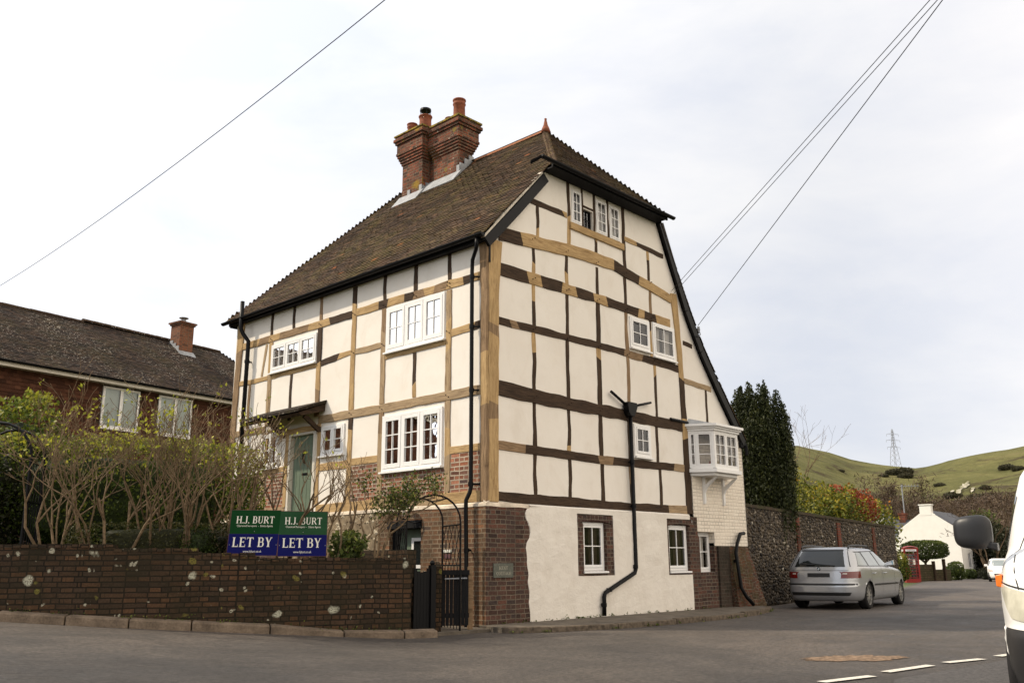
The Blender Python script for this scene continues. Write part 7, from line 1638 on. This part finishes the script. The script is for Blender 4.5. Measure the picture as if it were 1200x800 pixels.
# garden wall, posts and planting in front of the cottage
w0, w1 = polar(22.8, 70), polar(25.2, 76); t = thing('stone_garden_wall', 'low dark stone wall with posts in front of the white cottage', 'wall', (w0.x, w0.y, gz(w0.x, w0.y)), math.atan2(w1.y-w0.y, w1.x-w0.x)); LW = math.dist(w0[:2], w1[:2])
MT['far_stone'] = brick('lane_wall_stone', [(.05, .035, .022), (.10, .07, .04), (.07, .05, .03)], (.04, .03, .02), bw=.35, bh=.16, ms=.02, dirt=(.04, .045, .015))
MB().box(0, LW*.62, 0, .35, -.3, 1.12).build('wall_run', MT['far_stone'], t); MB().box(LW*.62+.02, LW, .02, .33, -.3, .75).build('wall_run', MT['far_stone'], t)
for i, x in enumerate((.25, 1.0, LW*.62, LW*.85)): MB().box(x-.09, x+.09, -.12, .06, -.3, 1.35+.15*(i % 2)).build('wall_post', MT['oak_dark'], t)
# flat-topped clipped tree
q = polar(23.95, 74); t = thing('topiary_tree', 'small clipped tree with a broad flat-topped crown in front of the white gable', 'tree', (q.x, q.y, gz(q.x, q.y))); mb = MB(); mb.tube([(0, 0, 0), (.05, 0, .9), (0, 0, 1.4)], [.12, .10, .08], 8)
for i in range(7): a = i*.9; mb.tube([(0, 0, 1.25), (.5*cos(a), .5*sin(a), 1.7), (1.1*cos(a), 1.1*sin(a), 2.2)], [.06, .04, .015], 5)
mb.build('trunk', MT['bark'], t)
pts, lum = blob_pts(9000, (0, 0, 2.2), (1.62, 1.5, .66), 3.2, .7, .10, 1.2, 51); leaves(pts, .075, MT['leaf_mid'], 'crown', t, rv=np.clip(rng.beta(2, 2.6, 9000)*.8+lum*.3+(pts[:, 2]-2.2)*.25, 0, 1))
def lb(name, label, az, D, r, n, mat, seed, size=.07): q = polar(az, D); return bush(name, label, 'bush', (q.x, q.y, gz(q.x, q.y)-.05), r, n, size, mat, p=2.8, lump=.16, seed=seed)
lb('round_bush', 'round green bush by the corner of the white cottage', 25.45, 80, (.62, .6, .72), 2200, 'leaf_mid', 52); lb('low_bush', 'low dark bush between the stone wall and the round bush', 24.8, 78, (.7, .5, .42), 1800, 'leaf_dark', 53)
lb('low_bush', 'low green bush under the cottage window', 26.1, 88, (.7, .6, .45), 1500, 'leaf_mid', 54); lb('yellow_shrub', 'yellow-green shrub beside the telephone box, over the bonnet of the silver car', 22.45, 64, (.85, .7, .95), 3200, 'leaf_photinia', 55); lb('small_shrub', 'small pale shrub against the foot of the white gable', 25.0, 84, (.4, .35, .55), 900, 'leaf_mid', 56)
lb('low_bush', 'low dark planting at the end of the lane before the white car', 27.2, 86, (1.6, .8, .55), 2600, 'leaf_dark', 57)

# ------------------------------------------------------------------ NEIGHBOUR'S HOUSE on the left
MT['blind_pale'] = flat('pale_blue_blind', (.60, .74, .70), .9, nz=.04)
nb = thing('brick_neighbour_house', 'long house with a dark lichened roof and red tile-hung walls behind the hedge', 'house', (-3.14, 15.72, 0), R(8.82))
NX0, NX1, WY, EVN, RGY, RGZ = -9.0, 11.2, .35, 6.62, 3.5, 9.12
mN = lambda u, v, d: (u, WY-d, v)
mb = MB(); wh = [(3.30, 4.55, 5.15, 6.42), (5.24, 6.50, 5.15, 6.42), (-2.2, -.9, 5.15, 6.42)]
wall_sheet(mb, mN, [(NX0, 6.55), (NX1, 6.55)], .5, wh, .1)
mb.add([(NX0, WY, .5), (NX0, 7, .5), (NX0, 7, 6.5), (NX0, WY, 6.5)], [(0, 1, 2, 3)]); mb.add([(NX1, WY, .5), (NX1, 7, .5), (NX1, 7, 6.5), (NX1, WY, 6.5)], [(0, 1, 2, 3)]); mb.add([(NX0, 7, .5), (NX1, 7, .5), (NX1, 7, 6.5), (NX0, 7, 6.5)], [(0, 1, 2, 3)])
mb.build('wall', MT['tile_dark'], nb, recalc=False)
# hung tiles as real courses on the front
mb = MB(); z = 2.0; rr2 = random.Random(9); c_ = 0
while z < 6.42:
    off = (c_ % 2)*.085; x = NX0+off
    while x < NX1-.1:
        x1 = x+.168
        if not any(h[0]-.10 < x and x1 < h[1]+.10 and z > h[2]-.12 for h in wh) and not any(x < h[1] and x1 > h[0] and z > h[2]-.10 for h in wh):
            l = rr2.uniform(.020, .030); mb.add([mN(x+.002, z, l), mN(x1-.002, z, l), mN(x1-.002, z+.125, .004), mN(x+.002, z+.125, .004), mN(x+.002, z, .0), mN(x1-.002, z, .0)], [(0, 1, 2, 3), (0, 4, 5, 1)], 0, min(1, max(0, rr2.gauss(.5, .25))))
        x = x1
    z += .112; c_ += 1
mb.build('hung_tiles', MT['tile_hung'], nb, recalc=False)
for h in wh:
    f_ = window(mN, h, (.5, .5), 1, 1, proud=.05, fr=.035, cas=.03, sill=.05, parent=nb, cover='blind', gl=None)
for c_ in nb.children:
    for d_ in c_.children:
        if d_.name.startswith('blind'): d_.data.materials[0] = MT['blind_pale']
mb = MB(); mb.box(NX0, NX1, .7, 6.8, 2, 6.4); mb.build('interior', MT['interior'], nb)
rm = MB(); vd = Vector((0, RGY-0, RGZ-EVN)); Ln = vd.length; vd.normalize()
tiles(rm, Vector((0, -.02, EVN)), Vector((1, 0, 0)), vd, 20, Ln, lambda q: None if q > Ln else (NX0-.3, NX1+.3-(q/Ln)*1.65), gauge=.112, tw=.18, th=.014, lift=.026, sag=.02, seed=31)
hv_ = Vector((-1.65, 0, RGZ-EVN)); Lh = hv_.length; hv_.normalize()
tiles(rm, Vector((NX1+.3, 0, EVN)), Vector((0, 1, 0)), hv_, 20, Lh, lambda q: None if q > Lh else (0+RGY*(q/Lh), 7.2-3.7*(q/Lh)), gauge=.112, tw=.18, th=.014, lift=.026, seed=32)
rf = rm.build('tiled_roof', MT['tile_dark'], nb, recalc=False)
mb = MB(); mb.add([(NX0-.3, 0, EVN-.03), (NX1+.3, 0, EVN-.03), (NX1-1.35, RGY, RGZ-.03), (NX0-.3, RGY, RGZ-.03)], [(0, 1, 2, 3)]); mb.add([(NX0-.3, 7.1, EVN-.03), (NX1+.3, 7.1, EVN-.03), (NX1-1.35, RGY, RGZ-.03), (NX0-.3, RGY, RGZ-.03)], [(0, 1, 2, 3)])
mb.add([(NX1+.3, 0, EVN-.03), (NX1+.3, 7.1, EVN-.03), (NX1-1.35, RGY, RGZ-.03)], [(0, 1, 2)]); mb.add([(NX0-.3, 0, EVN-.03), (NX0-.3, 7.1, EVN-.03), (NX0-.3, RGY, RGZ-.03)], [(0, 1, 2)]); mb.build('roof_deck', MT['tile_dark'], rf, recalc=False)
roof_keep = roof; roof = rf
ridge((NX0-.3, RGY, RGZ), (4.2, RGY, RGZ+.02), 30, .12, 'tile_dark'); ridge((4.2, RGY, RGZ+.09), (NX1-1.35, RGY, RGZ+.05), 14, .12, 'tile_dark'); ridge((NX1+.3, 0, EVN), (NX1-1.35, RGY, RGZ), 16, .09, 'tile_dark', 'hip_tile')
mb = MB(); mb.box(NX0-.3, NX1+.3, .0, .03, 6.46, 6.60); mb.box(NX0-.3, NX1+.3, .03, .35, 6.48, 6.50); mb.build('fascia', MT['cream_paint'], rf)
g_ = gutter((NX0-.3, -.07, 6.63), (NX1+.3, -.07, 6.60), .058)
roof = roof_keep
mb = MB(); mb.box(7.50, 8.08, 2.75, 3.3, 8.2, 9.66); mb.box(7.46, 8.12, 2.71, 3.34, 9.661, 9.72); mb.box(7.42, 8.16, 2.67, 3.38, 9.721, 9.78)
c2 = mb.build('chimney', brick('neighbour_stack_brick', [(.10, .04, .025), (.20, .075, .04), (.14, .06, .035)], (.16, .12, .08), bh=.08), rf)
mb = MB(); mb.hexa([(7.45, 2.50, 8.40), (8.13, 2.50, 8.40), (8.13, 2.74, 8.57), (7.45, 2.74, 8.57), (7.45, 2.50, 8.43), (8.13, 2.50, 8.43), (8.13, 2.74, 8.68), (7.45, 2.74, 8.68)])
for i in range(3): mb.box(7.475, 7.498, 2.74+i*.18, 2.92+i*.18, 8.5+i*.12, 8.85+i*.12)
mb.build('lead_flashing', MT['lead'], c2); mb = MB(); mb.lathe([(.10, 0), (.09, .12), (.09, .14)], (7.79, 3.0, 9.78), 12); mb.lathe([(.0, .24), (.17, .21), (.17, .19), (0, .19)], (7.79, 3.0, 9.78), 12); mb.tube([(7.79, 3.0, 9.88), (7.79, 3.0, 9.98)], .03, 6); mb.build('cowl', MT['steel'], c2)

# ------------------------------------------------------------------ PYLON AND WIRES
q = polar(22.95, 1050); zb_ = 1050*.0926+1.08-3; t = thing('electricity_pylon', 'grey lattice electricity pylon standing on the saddle of the hills', 'pylon', (q.x, q.y, zb_), -(YAW)+R(15))
mb = MB(); Hh = 44; wf = lambda z: 4.6*(1-z/Hh)**1.0*.8+.55 if z < 26 else .55+.9*(1-(z-26)/18)
lv = [0, 7, 13, 18, 22.5, 26.5, 30, 33, 36, 39, 42]
for a_, b_ in ((-1, -1), (1, -1), (1, 1), (-1, 1)): mb.tube([(a_*wf(z), b_*wf(z), z) for z in lv]+[(0, 0, Hh)], .20, 4, cap=False)
for z0, z1 in zip(lv, lv[1:]):
    for i in range(4):
        c = ((-1, -1), (1, -1), (1, 1), (-1, 1)); a_, b_ = c[i], c[(i+1) % 4]
        mb.tube([(a_[0]*wf(z0), a_[1]*wf(z0), z0), (b_[0]*wf(z1), b_[1]*wf(z1), z1)], .09, 3, cap=False); mb.tube([(b_[0]*wf(z0), b_[1]*wf(z0), z0), (a_[0]*wf(z1), a_[1]*wf(z1), z1)], .09, 3, cap=False)
mb.build('lattice_tower', MT['steel'], t)
for z, w_ in ((24, 8.0), (31.5, 8.6), (38, 7.4)):
    mb = MB()
    for s_ in (-1, 1): mb.tube([(0, 0, z+1.8), (s_*w_, 0, z), (0, .6, z), (s_*w_, 0, z), (0, -.6, z)], .13, 4, cap=False); mb.tube([(s_*w_, 0, z), (s_*w_, 0, z-2.2)], .14, 4); mb.tube([(s_*w_*.5, 0, z+.9), (s_*w_*.5, 0, z)], .07, 3)
    mb.build('cross_arm', MT['steel'], t)
def rayp(x, y, dd): d = fwd + rt*((x-600)/1055.1) - up*((y-400)/1055.1); return CAM+d*dd
def cable(label, a, b, sag, r=.011, ext=(0, 0)):
    a, b = Vector(a), Vector(b); d = b-a; pts = []
    for i in range(25): u = -ext[0]+(1+ext[0]+ext[1])*i/24; pts.append(a+d*u-Vector((0, 0, sag*4*u*(1-u))))
    mb = MB(); mb.tube(pts, r, 5); o_ = mb.build('overhead_cable', MT['black'], recalc=False); tag(o_, label, 'cable'); return o_
cable('single thin overhead cable crossing the sky left of the chimney', (-3.2, 21.0, 8.9), (-4.6, -2.6, 8.35), .35, .007, (.35, .5))
ins = (9.05, -.2, 4.9)
pole_top = Vector((-1.8, -16.5, 9.6))
cable('left one of the two close cables over the lane', (7.05, 1.2, 7.1), (.38, -7.93, 8.33), .0, .006, (0, .8))
cable('right one of the two close cables over the lane', (7.10, 1.2, 7.02), (.47, -7.98, 8.33), .0, .006, (0, .8))
cable('lone cable right of the close pair, ending at the bracket on the roof verge', (6.74, -.30, 6.46), (.50, -8.05, 8.33), .0, .007, (0, .8))
mb = MB(); mb.tube([(7.02, -.12, 6.28), (6.86, -.28, 6.27), (6.78, -.30, 6.36)], .012, 6); mb.tube([(6.78, -.30, 6.34), (6.75, -.30, 6.44)], .03, 8); mb.build('cable_bracket', MT['steel'], house)
